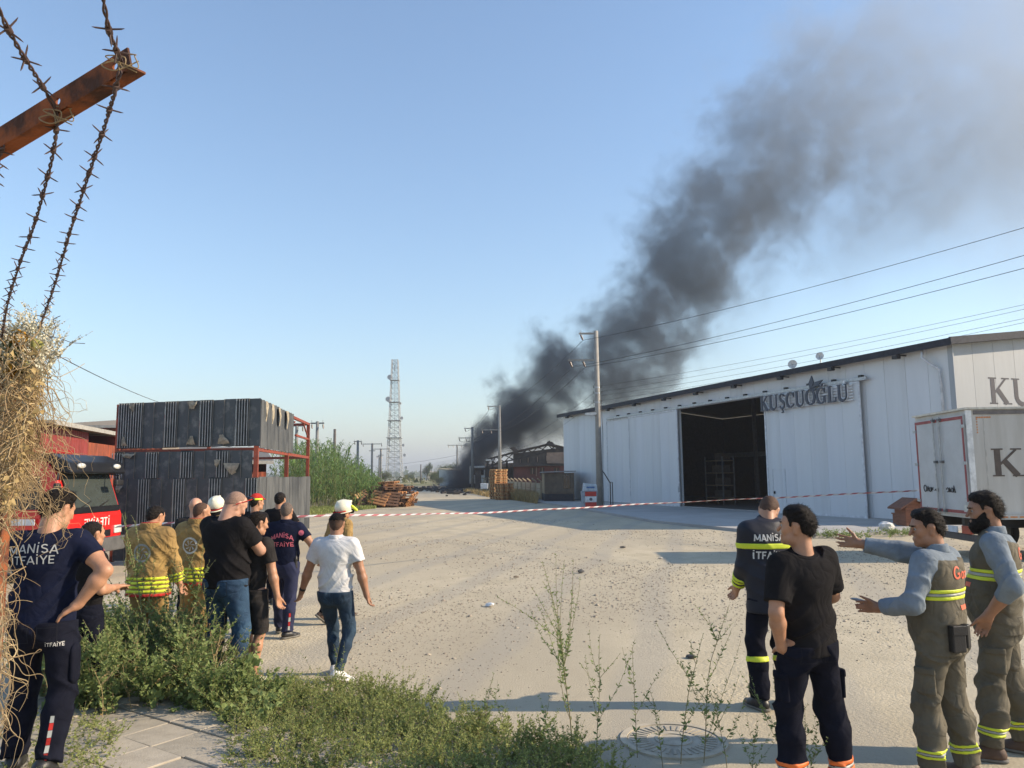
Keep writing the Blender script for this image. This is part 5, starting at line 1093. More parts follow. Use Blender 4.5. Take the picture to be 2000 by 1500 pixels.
        for sx in (-1,1): P.append(cap(tl((sx*.135,-.012,.465)),tl((sx*.03,-.02,.515)),.045+inf,.045+inf,k=.05)); P.append(cap(tl((sx*.07,.06,.34)),tl((sx*.06,.06,.36)),.06*k+inf*.5,k=.06))
        if s.belly: P.append(cap(tl((0,.045,.03)),tl((0,.05,.14)),.105+s.belly+inf*.5,k=.07,fr=F_,sc=(1.12,1,1)))
        return P
    def shirt(s, mat, name='shirt', sleeve=.62, inf=.014, hem=-.11, r=.066, collar=.5, amp=.006, zc=(1.0,), loose=0., long=0, cuff=.042, chest=1., sleeves=True, v=None, neck=.545, under=None):
        P = s.torso_prims(inf, chest, hem-.06, loose); k = .6+.4*s.bulk
        if sleeves:
            for q in 'LR':
                a, e, w = s.sh[q], s.el[q], s.wr[q]
                if long: P += [cap(a,e,r*k,(r-.010)*k,k=.05), cap(e,e+(w-e)*long,(r-.009)*k,cuff,k=.025,cutb=True)]
                else: P += [cap(a,a+(e-a)*sleeve,r*k,(r+.006)*k,k=.05,cutb=True)]
        P.append(cap(s.tl((0,-.018,.50)),s.tl((0,-.012,neck)),.068+inf*.4,.064+inf*.3,k=.03))
        hz = s.tl((0,0,hem)); zn = s.T[:,2]; nz = s.tl((0,0,neck)); nn = unit(s.T@np.array((0,-.35,1.)))
        fd = folds(s.seed*13+3, amp, zc=zc, zw=.14)
        def post(D,X,Y,Z):
            D = np.maximum(D, -((X-hz[0])*zn[0]+(Y-hz[1])*zn[1]+(Z-hz[2])*zn[2])); rn = np.sqrt((X-nz[0])**2+(Y-nz[1])**2); return np.maximum(D, np.minimum((X-nz[0])*nn[0]+(Y-nz[1])*nn[1]+(Z-nz[2])*nn[2], .125-rn))
        s.sh_args = (P, fd, post); VF = surf(P, v or s.v, fold=fd, post=post); o = s.put(name, VF, mat)
        s.bvh['shirt'] = BVHTree.FromPolygons(VF[0].tolist(), VF[1].tolist()); s.bvh['shirt_o'] = o; return o
    def trousers(s, mat, name='trousers', r=(.094,.071,.060), end=1.0, amp=.007, top=.06, shorts=False, zc=(.5,.12,.85), seed=0, flare=0.):
        k = s.bulk; F_ = s.T; P = [cap(s.pel+np.array((0,0,-.06)),s.tl((0,0,top+.06)),.112*k,.106*k,k=.05,sc=(1.3,.98,1),fr=np.eye(3))]
        for sx in (-1,1): P.append(cap(s.pel+np.array((sx*.07,-.05,-.05)),s.pel+np.array((sx*.075,-.04,-.09)),.084*k,k=.05))
        if s.belly: P.append(cap(s.tl((0,.03,.0)),s.tl((0,.035,.05)),.10+s.belly*.8,k=.06))
        for q in 'LR':
            h, kn_, an = s.hip[q], s.knee[q], s.ank[q]
            if shorts: P.append(cap(h,h+(kn_-h)*shorts,r[0]*k,r[1],k=.045,cutb=True))
            else: P += [cap(h,kn_,r[0]*k,r[1],k=.045), cap(kn_,kn_+(an-kn_)*.35+np.array((0,-.012,0)),r[1],(r[1]+r[2])/2+.002,k=.03), cap(kn_+(an-kn_)*.35+np.array((0,-.012,0)),kn_+(an-kn_)*end,(r[1]+r[2])/2+.002,r[2]+flare,k=.03,cutb=True)]
        tz = s.tl((0,0,top)); zn = s.T[:,2]
        def post(D,X,Y,Z): return np.maximum(D, (X-tz[0])*zn[0]+(Y-tz[1])*zn[1]+(Z-tz[2])*zn[2])
        s.tr_args = (P, folds(s.seed*7+seed+1, amp, .5, zc=zc, zw=.10), post); VF = surf(P, s.v, fold=s.tr_args[1], post=post); o = s.put(name, VF, mat); s.bvh['trousers'] = BVHTree.FromPolygons(VF[0].tolist(), VF[1].tolist()); s.bvh['trousers_o'] = o; return o
    def band(s, which, sel, mat, name='reflective_band', off=.005, v=None, parent=None):
        """a strip of the garment's own surface, lifted by off, where sel(x,y,z) < 0"""
        P, fd, post = s.sh_args if which == 'shirt' else s.tr_args
        def post2(D,X,Y,Z): return np.maximum(post(D,X,Y,Z)-off, sel(X,Y,Z))
        VF = surf(P, v or min(s.v,.009), fold=fd, post=post2)
        return s.put(name, VF, mat, parent or s.bvh[which+'_o'])
    def tband(s, z0, z1):  # torso band between torso heights
        zn = s.T[:,2]; p = s.pel; return lambda X,Y,Z: np.abs((X-p[0])*zn[0]+(Y-p[1])*zn[1]+(Z-p[2])*zn[2]-(z0+z1)/2)-(z1-z0)/2
    def legband(s, q, t0, t1, only=None):
        a, b = s.knee[q], s.ank[q]; L = np.linalg.norm(b-a); d = (b-a)/L; ox = s.ank['L' if q == 'R' else 'R']
        def f(X,Y,Z):
            t = ((X-a[0])*d[0]+(Y-a[1])*d[1]+(Z-a[2])*d[2])/L; g = (np.abs(t-(t0+t1)/2)-(t1-t0)/2)*L
            c = [a[i]+t*d[i]*L for i in range(3)]; return np.maximum(g, np.sqrt((X-c[0])**2+(Y-c[1])**2+(Z-c[2])**2)-.12)
        return f
    def armband(s, q, t0, t1, lower=True):
        a, b = (s.el[q], s.wr[q]) if lower else (s.sh[q], s.el[q]); L = np.linalg.norm(b-a); d = (b-a)/L
        def f(X,Y,Z):
            t = ((X-a[0])*d[0]+(Y-a[1])*d[1]+(Z-a[2])*d[2])/L; c = [a[i]+t*d[i]*L for i in range(3)]
            return np.maximum((np.abs(t-(t0+t1)/2)-(t1-t0)/2)*L, np.sqrt((X-c[0])**2+(Y-c[1])**2+(Z-c[2])**2)-.09)
        return f
    def project(s, quads, mat, name, o, ux, vz, which='shirt', dirn=None, off=.004, sub=2):
        """lay flat lettering (2D quads in metres) onto the garment: origin o, axes ux, vz, cast along dirn"""
        bv = s.bvh[which]; ux = unit(ux); vz = unit(vz); dn = unit(np.cross(vz, ux)) if dirn is None else unit(dirn); o = np.array(o,float); V = []; F_ = []
        for q in quads:
            q = [np.array(p) for p in q]; n = 3 if sub > 1 else 1; e0 = max(1,int(np.linalg.norm(q[1]-q[0])/.02)); e1 = max(1,int(np.linalg.norm(q[2]-q[1])/.02)); base = len(V)
            for i in range(e0+1):
                for j in range(e1+1):
                    a, b = i/e0, j/e1; p = (q[0]*(1-a)+q[1]*a)*(1-b)+(q[3]*(1-a)+q[2]*a)*b; w_ = o+ux*p[0]+vz*p[1]
                    hit = bv.ray_cast(Vector(w_-dn*.6), Vector(dn))
                    V.append(np.array(hit[0])-dn*(off+random.uniform(0,.0006)) if hit[0] is not None else np.full(3,np.nan))
            for i in range(e0):
                for j in range(e1): k = base+i*(e1+1)+j; F_.append((k,k+1,k+e1+2,k+e1+1))
        V = np.array(V); bad = np.isnan(V[:,0]); F_ = [f for f in F_ if not bad[list(f)].any() and max(np.linalg.norm(V[f[0]]-V[f[2]]),np.linalg.norm(V[f[1]]-V[f[3]])) < .08]
        if not F_: return None
        us = sorted({i for f in F_ for i in f}); mp = {i: k for k, i in enumerate(us)}; me = npmesh(name, V[us], [[mp[i] for i in f] for f in F_]); ob = mesh_obj(name, me, mat, s.bvh[which+'_o'], True); return ob
    def back_text(s, txt, z, h, wd, mat, arch=0., font=SANSF, x0=0., bold=1., name='back_lettering'):
        q, w_ = text_quads(txt, font, bold=bold); k = wd/w_
        q = [[((p[0]-w_/2)*k+x0, p[1]*h - arch*((p[0]-w_/2)*k/(wd/2))**2) for p in poly] for poly in q]
        return s.project(q, mat, name, s.tl((0,-.3,z)), s.T[:,0], s.T[:,2], dirn=s.T[:,1])
    def shoes(s, mat, sole=SOLE, name='shoe', big=1., boot=0.):
        for q in 'LR':
            F_ = s.foot[q]; an = s.ank[q]; f = lambda p: an+F_@np.array(p,float)
            P = [cap(f((0,-.045,-.045)),f((0,.09,-.055)),.04*big,.038*big,k=.03,fr=F_,sc=(1,1,.9)), cap(f((-.008,.09,-.058)),f((.004,.165,-.062)),.044*big,.032*big,k=.03,fr=F_,sc=(1,1,.72)), cap(f((0,-.02,-.02)),f((0,.03,-.03)),.042*big,k=.04)]
            if boot: P.append(cap(f((0,-.015,-.03)),an+unit(s.knee[q]-an)*boot,.046,.05,k=.03))
            bz = f((0,0,-.085)); n = F_[:,2]
            def post(D,X,Y,Z): return np.maximum(D, -((X-bz[0])*n[0]+(Y-bz[1])*n[1]+(Z-bz[2])*n[2]-.018))
            o = s.put(name, surf(P,.007,post=post), mat)
            P2 = [cap(f((0,-.05,-.07)),f((0,.09,-.07)),.045*big,.045*big,k=.03), cap(f((0,.09,-.07)),f((.002,.168,-.07)),.049*big,.035*big,k=.03)]
            def post2(D,X,Y,Z): t = (X-bz[0])*n[0]+(Y-bz[1])*n[1]+(Z-bz[2])*n[2]; return np.maximum(D, np.abs(t-.011)-.011)
            s.put('sole', surf(P2,.006,post=post2), sole, o)
    def neckrib(s, mat):
        nz = s.tl((0,0,.54)); nn = unit(s.T@np.array((0,-.35,1.)))
        s.band('shirt', lambda X,Y,Z: np.maximum(np.abs((X-nz[0])*nn[0]+(Y-nz[1])*nn[1]+(Z-nz[2])*nn[2]+.010)-.011, np.sqrt((X-nz[0])**2+(Y-nz[1])**2)-.11), mat, 'neck_rib', off=.004)
    def seams(s, col, w_=.0032, pockets=True, flap=False):
        m_ = M('seam_'+str(round(sum(col),3)), col, .9); q = [[(-w_/2,-.13),(w_/2,-.13),(w_/2,.02),(-w_/2,.02)]]; p = s.pel
        s.project(q, m_, 'seat_seam', p+np.array((0,-.4,-.0)), (1,0,0), (0,0,1), which='trousers', dirn=(0,1,0), off=.002)
        for sx in (-1,1):
            if not pockets: continue
            h, b = .058, .065; Q = [[(-h,b),(h,b),(h,b-w_*1.6),(-h,b-w_*1.6)],[(-h,b),(-h+w_,b),(-h+.006+w_,-b),(-h+.006,-b)],[(h,b),(h-w_,b),(h-.006-w_,-b),(h-.006,-b)],[(-h+.006,-b),(h-.006,-b),(h-.006,-b+w_),(-h+.006,-b+w_)]]
            if flap: Q += [[(-h,b-.035),(h,b-.035),(h,b-.035-w_),(-h,b-.035-w_)]]
            s.project(Q, m_, 'back_pocket_seam', p+np.array((sx*.082,-.4,-.075)), (1,0,0), (0,0,1), which='trousers', dirn=(0,1,0), off=.002)
    def cargo(s, mat):
        for q, sx in (('L',-1),('R',1)):
            c = s.hip[q]*.3+s.knee[q]*.7; o = s.piece('cargo_pocket', [cap(c+np.array((sx*.075,-.012,.10)),c+np.array((sx*.072,-.014,-.045)),.058,k=.02,sc=(.42,1.1,1),fr=np.eye(3))], mat, .009, post=lambda D,X,Y,Z: np.maximum(D,np.abs(Z-c[2]-.03)-.085))
            s.piece('pocket_flap', [cap(c+np.array((sx*.078,-.012,.10)),c+np.array((sx*.077,-.013,.06)),.060,k=.02,sc=(.45,1.12,1),fr=np.eye(3))], mat, .009, o, post=lambda D,X,Y,Z: np.maximum(D,np.abs(Z-c[2]-.095)-.024))
    def piece(s, name, prims, mat, h=.006, parent=None, post=None): return s.put(name, surf(prims,h,post=post), mat, parent)
    def helmet(s, mat=HELM, yel=True):
        hl = s.hl; F_ = s.hR; c = hl((0,-.02,.035))
        def post(D,X,Y,Z):
            X, Y, Z = X-s.hc[0], Y-s.hc[1], Z-s.hc[2]; x, y, z = [X*F_[0,i]+Y*F_[1,i]+Z*F_[2,i] for i in range(3)]; zb = -.035+np.clip(y/.09,-1,1)*.05; return np.maximum(D, zb-z)
        o = s.piece('helmet', [cap(c,c+1e-4,.122,k=.02,fr=F_,sc=(.95,1.16,1.02)), cap(hl((0,-.13,.10)),hl((0,.09,.145)),.018,k=.03)], mat, .007, post=post)
        rim = [hl((.122*math.sin(a),-.02+.148*math.cos(a),-.03+.05*math.cos(a))) for a in np.linspace(0,2*PI,25)]
        MB().tube([Vector(p) for p in rim],.009,6).build('helmet_rim',mat,o,smooth=True,local=True)
        strip = [hl((.121*math.sin(a),-.02+.147*math.cos(a),-.008+.05*math.cos(a))) for a in np.linspace(R(100),R(260),13)]
        MB().tube([Vector(p) for p in strip],.010,6).build('helmet_strip',REDC,o,smooth=True,local=True)
        s.piece('neck_guard', [cap(hl((0,-.07,-.05)),hl((0,-.05,-.11)),.075,.085,k=.03,fr=F_,sc=(1.1,.9,1))], BLACKT, .009)
        if yel: s.piece('helmet_lamp', [cap(hl((.10,.06,.07)),hl((.12,.13,.02)),.02,.024,k=.01)], HIVIZ, .006, o); s.piece('visor', [cap(hl((-.08,.1,.0)),hl((.08,.1,.0)),.03,k=.02,fr=F_,sc=(1,.7,1.2))], FB, .007, o)
def disc_quads(cx, cy, r0, r1, n=24): return [[(cx+r0*math.cos(a),cy+r0*math.sin(a)),(cx+r1*math.cos(a),cy+r1*math.sin(a)),(cx+r1*math.cos(b),cy+r1*math.sin(b)),(cx+r0*math.cos(b),cy+r0*math.sin(b))] for a, b in ((2*PI*i/n,2*PI*(i+1)/n) for i in range(n))]
# ------------------------------------------------------------------ the people in the picture
def spot(px, py, z=0.): p = gp(px, py, z); return (p.x, p.y, z if z else float(hgt(p.x,p.y))+.004)
def face(p, deg=0): return math.atan2(-p[0], p[1])*0 + R(deg)       # heading: 0 looks away from us, positive turns left
# 1 fireman with hand on hip, left foreground
p = spot(66, 1508, .075)
P1 = Person('firefighter in navy T-shirt lettered MANİSA İTFAİYE, right hand on hip, left foreground', p, 0, H=1.87, yaw=R(8), v=.0095, bulk=1.1, belly=.02, lean=(R(4),R(-1)), pelvis=(-.0,0,-.01), hd=(R(-28),R(14),0), feet=dict(L=(-.14,.06,0,.2,0), R=(.15,-.18,.03,-.35,R(28))), hands=dict(R=dict(p=(.235,-.085,1.02),hint=(1,-.35,-.1),dir=(-.75,-.1,-.45),thumb=(0,.75,.3),curl=.35), L=dict(p=(-.30,.12,.98),hint=(-1,-.3,0))), hseed=1)
P1.body(); P1.hair(t=.014,nape=-.072,seed=1,top=.006); P1.shirt(NAVY,sleeve=.6,hem=-.10,inf=.018,amp=.007,zc=(1.0,1.2)); P1.trousers(NAVYP,r=(.103,.082,.078),amp=.009,top=-.03,zc=(.5,.15,.8)); P1.shoes(LEATH,big=1.08)
P1.back_text('MANiSA',.40,.056,.30,M('print_grey',(.40,.41,.40),.6),arch=.012,bold=.75,x0=-.03); P1.back_text('iTFAiYE',.33,.052,.27,MATS['print_grey'],bold=.75,x0=-.03); P1.neckrib(NAVY); P1.seams((.006,.007,.014),flap=True)
P1.project(disc_quads(0,0,0,.033,18),PINKP,'sleeve_badge',(P1.sh['R']+np.array((.2,-.03,-.07))),(0,1,.1),(0,0,1),dirn=(-1,.15,0))
c = P1.hip['R']*.35+P1.knee['R']*.65; o = P1.piece('cargo_pocket',[cap(c+np.array((.078,-.01,.09)),c+np.array((.082,-.012,-.06)),.055,k=.02,sc=(.42,1.15,1))],NAVYP,.009)
q, w_ = text_quads('iTFAiYE',SANSF,bold=.8); P1.project([[((a-w_/2)*.11/w_,b*.026) for a,b in poly] for poly in q],WHIT,'pocket_lettering',c+np.array((.06,-.3,.14)),(1,.5,0),(0,0,1),which='trousers',dirn=(-.35,1,0),off=.006)
a, b = P1.knee['R'], P1.ank['R']; u_ = b-a
for k in range(6):
    x0 = a+u_*(.3+.105*k); x1 = a+u_*(.3+.105*k+.1); off = np.array((.02,-.086,0)); P1.project([[(-.011,0),(.011,0),(.011,float(x1[2]-x0[2])),(-.011,float(x1[2]-x0[2]))]], SILV if k % 2 == 0 else REDC, 'leg_trim', x0+np.array((.01,-.4,0)), (1,0,0), (0,0,1), which='trousers', dirn=(0,1,0))
# 2 man hidden behind him
p = spot(158, 1392); P2 = Person('dark shirted man mostly hidden behind the left firefighter, before the fire engine', p, 0, H=1.63, yaw=R(-30), v=.013, hseed=2, hands=dict(R=dict(p=(.10,.22,1.12),hint=(.6,-1,-.3)),L=dict(p=(-.1,.22,1.1),hint=(-.6,-1,-.3))))
P2.body(); P2.hair(); P2.shirt(BLACKT); P2.trousers(NAVYP); P2.shoes(LEATH)
# 3, 4 firefighters in tan turnout coats
def turnout(label, p, H, yaw, seed, hd, emblem, hair=None, hands=None, ring=True):
    q = Person(label, p, 0, H=H, yaw=yaw, v=.0115, bulk=1.05, hd=hd, hseed=seed, hands=hands or dict(R=dict(p=(.31,.1,.86),hint=(.7,-1,0)),L=dict(p=(-.27,.16,.9),hint=(-.7,-1,0))))
    q.body(v=.010); q.hair(**(hair or {})); q.shirt(TAN,'turnout_coat',long=.86,inf=.042,hem=-.17,r=.088,cuff=.062,amp=.011,zc=(1.0,1.25),loose=.022,neck=.575,chest=1.04)
    q.trousers(TAN,'turnout_trousers',r=(.115,.095,.09),amp=.010); q.shoes(LEATH,big=1.1,boot=.12)
    for i in range(4): q.band('shirt', (lambda f, A_: (lambda X,Y,Z: np.maximum(f(X,Y,Z), np.minimum(np.minimum(np.sqrt((X-q.el['R'][0])**2+(Y-q.el['R'][1])**2+(Z-q.wr['R'][2])**2)*0+9, 9), np.abs(X-q.pel[0])-.235))))(q.tband(-.135+.045*i,-.103+.045*i),0), HIVIZ, off=.006)
    for i in range(3): q.band('shirt', q.armband('R',.50+.14*i,.60+.14*i), HIVIZ, 'sleeve_band', off=.006); q.band('shirt', q.armband('L',.50+.14*i,.60+.14*i), HIVIZ, 'sleeve_band', off=.006)
    q.band('shirt', q.tband(-.22,-.145), REDC, 'red_hem', off=.004)
    for s_ in 'LR':
        q.band('trousers', q.legband(s_,.62,.70), HIVIZ, off=.006); q.band('trousers', q.legband(s_,.74,.82), HIVIZ, off=.006)
    q.piece('collar',[cap(q.tl((0,-.03,.52)),q.tl((0,-.03,.585)),.095,.10,k=.02,fr=q.T,sc=(1,.95,1))],TAN,.009,post=lambda D,X,Y,Z: np.maximum(np.maximum(D,-(D+.014)),np.abs(Z-q.tl((0,0,.56))[2])-.05))
    q.piece('red_lining',[cap(q.tl((0,-.03,.58)),q.tl((0,-.03,.60)),.092,k=.02,fr=q.T,sc=(1,.95,1))],REDC,.009,post=lambda D,X,Y,Z: np.maximum(D,np.abs(Z-q.tl((0,0,.60))[2])-.012))
    em = M('badge_grey',(.30,.29,.25),.6) if emblem else M('badge_white',(.55,.54,.48),.6)
    q.project(disc_quads(0,0,.078,.10),em,'back_badge_ring',q.tl((0,-.3,.29)),q.T[:,0],q.T[:,2],dirn=q.T[:,1]); sp_ = []
    for k in range(7): a = 2*PI*k/7; sp_ += [[(.014*math.cos(a+1.2),.014*math.sin(a+1.2)),(.07*math.cos(a),.07*math.sin(a)),(.06*math.cos(a+.35),.06*math.sin(a+.35)),(.014*math.cos(a+1.9),.014*math.sin(a+1.9))]]
    q.project(sp_,em,'back_badge_motif',q.tl((0,-.3,.29)),q.T[:,0],q.T[:,2],dirn=q.T[:,1]); return q
p = spot(283, 1305); turnout('firefighter in tan coat with grey back badge and black hair, behind the weeds', p, 1.72, R(-6), 3, (R(-15),R(16),0), 1)
p = spot(378, 1268); turnout('firefighter in tan coat with white back badge and cropped hair', p, 1.72, R(-10), 4, (R(-30),R(8),0), 0, dict(mat=HAIRS,t=.003,rough=.0008))
# 5 bald man and 6 white helmet beyond
p = spot(372, 1235); P5 = Person('bald man mostly hidden behind the second tan coat', p, 0, H=1.75, yaw=R(5), v=.013, hseed=5, skin=1); P5.body(); P5.shirt(CHARC); P5.trousers(NAVYP); P5.shoes(LEATH)
p = spot(414, 1205); P6 = Person('firefighter in white helmet standing behind the man in black', p, 0, H=1.71, yaw=R(-5), v=.012, hseed=6); P6.body(v=.012); P6.shirt(TAN,'turnout_coat',long=.86,inf=.04,r=.085,cuff=.06,hem=-.17,amp=.010,loose=.02,neck=.57); P6.trousers(TAN,r=(.112,.093,.09)); P6.shoes(LEATH); P6.helmet(yel=False)
# 7 big man in black with jeans, looking down
p = spot(434, 1345); P7 = Person('big man in black T-shirt and blue jeans with sunglasses pushed onto his head', (p[0],p[1],.02), 0, H=1.88, yaw=R(-24), v=.0095, bulk=1.2, belly=.05, lean=(R(-2),0), hd=(R(-18),R(34),R(4)), skin=1, hseed=7, feet=dict(L=(-.15,.0,0,.2,0),R=(.16,.05,0,-.25,0)), hands=dict(R=dict(p=(.10,.36,1.16),hint=(.9,-.6,-.5),dir=(-.4,.9,.1),thumb=(0,.1,1),curl=.8),L=dict(p=(-.08,.36,1.15),hint=(-.9,-.6,-.5),dir=(.4,.9,.1),thumb=(0,.1,1),curl=.8)))
P7.body(); P7.hair(mat=HAIRV,t=.0025,nape=-.05,front=.075,rough=.0006); P7.shirt(BLACKT,sleeve=.66,inf=.02,hem=-.08,r=.074,amp=.007,loose=.012,zc=(1.05,1.2)); P7.trousers(JEANS,r=(.106,.083,.074),amp=.009,top=.0,zc=(.5,.12,.3)); P7.shoes(LEATH,big=1.05); P7.neckrib(BLACKT)
P7.piece('phone',[cap(np.array((-.03,.44,1.17)),np.array((.03,.44,1.17)),.012,sc=(1.6,1,5),fr=np.eye(3))],LEATH,.006)
hl = P7.hl; MB().tube([Vector(hl((-.085,-.04,-.01))),Vector(hl((-.09,.02,.06))),Vector(hl((-.07,.075,.115)))],.004,5).build('sunglasses_arm',REDC,P7.t,local=True); MB().tube([Vector(hl((.084,-.045,-.01))),Vector(hl((.09,.02,.06))),Vector(hl((.07,.075,.115)))],.004,5).build('sunglasses_arm',REDC,P7.t,local=True)
P7.piece('sunglasses_lens',[cap(hl((-.06,.082,.118)),hl((-.015,.092,.122)),.017,k=.01),cap(hl((.06,.082,.118)),hl((.015,.092,.122)),.017,k=.01)],FB,.005)
for sx in (-1,1):
    c = P7.pel+np.array((sx*.085,-.15,-.08)); pk = [[(-.06,.065),(.06,.065),(.06,.06),(-.06,.06)],[(-.06,.06),(-.056,.06),(-.05,-.06),(-.054,-.06)],[(.06,.06),(.056,.06),(.05,-.06),(.054,-.06)],[(-.052,-.06),(0,-.082),(0,-.077),(-.05,-.055)],[(.052,-.06),(0,-.082),(0,-.077),(.05,-.055)]]
    P7.project(pk,M('denim_stitch',(.012,.02,.035),.9),'back_pocket_seam',c+np.array((0,-.3,0)),(1,0,0),(0,0,1),which='trousers',dirn=(0,1,0),off=.0035)
# 8 man in black with shorts
p = spot(487, 1332); P8 = Person('man in black T-shirt and dark shorts holding a cigarette', p, 0, H=1.66, yaw=R(-22), v=.010, hd=(R(-25),R(10),0), skin=0, hseed=8, feet=dict(L=(-.1,.12,0,.1,0),R=(.1,-.06,0,-.2,0)), hands=dict(R=dict(p=(.31,.04,.83),hint=(.5,-1,0),curl=.55),L=dict(p=(-.26,.1,.86),hint=(-.5,-1,0))))
P8.body(legs=True); P8.hair(t=.012); P8.shirt(CHARC,sleeve=.68,amp=.006,r=.068); P8.trousers(CHARC,'shorts',shorts=.98,r=(.1,.088,.08),amp=.009,top=.0); P8.shoes(SNEAK,name='sandal'); P8.neckrib(CHARC); P8.seams((.012,.011,.01))
w_ = P8.wr['R']; MB().tube([Vector(w_+np.array((.02,.03,-.10))),Vector(w_+np.array((.055,.0,-.125)))],.005,6).build('cigarette',WHIT,P8.t,local=True)
# 9 navy polo fireman walking
p = spot(553, 1241); P9 = Person('grey haired fireman in navy polo lettered MANİSA İTFAİYE in pink, walking', p, 0, H=1.69, yaw=R(-4), v=.0105, bulk=1.05, belly=.03, hd=(R(6),R(3),0), hseed=9, feet=dict(L=(-.12,.20,0,.1,0),R=(.10,-.12,0,-.6,0)), hands=dict(R=dict(p=(.42,.12,.98),hint=(.8,-1,-.1),curl=.45),L=dict(p=(-.36,.15,.98),hint=(-.8,-1,0))))
P9.body(v=.009); P9.hair(mat=HAIRG,t=.005,rough=.001); P9.shirt(NAVY,sleeve=.62,inf=.018,hem=-.02,amp=.006,neck=.565); P9.trousers(M('navy_blue_trouser',(.022,.026,.06),.85,scale=6,spec=.2,bump=.2,bscale=200),r=(.1,.08,.074),amp=.008,top=.03); P9.shoes(LEATH)
P9.back_text('MANiSA',.345,.062,.30,PINKP,arch=.05); P9.back_text('iTFAiYE',.225,.058,.30,PINKP)
P9.project(disc_quads(0,0,0,.036,18),PINKP,'sleeve_badge',P9.sh['R']+(P9.el['R']-P9.sh['R'])*.3+np.array((0,-.3,0)),(1,0,0),(0,0,1),dirn=(0,1,0)); P9.piece('collar',[cap(P9.tl((0,-.02,.53)),P9.tl((0,-.015,.575)),.076,k=.01)],NAVY,.008,post=lambda D,X,Y,Z: np.maximum(D,np.abs(Z-P9.tl((0,0,.55))[2])-.028))
P9.piece('belt_radio',[cap(P9.pel+np.array((.165,-.05,.05)),P9.pel+np.array((.17,-.05,-.05)),.028,sc=(.8,1,1),fr=np.eye(3)),cap(P9.pel+np.array((.17,-.05,.05)),P9.pel+np.array((.175,-.05,.16)),.008)],LEATH,.007)
for k in range(4): x0 = P9.knee['R']+(P9.ank['R']-P9.knee['R'])*(.42+.13*k); P9.project([[(-.011,0),(.011,0),(.011,-.05),(-.011,-.05)]], SILV if k % 2 else REDC, 'leg_trim', x0+np.array((.04,-.4,0)), (1,0,0), (0,0,1), which='trousers', dirn=(0,1,0))
# 10 red cap, 11 dark haired man further back
p = spot(493, 1192); P10 = Person('man in black shirt with red and yellow cap near the steel stack', p, 0, H=1.74, yaw=R(-25), v=.0125, hseed=10, hd=(R(-15),0,0)); P10.body(v=.010); P10.hair(t=.008); P10.shirt(BLACKT); P10.trousers(NAVYP); P10.shoes(LEATH)
hl = P10.hl; P10.piece('cap',[cap(hl((0,-.015,.05)),hl((0,-.015,.051)),.102,fr=P10.hR,sc=(.9,1.08,.95)),cap(hl((-.05,.09,.045)),hl((.05,.09,.045)),.03,fr=P10.hR,sc=(1,1.3,.4))],REDC,.007,post=lambda D,X,Y,Z: np.maximum(D,(hl((0,0,.045))[2]-Z))); P10.piece('cap_band',[cap(hl((0,-.015,.048)),hl((0,-.015,.049)),.106,fr=P10.hR,sc=(.9,1.08,.9))],HIVIZ,.007,post=lambda D,X,Y,Z: np.maximum(D,np.abs(Z-hl((0,0,.055))[2])-.016))
P10.project(disc_quads(0,0,0,.03,14),PINKP,'sleeve_badge',P10.sh['R']+np.array((.02,-.3,-.06)),(1,0,0),(0,0,1),dirn=(0,1,0))
p = spot(541, 1180); P11 = Person('dark haired man in black polo beside the corrugated sheets', p, 0, H=1.76, yaw=R(-8), v=.0125, hseed=11, hands=dict(R=dict(p=(.19,.17,1.06),hint=(1,-.7,-.3)),L=dict(p=(-.19,.17,1.06),hint=(-1,-.7,-.3)))); P11.body(v=.010); P11.hair(t=.011); P11.shirt(BLACKT,neck=.565); P11.trousers(NAVYP); P11.shoes(LEATH)
# 12 white polo man walking
p = spot(652, 1324); P12 = Person('man in white polo shirt and dark jeans walking with white sneakers', p, 0, H=1.665, yaw=R(-6), v=.0095, bulk=1.06, hd=(R(8),R(4),0), skin=2, hseed=12, pelvis=(0,0,-.03), feet=dict(L=(-.05,.18,0,.15,0),R=(.10,-.14,.02,-.75,R(14))), hands=dict(L=dict(p=(-.40,.08,.88),hint=(-.7,-1,-.1),curl=.45,thumb=(.3,1,0)),R=dict(p=(.34,.02,.85),hint=(.8,-1,0),curl=.6,thumb=(-.3,1,0))))
P12.body(); P12.hair(mat=HAIRS,t=.0025,nape=-.065,rough=.0006); P12.hair(mat=HAIRB,t=.007,nape=.022,rough=.001); P12.shirt(WHITE,sleeve=.66,inf=.018,r=.072,hem=-.09,amp=.0075,zc=(1.0,1.15),neck=.56); P12.trousers(JEANSD,r=(.094,.068,.05),amp=.008,top=-.02,zc=(.5,.15)); P12.shoes(SNEAK,sole=WHIT,big=1.06); P12.seams((.012,.02,.032))
P12.piece('collar',[cap(P12.tl((0,-.02,.525)),P12.tl((0,-.015,.565)),.077,k=.01)],WHITE,.008,post=lambda D,X,Y,Z: np.maximum(D,np.abs(Z-P12.tl((0,0,.545))[2])-.026))
w_ = P12.wr['L']; d_ = unit(w_-P12.el['L']); P12.piece('wristwatch',[cap(w_-d_*.03,w_-d_*.012,.036)],LEATH,.005,post=lambda D,X,Y,Z: np.maximum(D,np.abs((X-w_[0])*d_[0]+(Y-w_[1])*d_[1]+(Z-w_[2])*d_[2]+.02)-.014))
for q in 'LR':
    F_ = P12.foot[q]; an = P12.ank[q]
    for sx in (-1,1): MB().tube([Vector(an+F_@np.array((sx*.044,-.03,-.03))),Vector(an+F_@np.array((sx*.048,.03,-.05))),Vector(an+F_@np.array((sx*.046,.09,-.045)))],.008,5).build('shoe_stripe',LEATH,P12.t,local=True)
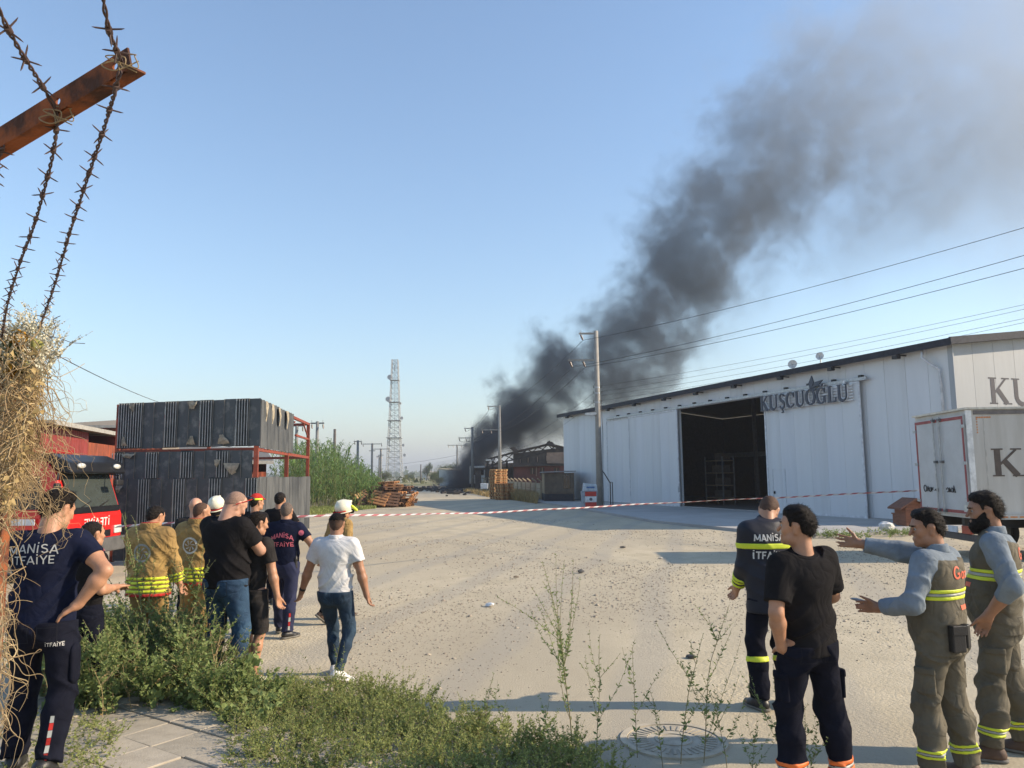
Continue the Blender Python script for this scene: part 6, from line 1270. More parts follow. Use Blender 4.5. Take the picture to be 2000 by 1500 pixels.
# 13 helmeted firefighter walking right
p = spot(655, 1212); P13 = Person('firefighter in white helmet with yellow lamp, walking behind the white shirt', p, 0, H=1.66, yaw=R(-48), v=.0115, hseed=13, lean=(R(8),0), feet=dict(L=(-.1,.22,0,0,0),R=(.1,-.25,.06,-.1,R(40))), hands=dict(R=dict(p=(.3,.12,.9),hint=(.6,-1,0)),L=dict(p=(-.34,-.05,.9),hint=(-.6,-1,0)))); P13.body(v=.011); P13.shirt(TAN,'turnout_coat',long=.86,inf=.04,r=.085,cuff=.06,hem=-.16,amp=.011,loose=.02,neck=.57); P13.trousers(NAVYP,r=(.11,.09,.085)); P13.shoes(BOOT,boot=.1,big=1.1); P13.helmet()
for i in range(2): P13.band('shirt', P13.tband(-.1+.05*i,-.065+.05*i), HIVIZ, off=.006)
# 14 MANISA ITFAIYE dark jacket
p = spot(1514, 1382); P14 = Person('fireman in black jacket with lime chest stripe lettered MANİSA İTFAİYE', p, 0, H=1.85, yaw=R(12), v=.0105, bulk=1.0, hd=(R(-35),R(46),R(9)), hseed=14, hands=dict(L=dict(p=(-.17,.22,.94),hint=(-.2,-1,-.1)),R=dict(p=(.22,.24,1.05),hint=(1,-.6,-.2)))); P14.body(v=.009); P14.hair(mat=HAIRS,t=.004,rough=.001)
P14.shirt(M('black_jacket',(.010,.012,.022),.6,scale=6,spec=.35,bump=.2,bscale=120),'jacket',long=.9,inf=.030,r=.077,cuff=.058,hem=-.19,amp=.0055,loose=.012,neck=.58,zc=(1.0,1.25)); P14.trousers(NAVYP,r=(.1,.08,.078),amp=.009,top=0); P14.shoes(LEATH,big=1.08)
nx = lambda X,Y,Z: np.abs((X-P14.pel[0])*P14.T[0,0]+(Y-P14.pel[1])*P14.T[1,0])-.235
f = P14.tband(.325,.372); P14.band('shirt', f, HIVIZ, off=.005)
P14.back_text('MANiSA',.392,.055,.24,WHIT,bold=1.1,x0=-.06); P14.back_text('iTFAiYE',.248,.06,.24,WHIT,bold=1.1,x0=-.06)
for i in range(3): P14.band('shirt', P14.armband('L',.42+.17*i,.52+.17*i), HIVIZ, 'sleeve_band', off=.005)
P14.band('trousers', P14.legband('L',.22,.32), HIVIZ, off=.006); P14.band('trousers', P14.legband('R',.22,.32), HIVIZ, off=.006)
# 15 young man in black T-shirt, hand in pocket
p = spot(1602, 1553); P15 = Person('young man in black T-shirt, navy work trousers with orange cuff stripes', p, 0, H=1.77, yaw=R(20), v=.0088, bulk=.98, lean=(R(-3),R(-4)), pelvis=(-.03,0,0), hd=(R(42),R(-4),R(4)), hseed=15, feet=dict(L=(-.16,.05,0,.25,0),R=(.17,-.02,0,-.3,0)), hands=dict(L=dict(p=(-.235,.0,.90),hint=(-1,-.8,0),dir=(.5,.45,-.55),thumb=(-.2,.9,.4),curl=.5),R=dict(p=(.13,.26,1.06),hint=(1,-.7,-.4),curl=.8)))
P15.body(eyes=True); P15.hair(t=.011,top=.016,nape=-.055,seed=5); P15.shirt(BLACKT,sleeve=.78,inf=.02,r=.074,hem=-.10,amp=.0075,loose=.012,zc=(.95,1.0),neck=.535); P15.trousers(NAVYP,r=(.102,.086,.078),amp=.010,top=-.03,zc=(.5,.15,.82)); P15.shoes(BOOT); P15.neckrib(BLACKT); P15.seams((.005,.006,.012)); P15.cargo(NAVYP)
for q in 'LR':
    P15.band('trousers', P15.legband(q,.70,.77), ORNG, off=.005); P15.band('trousers', P15.legband(q,.77,.82), SILV, off=.0045); P15.band('trousers', P15.legband(q,.82,.88), ORNG, off=.005)
# 16 pointing worker in grey vest
def worker(label, p, H, yaw, seed, hd, feet, hands, bulk=1.0, belly=0., lean=(0,0), skin=2, **kw):
    q = Person(label, p, 0, H=H, yaw=yaw, v=.0088, bulk=bulk, belly=belly, lean=lean, hd=hd, hseed=seed, feet=feet, hands=hands, skin=skin); q.body(eyes=True)
    q.shirt(BLUEG,'shirt',long=kw.get('long',.88),inf=.014,r=.079,cuff=.052,hem=-.05,amp=.006,zc=(1.2,1.35),neck=.555); sh = q.bvh['shirt_o']
    q.piece('collar',[cap(q.tl((0,-.02,.52)),q.tl((0,-.012,.568)),.075,k=.01)],BLUEG,.008,post=lambda D,X,Y,Z: np.maximum(D,np.abs(Z-q.tl((0,0,.55))[2])-.03))
    q.trousers(GREYV,r=(.103,.086,.082),amp=.010,top=.03,zc=(.5,.15,.3,.82)); q.shoes(BOOT,boot=.06,big=1.08); q.seams((.05,.043,.03),flap=True); q.cargo(GREYV)
    def armhole(D,X,Y,Z):
        for s_ in 'LR':
            a, e = q.sh[s_], q.el[s_]; d = unit(e-a); sx = -1 if s_ == 'L' else 1; c = a+q.T[:,0]*sx*.018; n = unit(q.T[:,0]*sx+q.T[:,2]*.25); D = np.maximum(D, np.where(Z > q.tl((0,0,.16))[2], (X-c[0])*n[0]+(Y-c[1])*n[1]+(Z-c[2])*n[2], -9))
        return D
    base = q.torso_prims(.030,1.02,-.24,.012); base.append(cap(q.tl((0,-.018,.49)),q.tl((0,-.016,.53)),.088,.078,k=.03)); hz = q.tl((0,0,-.13)); zn = q.T[:,2]; fd = folds(seed*5, .006, zc=(1.0,), zw=.15)
    def post(D,X,Y,Z):
        D = np.maximum(D, -((X-hz[0])*zn[0]+(Y-hz[1])*zn[1]+(Z-hz[2])*zn[2])); nz = q.tl((0,0,.535)); nn = unit(q.T@np.array((0,-.5,1.))); D = np.maximum(D, (X-nz[0])*nn[0]+(Y-nz[1])*nn[1]+(Z-nz[2])*nn[2]); return armhole(D,X,Y,Z)
    q.sh_args = (base, fd, post); VF = surf(base, .0088, fold=fd, post=post); o = q.put('vest', VF, GREYV); q.bvh['shirt'] = BVHTree.FromPolygons(VF[0].tolist(), VF[1].tolist()); q.bvh['shirt_o'] = o
    for z0, z1, mt in ((.225,.25,HIVIZ),(.25,.272,SILV),(.272,.297,HIVIZ)): q.band('shirt', q.tband(z0,z1), mt, off=.005)
    for s_ in 'LR':
        for t0, t1, mt in ((.66,.71,HIVIZ),(.71,.75,SILV),(.75,.80,HIVIZ)): q.band('trousers', q.legband(s_,t0,t1), mt, off=.005)
    qq, w_ = text_quads('Gaz',SANSF,bold=.9); q.project([[((a-w_/2)*.2/w_+.0,b*.085) for a,b in poly] for poly in qq],ORP,'back_logo',q.tl((0,-.4,.36)),q.T[:,0],q.T[:,2],dirn=q.T[:,1]); q.project([[(-.05,0),(.06,0),(.06,.03),(-.05,.03)]],ORP,'back_small_print',q.tl((.03,-.4,.16)),q.T[:,0],q.T[:,2],dirn=q.T[:,1])
    q.project([[(-.03,0),(.03,0),(.03,.03),(-.03,.03)]],ORP,'chest_print',q.tl((-.09,.4,.17)),q.T[:,0],q.T[:,2],dirn=-q.T[:,1])
    return q
p = spot(1858, 1525)
P16 = worker('worker in grey reflective vest pointing left with outstretched arm, holding a phone', p, 1.74, R(40), 16, (R(42),R(6),0), dict(L=(-.13,.06,0,.1,0),R=(.14,-.06,0,-.4,0)), dict(R=dict(p=(-.10,.62,1.52),hint=(.6,0,-.8),dir=(-.25,.95,.12),thumb=(0,.25,1),curl=.07,tang=1.0,spread=.5,flip=-1),L=dict(p=(-.26,.27,1.10),hint=(-.7,-1,-.5),dir=(-.1,1,.0),thumb=(0,.2,1),curl=.6)), bulk=1.03, belly=.03)
P16.hair(t=.009,top=.008,front=.066,seed=3)
w_ = P16.wr['L']; P16.piece('phone',[cap(w_+np.array((.035,.08,.015)),w_+np.array((.035,.19,.035)),.03,sc=(1.1,1,.24),fr=np.eye(3))],M('phone_grey',(.2,.2,.2),.3),.006)
pr_ = Matrix.Rotation(R(-28),3,'Z'); o = MB().box(P16.pel+np.array((-.115,-.145,-.01)),(.10,.05,.17),pr_).build('belt_pouch',LEATH,P16.t,bevel=.01,local=True); MB().box(P16.pel+np.array((-.125,-.168,.045)),(.104,.012,.06),pr_).build('pouch_flap',LEATH,o,bevel=.004,local=True); MB().box(P16.pel+np.array((-.025,-.165,.0)),(.05,.045,.15)).build('belt_case',LEATH,P16.t,bevel=.008,local=True)
# 17 bearded worker at the right edge
p = spot(1972, 1475)
P17 = worker('bearded worker in grey reflective vest standing at the right picture edge', p, 1.84, R(58), 17, (R(18),R(3),0), dict(L=(-.14,.1,0,.1,0),R=(.14,-.1,0,-.2,0)), dict(L=dict(p=(-.24,.05,.96),hint=(-.7,-1,-.1),dir=(.2,.35,-.8),thumb=(0,1,.3),curl=.4),R=dict(p=(.26,.05,.93),hint=(.8,-1,0),curl=.5)), bulk=1.06, belly=.02, long=.45)
P17.hair(t=.013,top=.014,seed=9); P17.beard(.009)
# ================================================================== VEGETATION
def nrm(A_): return A_/(np.linalg.norm(A_,axis=1,keepdims=True)+1e-9)
def leaf_arrays(pos, d, ln, wd, r_, fold=.25, droop=.2):
    """diamond leaves with a mid fold: 4 verts, 2 tris each"""
    n = len(pos); d = nrm(d); rv = nrm(r_.normal(size=(n,3))); s = nrm(np.cross(d, rv)); u = np.cross(s, d)
    ln = ln[:,None]; wd = wd[:,None]; mid = pos+d*ln*.45; tip = pos+d*ln+u*(-droop)*ln*.5
    V = np.stack([pos, mid+s*wd+u*fold*wd, tip, mid-s*wd+u*fold*wd],1).reshape(-1,3); k = np.arange(n)*4
    return V, np.concatenate([np.stack([k,k+1,k+2],1), np.stack([k,k+2,k+3],1)])
def stem_arrays(paths, rad, sides=3):
    Vs = []; Fs = []; off = 0
    for P_, r0 in zip(paths, rad):
        m = len(P_); T_ = np.gradient(P_,axis=0); T_ = nrm(T_); x = nrm(np.cross(T_, np.array([.31,.87,.2]))); y = np.cross(T_, x); rr = np.linspace(r0, r0*.35, m)[:,None]
        ring_ = np.stack([P_+(x*math.cos(2*PI*k/sides)+y*math.sin(2*PI*k/sides))*rr for k in range(sides)],1); Vs.append(ring_.reshape(-1,3))
        i = np.arange(m-1)[:,None]*sides; k = np.arange(sides)[None]; k2 = (k+1) % sides
        Fs.append((np.stack([i+k, i+k2, i+sides+k2, i+sides+k],-1).reshape(-1,4))+off); off += m*sides
    return np.concatenate(Vs), np.concatenate(Fs)
def grow(base, h, r_, lean=.15, curve=.25, n=9, d0=None):
    d = np.array([r_.normal(0,lean),r_.normal(0,lean),1.]) if d0 is None else np.array(d0,float); d /= np.linalg.norm(d); P_ = [np.array(base,float)]; bend = r_.normal(0,curve,3); bend[2] *= .3
    for i in range(n-1): d = d+bend/n+r_.normal(0,.05,3); d /= np.linalg.norm(d); P_.append(P_[-1]+d*h/(n-1))
    return np.array(P_)
WLEAF = leafmat('weed_leaf', (.29,.355,.13), (.15,.205,.065), trans=.4); WLEAF2 = leafmat('mat_leaf', (.35,.385,.13), (.18,.225,.065), trans=.4); WSTEM = M('weed_stem', (.19,.20,.08), .8, col2=(.22,.16,.09)); DRY = leafmat('dry_grass', (.42,.31,.14), (.30,.21,.09), trans=.25)
BLOOM = M('pale_bloom',(.55,.52,.40),.8)
def weed_parts(bases, heights, r_, branches=(3,7), leaf=(.015,.04), dens=60, lean=.15, curve=.3, rad=.003, start=.1, taperleaf=True):
    paths = []; rads = []; LP = []; LD = []; LL = []
    for b, h in zip(bases, heights):
        P_ = grow(b, h, r_, lean, curve); paths.append(P_); rads.append(rad*(.6+h)); segs = [(P_, h, start)]
        for k in range(r_.integers(*branches)):
            t = r_.uniform(.15,.85); i = int(t*(len(P_)-1)); d = P_[min(i+1,len(P_)-1)]-P_[i]; d = d/np.linalg.norm(d); a = r_.uniform(0,6.28); dd = d*.75+np.array([math.cos(a),math.sin(a),.15])*r_.uniform(.4,.8)
            hb = h*(1-t)*r_.uniform(.45,.95)+.05; Q = grow(P_[i], hb, r_, d0=dd, curve=.35, n=7); Q[:,2] += np.linspace(0,1,7)**2*hb*.12; paths.append(Q); rads.append(rad*.55*(.6+h)); segs.append((Q, hb, .1))
        for Q, L, s0 in segs:
            m = max(3,int(L*dens)); t = r_.uniform(s0,1,m); f = t*(len(Q)-1); i = np.minimum(f.astype(int),len(Q)-2); p = Q[i]+(Q[i+1]-Q[i])*(f-i)[:,None]; d = nrm(Q[i+1]-Q[i]); a = r_.uniform(0,6.28,m); dd = d*r_.uniform(.1,.8,(m,1))+np.stack([np.cos(a),np.sin(a),r_.uniform(-.2,.5,m)],1)*.8
            LP.append(p); LD.append(dd); LL.append(r_.uniform(leaf[0],leaf[1],m)*((1.25-.75*t) if taperleaf else 1))
    return paths, rads, np.concatenate(LP), np.concatenate(LD), np.concatenate(LL)
def put_weeds(name, bases, heights, r_, label, cat, kind=None, mat=WLEAF, wid=.22, stemmat=WSTEM, group=None, **kw):
    paths, rads, p, d, l_ = weed_parts(bases, heights, r_, **kw); V, Fq = leaf_arrays(p, d, l_, l_*wid, r_); SV, SF = stem_arrays(paths, rads)
    b = bases[0]; t = thing(name, label, cat, (float(np.mean([x[0] for x in bases])), float(np.mean([x[1] for x in bases])), 0), group=group)
    if kind: t['kind'] = kind
    o1 = mesh_obj('leaves', npmesh('leaves', V, Fq), mat, t); o2 = mesh_obj('stem', npmesh('stem', SV, SF), stemmat, t)
    if kind: o1['kind'] = kind; o2['kind'] = kind
    return t
r_ = np.random.default_rng(11)
def inpoly(px, py, poly):
    c = False; n = len(poly)
    for i in range(n):
        (x0,y0),(x1,y1) = poly[i], poly[(i+1) % n]
        if (y0 > py) != (y1 > py) and px < (x1-x0)*(py-y0)/(y1-y0)+x0: c = not c
    return c
def scatter(poly, n, r_):
    xs = [p[0] for p in poly]; ys = [p[1] for p in poly]; o = []
    while len(o) < n:
        x, y = r_.uniform(min(xs),max(xs)), r_.uniform(min(ys),max(ys))
        if inpoly(x, y, poly): o.append((x,y,-.005))
    return o
G2 = lambda *pts: [tuple(gp(*p).xy) for p in pts]
# dense bush behind the left fireman
poly = G2((60,1345),(250,1300),(400,1318),(500,1368),(470,1400),(330,1405),(205,1415),(100,1420),(40,1410))
B_ = scatter(poly, 150, r_); hs = [float(np.interp(b[0], [-5.5,-3.9,-3.2,-2.6,-2.2], [.5,.80,.88,.64,.34])*r_.uniform(.5,1.15)) for b in B_]
put_weeds('weed_bush', B_, hs, r_, 'dense green weed bush growing between the left firefighter and the man in jeans', 'bush', kind='stuff', branches=(6,11), leaf=(.026,.062), dens=78, lean=.22, curve=.5, wid=.30)
B_ = scatter(poly, 60, r_); put_weeds('broadleaf_weeds', B_, list(r_.uniform(.25,.6,60)), r_, 'broad leaved weeds low inside the big bush', 'weeds', kind='stuff', branches=(3,6), leaf=(.05,.10), dens=30, lean=.3, curve=.5, wid=.42)
B_ = scatter(poly, 45, r_); put_weeds('dry_stalks', B_, list(r_.uniform(.35,.85,45)), r_, 'straw coloured dead stalks among the bush', 'weeds', kind='stuff', mat=DRY, stemmat=M('straw_stem',(.42,.32,.17),.9), branches=(3,6), leaf=(.015,.035), dens=40, lean=.25, curve=.4, wid=.2)
for i, (px, py, h, lab) in enumerate(((285,1350,1.72,'tallest upright weed spire in front of the first tan coat'),(350,1352,1.42,'upright weed spire between the two tan coats'),(244,1352,1.25,'leafy weed spire at the left of the first tan coat'),(395,1356,1.02,'weed spire in front of the man in jeans'),(318,1352,1.3,'thin weed stem left of the second tan coat'))):
    b = gp(px,py); put_weeds('tall_weed', [(b.x,b.y,0)], [h], r_, lab, 'weed', branches=(9,14), leaf=(.018,.045), dens=85, lean=.04, curve=.12, wid=.26, group='tall weeds in the bush')
# low mat along the road edge
poly = G2((330,1385),(480,1342),(620,1352),(760,1362),(870,1400),(1000,1440),(1120,1475),(1240,1520),(900,1640),(560,1640),(455,1490),(445,1425))
B_ = scatter(poly, 1500, r_); hs = list(r_.uniform(.09,.32,1500)); put_weeds('weed_mat', B_, hs, r_, 'low tangled green weeds along the road edge in the foreground', 'weeds', kind='stuff', mat=WLEAF2, branches=(2,5), leaf=(.014,.034), dens=110, lean=.55, curve=.9, rad=.0028, wid=.26)
poly2 = G2((330,1395),(480,1350),(560,1362),(520,1430),(440,1430)); B_ = scatter(poly2, 90, r_); put_weeds('broadleaf_weeds', B_, list(r_.uniform(.15,.34,90)), r_, 'broad leaved weeds at the foot of the man in jeans', 'weeds', kind='stuff', branches=(2,4), leaf=(.04,.075), dens=45, lean=.4, curve=.6, wid=.42)
poly3 = G2((0,1420),(205,1420),(250,1450),(230,1600),(0,1600)); B_ = scatter(poly3, 130, r_); put_weeds('corner_weeds', B_, list(r_.uniform(.1,.3,130)), r_, 'straggling weeds around the left firefighter boots', 'weeds', kind='stuff', mat=WLEAF2, branches=(2,4), leaf=(.014,.034), dens=90, lean=.5, curve=.8, wid=.26)
# tall thin weeds on the right of the mat
for i, (px, py, h, lab, br) in enumerate(((1118,1462,1.52,'tallest slender branching weed in the middle foreground',(12,16)),(1165,1475,.9,'slender weed just right of the tallest one',(4,7)),(1245,1480,.75,'short curved weed left of the manhole',(3,5)),(1330,1492,1.0,'thin upright weed over the manhole',(3,5)),(1375,1490,1.1,'bushy upright weed right of the manhole',(8,11)),(1420,1500,.62,'leaning weed right of the manhole',(4,6)),(1532,1520,.7,'weed in front of the young man left leg',(5,7)),(1575,1535,.5,'small weed by the young man right leg',(4,6)),(985,1440,.42,'curled weed at the right end of the mat',(2,4)),(945,1450,.5,'twiggy weed at the top of the mat',(3,5)),(1060,1478,.45,'short weed left of the tallest one',(3,5)),(650,1392,.62,'lone wiry weed in front of the white polo man',(3,4)),(1470,1530,.4,'low weed between manhole and young man',(4,6)),(1295,1500,.55,'short weed at the manhole edge',(3,5)))):
    b = gp(px,py); put_weeds('tall_weed', [(b.x,b.y,0)], [h], r_, lab, 'weed', branches=br, leaf=(.016,.044), dens=80, lean=.08, curve=.28, rad=.0026, wid=.2, group='tall weeds at the road edge')
# green tufts on the apron edge
for i, (px, py, w_, lab) in enumerate(((1640,1050,.9,'flat green weed tuft on the apron edge left of the plastic bag'),(1755,1045,.7,'green weed tuft right of the plastic bag'))):
    b = gp(px,py); B_ = [(b.x+r_.normal(0,w_*.6),b.y+r_.normal(0,.25),0) for _ in range(60)]; put_weeds('weed_tuft', B_, list(r_.uniform(.12,.3,60)), r_, lab, 'weeds', branches=(1,3), leaf=(.05,.1), dens=45, lean=.5, curve=.6, wid=.2)
# dry vine on the fence at the left edge
VINE = [M('dry_vine',(.36,.25,.13),.8,col2=(.22,.15,.08),scale=8), M('dry_vine_pale',(.48,.37,.21),.8,col2=(.33,.24,.13),scale=8)]
def vine():
    r2 = np.random.default_rng(5); t = thing('dry_vine', 'dry tangled brown vine hanging on the fence at the left edge', 'vine', gp(40,1560)); t['kind'] = 'stuff'
    for mi in (0,1):
        paths = []; rads = []
        for i in range(620):
            Yd = r2.uniform(2.55,3.35); y0 = r2.uniform(650,930) if r2.random() < .86 else r2.uniform(900,1420); wv = np.interp(y0,[650,760,880,960,1100,1400],[66,78,50,22,8,12]); px = wv*(1-abs(r2.normal(0,.55))) if r2.random() < .8 else r2.uniform(-50,wv); px = min(px, 100)
            p = np.array(at(px,y0,Yd)); L = r2.uniform(.15,.5); n = 12; d = r2.normal(0,1,3); d[2] -= .6; P_ = [p]
            for k in range(n-1):
                d = d*.8+r2.normal(0,.55,3)+np.array([0,0,-.32]); d /= np.linalg.norm(d); q = P_[-1]+d*L/n; c = np.array(at(25,900,Yd)); q[0] += np.clip(-(q[0]-c[0])-.0,-.15,.02)*.10; P_.append(q)
            P_ = np.array(P_); tq = np.linspace(0,n-1,22); P_ = np.stack([np.interp(tq,np.arange(n),P_[:,k]) for k in range(3)],1)
            for _ in range(4): P_[1:-1] = (P_[:-2]+2*P_[1:-1]+P_[2:])/4
            if P_[:,2].min() < .02: P_[:,2] = np.maximum(P_[:,2], .02)
            paths.append(P_); rads.append(r2.uniform(.0012,.0032))
        V, Fq = stem_arrays(paths, rads); o = mesh_obj('strands', npmesh('strands', V, Fq, True), VINE[mi], t); o['kind'] = 'stuff'
    paths = []; rads = []
    for i in range(46):        # loose hanging ends to the right
        px = r2.uniform(85,125) if i < 34 else r2.uniform(60,130); p = np.array(at(px, r2.uniform(760,1010), r2.uniform(2.7,3.1))); d = np.array([.8,0,-.3]); P_ = [p]; L = r2.uniform(.1,.32)
        for k in range(9): d = d*.7+r2.normal(0,.5,3)+np.array([0,0,-.35]); d /= np.linalg.norm(d); P_.append(P_[-1]+d*L/9)
        paths.append(np.array(P_)); rads.append(.0012)
    V, Fq = stem_arrays(paths, rads); mesh_obj('hanging_strands', npmesh('hs', V, Fq, True), VINE[1], t)['kind'] = 'stuff'
    # papery leaves and pale flowers at the crown
    n = 1100; py = r2.uniform(680,1000,n); px = np.interp(py,[650,760,900,1000],[70,85,55,20])*(1-np.abs(r2.normal(0,.6,n))); pos = np.array([at(a,b,c) for a,b,c in zip(px,py,r2.uniform(2.5,3.3,n))]); l_ = r2.uniform(.012,.03,n)
    V, Fq = leaf_arrays(pos, r2.normal(0,1,(n,3))+np.array([0,0,-.6]), l_, l_*.3, r2); mesh_obj('dry_leaves', npmesh('dl', V, Fq), DRY, t)['kind'] = 'stuff'
    B_ = [tuple(at(r2.uniform(0,95), r2.uniform(675,760), r2.uniform(2.6,3.1))) for _ in range(70)]
    paths, rads, p, d, l_ = weed_parts(B_, list(r2.uniform(.06,.18,70)), r2, branches=(3,6), leaf=(.005,.012), dens=260, lean=.4, curve=.5, rad=.0014)
    B2 = [tuple(at(r2.uniform(80,120), r2.uniform(690,790), r2.uniform(2.7,3.0))) for _ in range(14)]
    V, Fq = leaf_arrays(p, d, l_, l_*.5, r2); mesh_obj('blossom', npmesh('bl', V, Fq), BLOOM, t)['kind'] = 'stuff'; V, Fq = stem_arrays(paths, rads); mesh_obj('flower_stalks', npmesh('fs', V, Fq), WSTEM, t)['kind'] = 'stuff'
    for i, (a, b, s, mt) in enumerate(((31,663,.05,leafmat('yellow_leaf',(.62,.33,.03),(.5,.25,.02))),(66,678,.04,leafmat('pale_leaf',(.38,.36,.12),(.3,.3,.1))),(10,688,.05,leafmat('green_leaf',(.12,.16,.05),(.08,.11,.04))),(47,712,.035,MATS['pale_leaf']),(30,700,.05,MATS['green_leaf']),(22,722,.03,MATS['yellow_leaf']))):
        c = np.array(at(a,b,2.65)); V = [c+np.array((0,0,-s))] + [c+np.array((s*.8*math.cos(q),.012*math.sin(3*q),s*.75*math.sin(q))) for q in np.linspace(-1.2,PI+1.2,12)]; me = npmesh('lf', V, [(0,k,k+1) for k in range(1,12)]); o = mesh_obj('leaf', me, mt, t); md = o.modifiers.new('s','SOLIDIFY'); md.thickness = .002
    pst = thing('fence_post', 'iron fence post buried in the dry vine at the left edge', 'fence post', at(8,1560,2.95).xy[:]+(0,)); q = at(8,900,2.95); MB().beam((q.x,q.y,0),(q.x,q.y,2.55),.05,.05).build('upright', RUST, pst); MB().beam((q.x-.03,q.y-.03,2.3),(q.x+.02,q.y-.2,2.62),.04,.04).build('top_arm', RUST, pst)
    w1 = MB().tube(smoothpts([at(84,645,2.75),at(100,660,2.75),at(108,640,2.75),at(104,625,2.75),at(118,617,2.75)],8),.0013,5).build('wire_end',WIR); tag(w1,'thin loose wire end curling over the vine crown','wire'); w2 = MB().tube(smoothpts([at(92,656,2.8),at(120,662,2.8),at(140,669,2.8),at(166,671,2.8)],8),.0012,5).build('wire_end',WIR); tag(w2,'thin loose wire end pointing right above the vine','wire')
vine()
# giant reeds
RLEAF = leafmat('reed_leaf', (.19,.30,.09), (.10,.17,.05), scale=.7)
def reeds():
    r2 = np.random.default_rng(8); t = thing('reed_bed', 'tall dense green reed thicket behind the steel stack', 'reeds', (-12.5,44,0)); t['kind'] = 'stuff'; paths = []; rads = []; LP = []; LD = []; LL = []
    line = [(545,1.6),(575,1.0),(640,1.0),(690,.9),(720,.7),(745,.42)]
    for i in range(620):
        px = r2.uniform(535,742); py = r2.uniform(982,1000)-(r2.random()**2)*10-(px-540)*.03; b = gp(px, py); b = Vector((b.x, b.y+r2.uniform(0,5), 0)); top = np.interp(px,[540,600,640,690,725,745],[862,856,868,905,938,962]); hmax = CAM_H+(930-top)*b.y/1500
        h = max(.6, hmax*r2.uniform(.62,1.04)); P_ = grow((b.x,b.y,0), h, r2, .07, .16, 9); paths.append(P_); rads.append(.018); m = int(13+h*3); tt_ = r2.uniform(.12,1,m); f = tt_*8; k = np.minimum(f.astype(int),7); p = P_[k]+(P_[k+1]-P_[k])*(f-k)[:,None]; a = r2.uniform(0,6.28,m); LP.append(p); LD.append(np.stack([np.cos(a)*.7,np.sin(a)*.7,r2.uniform(.2,1.1,m)],1)); LL.append(r2.uniform(.4,.85,m))
    p = np.concatenate(LP); d = nrm(np.concatenate(LD)); l_ = np.concatenate(LL); n = len(p); s = nrm(np.cross(d, np.array([0,0,1.])+r2.normal(0,.2,(n,3)))); w_ = (l_*.045)[:,None]; q = p+d*l_[:,None]*.5; e = q+(d*.75+np.array([0,0,-.75]))*l_[:,None]*.5
    V = np.stack([p-s*w_*.6,p+s*w_*.6,q+s*w_,q-s*w_,e],1).reshape(-1,3); k = np.arange(n)*5; o = mesh_obj('reed_leaves', npmesh('rl', V, np.concatenate([np.stack([k,k+1,k+2],1),np.stack([k,k+2,k+3],1),np.stack([k+3,k+2,k+4],1)])), RLEAF, t); o['kind'] = 'stuff'
    V, Fq = stem_arrays(paths, rads); mesh_obj('reed_canes', npmesh('rc', V, Fq), M('cane',(.17,.19,.07),.7), t)['kind'] = 'stuff'
reeds()
def grass(name, label, poly, n, hr, mat, wid=.02, seed=1, sc=1.):
    r2 = np.random.default_rng(seed); b = np.array(scatter(poly, n, r2)); h = r2.uniform(*hr,n); a = r2.uniform(0,6.28,n); d = nrm(np.stack([np.cos(a)*.35,np.sin(a)*.35,np.ones(n)],1)); s = np.stack([-np.sin(a),np.cos(a),0*a],1)*wid; m = b+d*h[:,None]*.6; e = m+nrm(d+np.stack([np.cos(a),np.sin(a),0*a],1)*.5)*h[:,None]*.4
    V = np.stack([b-s,b+s,m+s*.7,m-s*.7,e],1).reshape(-1,3); k = np.arange(n)*5; o = mesh_obj(name, npmesh(name, V, np.concatenate([np.stack([k,k+1,k+2],1),np.stack([k,k+2,k+3],1),np.stack([k+3,k+2,k+4],1)])), mat); tag(o, label, 'grass', kind='stuff')
grass('dry_grass', 'tall dry yellow grass in front of the concrete slab wall', G2((990,975),(1050,984),(1048,974),(992,962)), 5200, (.4,1.0), DRY, .03, 1)
grass('dry_grass', 'dry grass verge around the far pole', G2((905,961),(960,972),(962,966),(925,955)), 1800, (.25,.6), DRY, .05, 2)
grass('verge_grass', 'short green grass along the foot of the reeds', G2((600,1012),(640,1003),(735,993),(735,986),(600,994)), 6000, (.08,.28), WLEAF2, .02, 3)
# brush between reeds and pallets
B_ = [tuple(gp(r_.uniform(690,735),r_.uniform(980,992))) for _ in range(40)]; put_weeds('dry_brush', B_, list(r_.uniform(.6,1.7,40)), r_, 'yellowing brush between the reeds and the pallet heap', 'bush', kind='stuff', mat=leafmat('brush_leaf',(.26,.22,.08),(.15,.15,.05)), branches=(4,7), leaf=(.1,.2), dens=26, lean=.25, curve=.4, rad=.008)
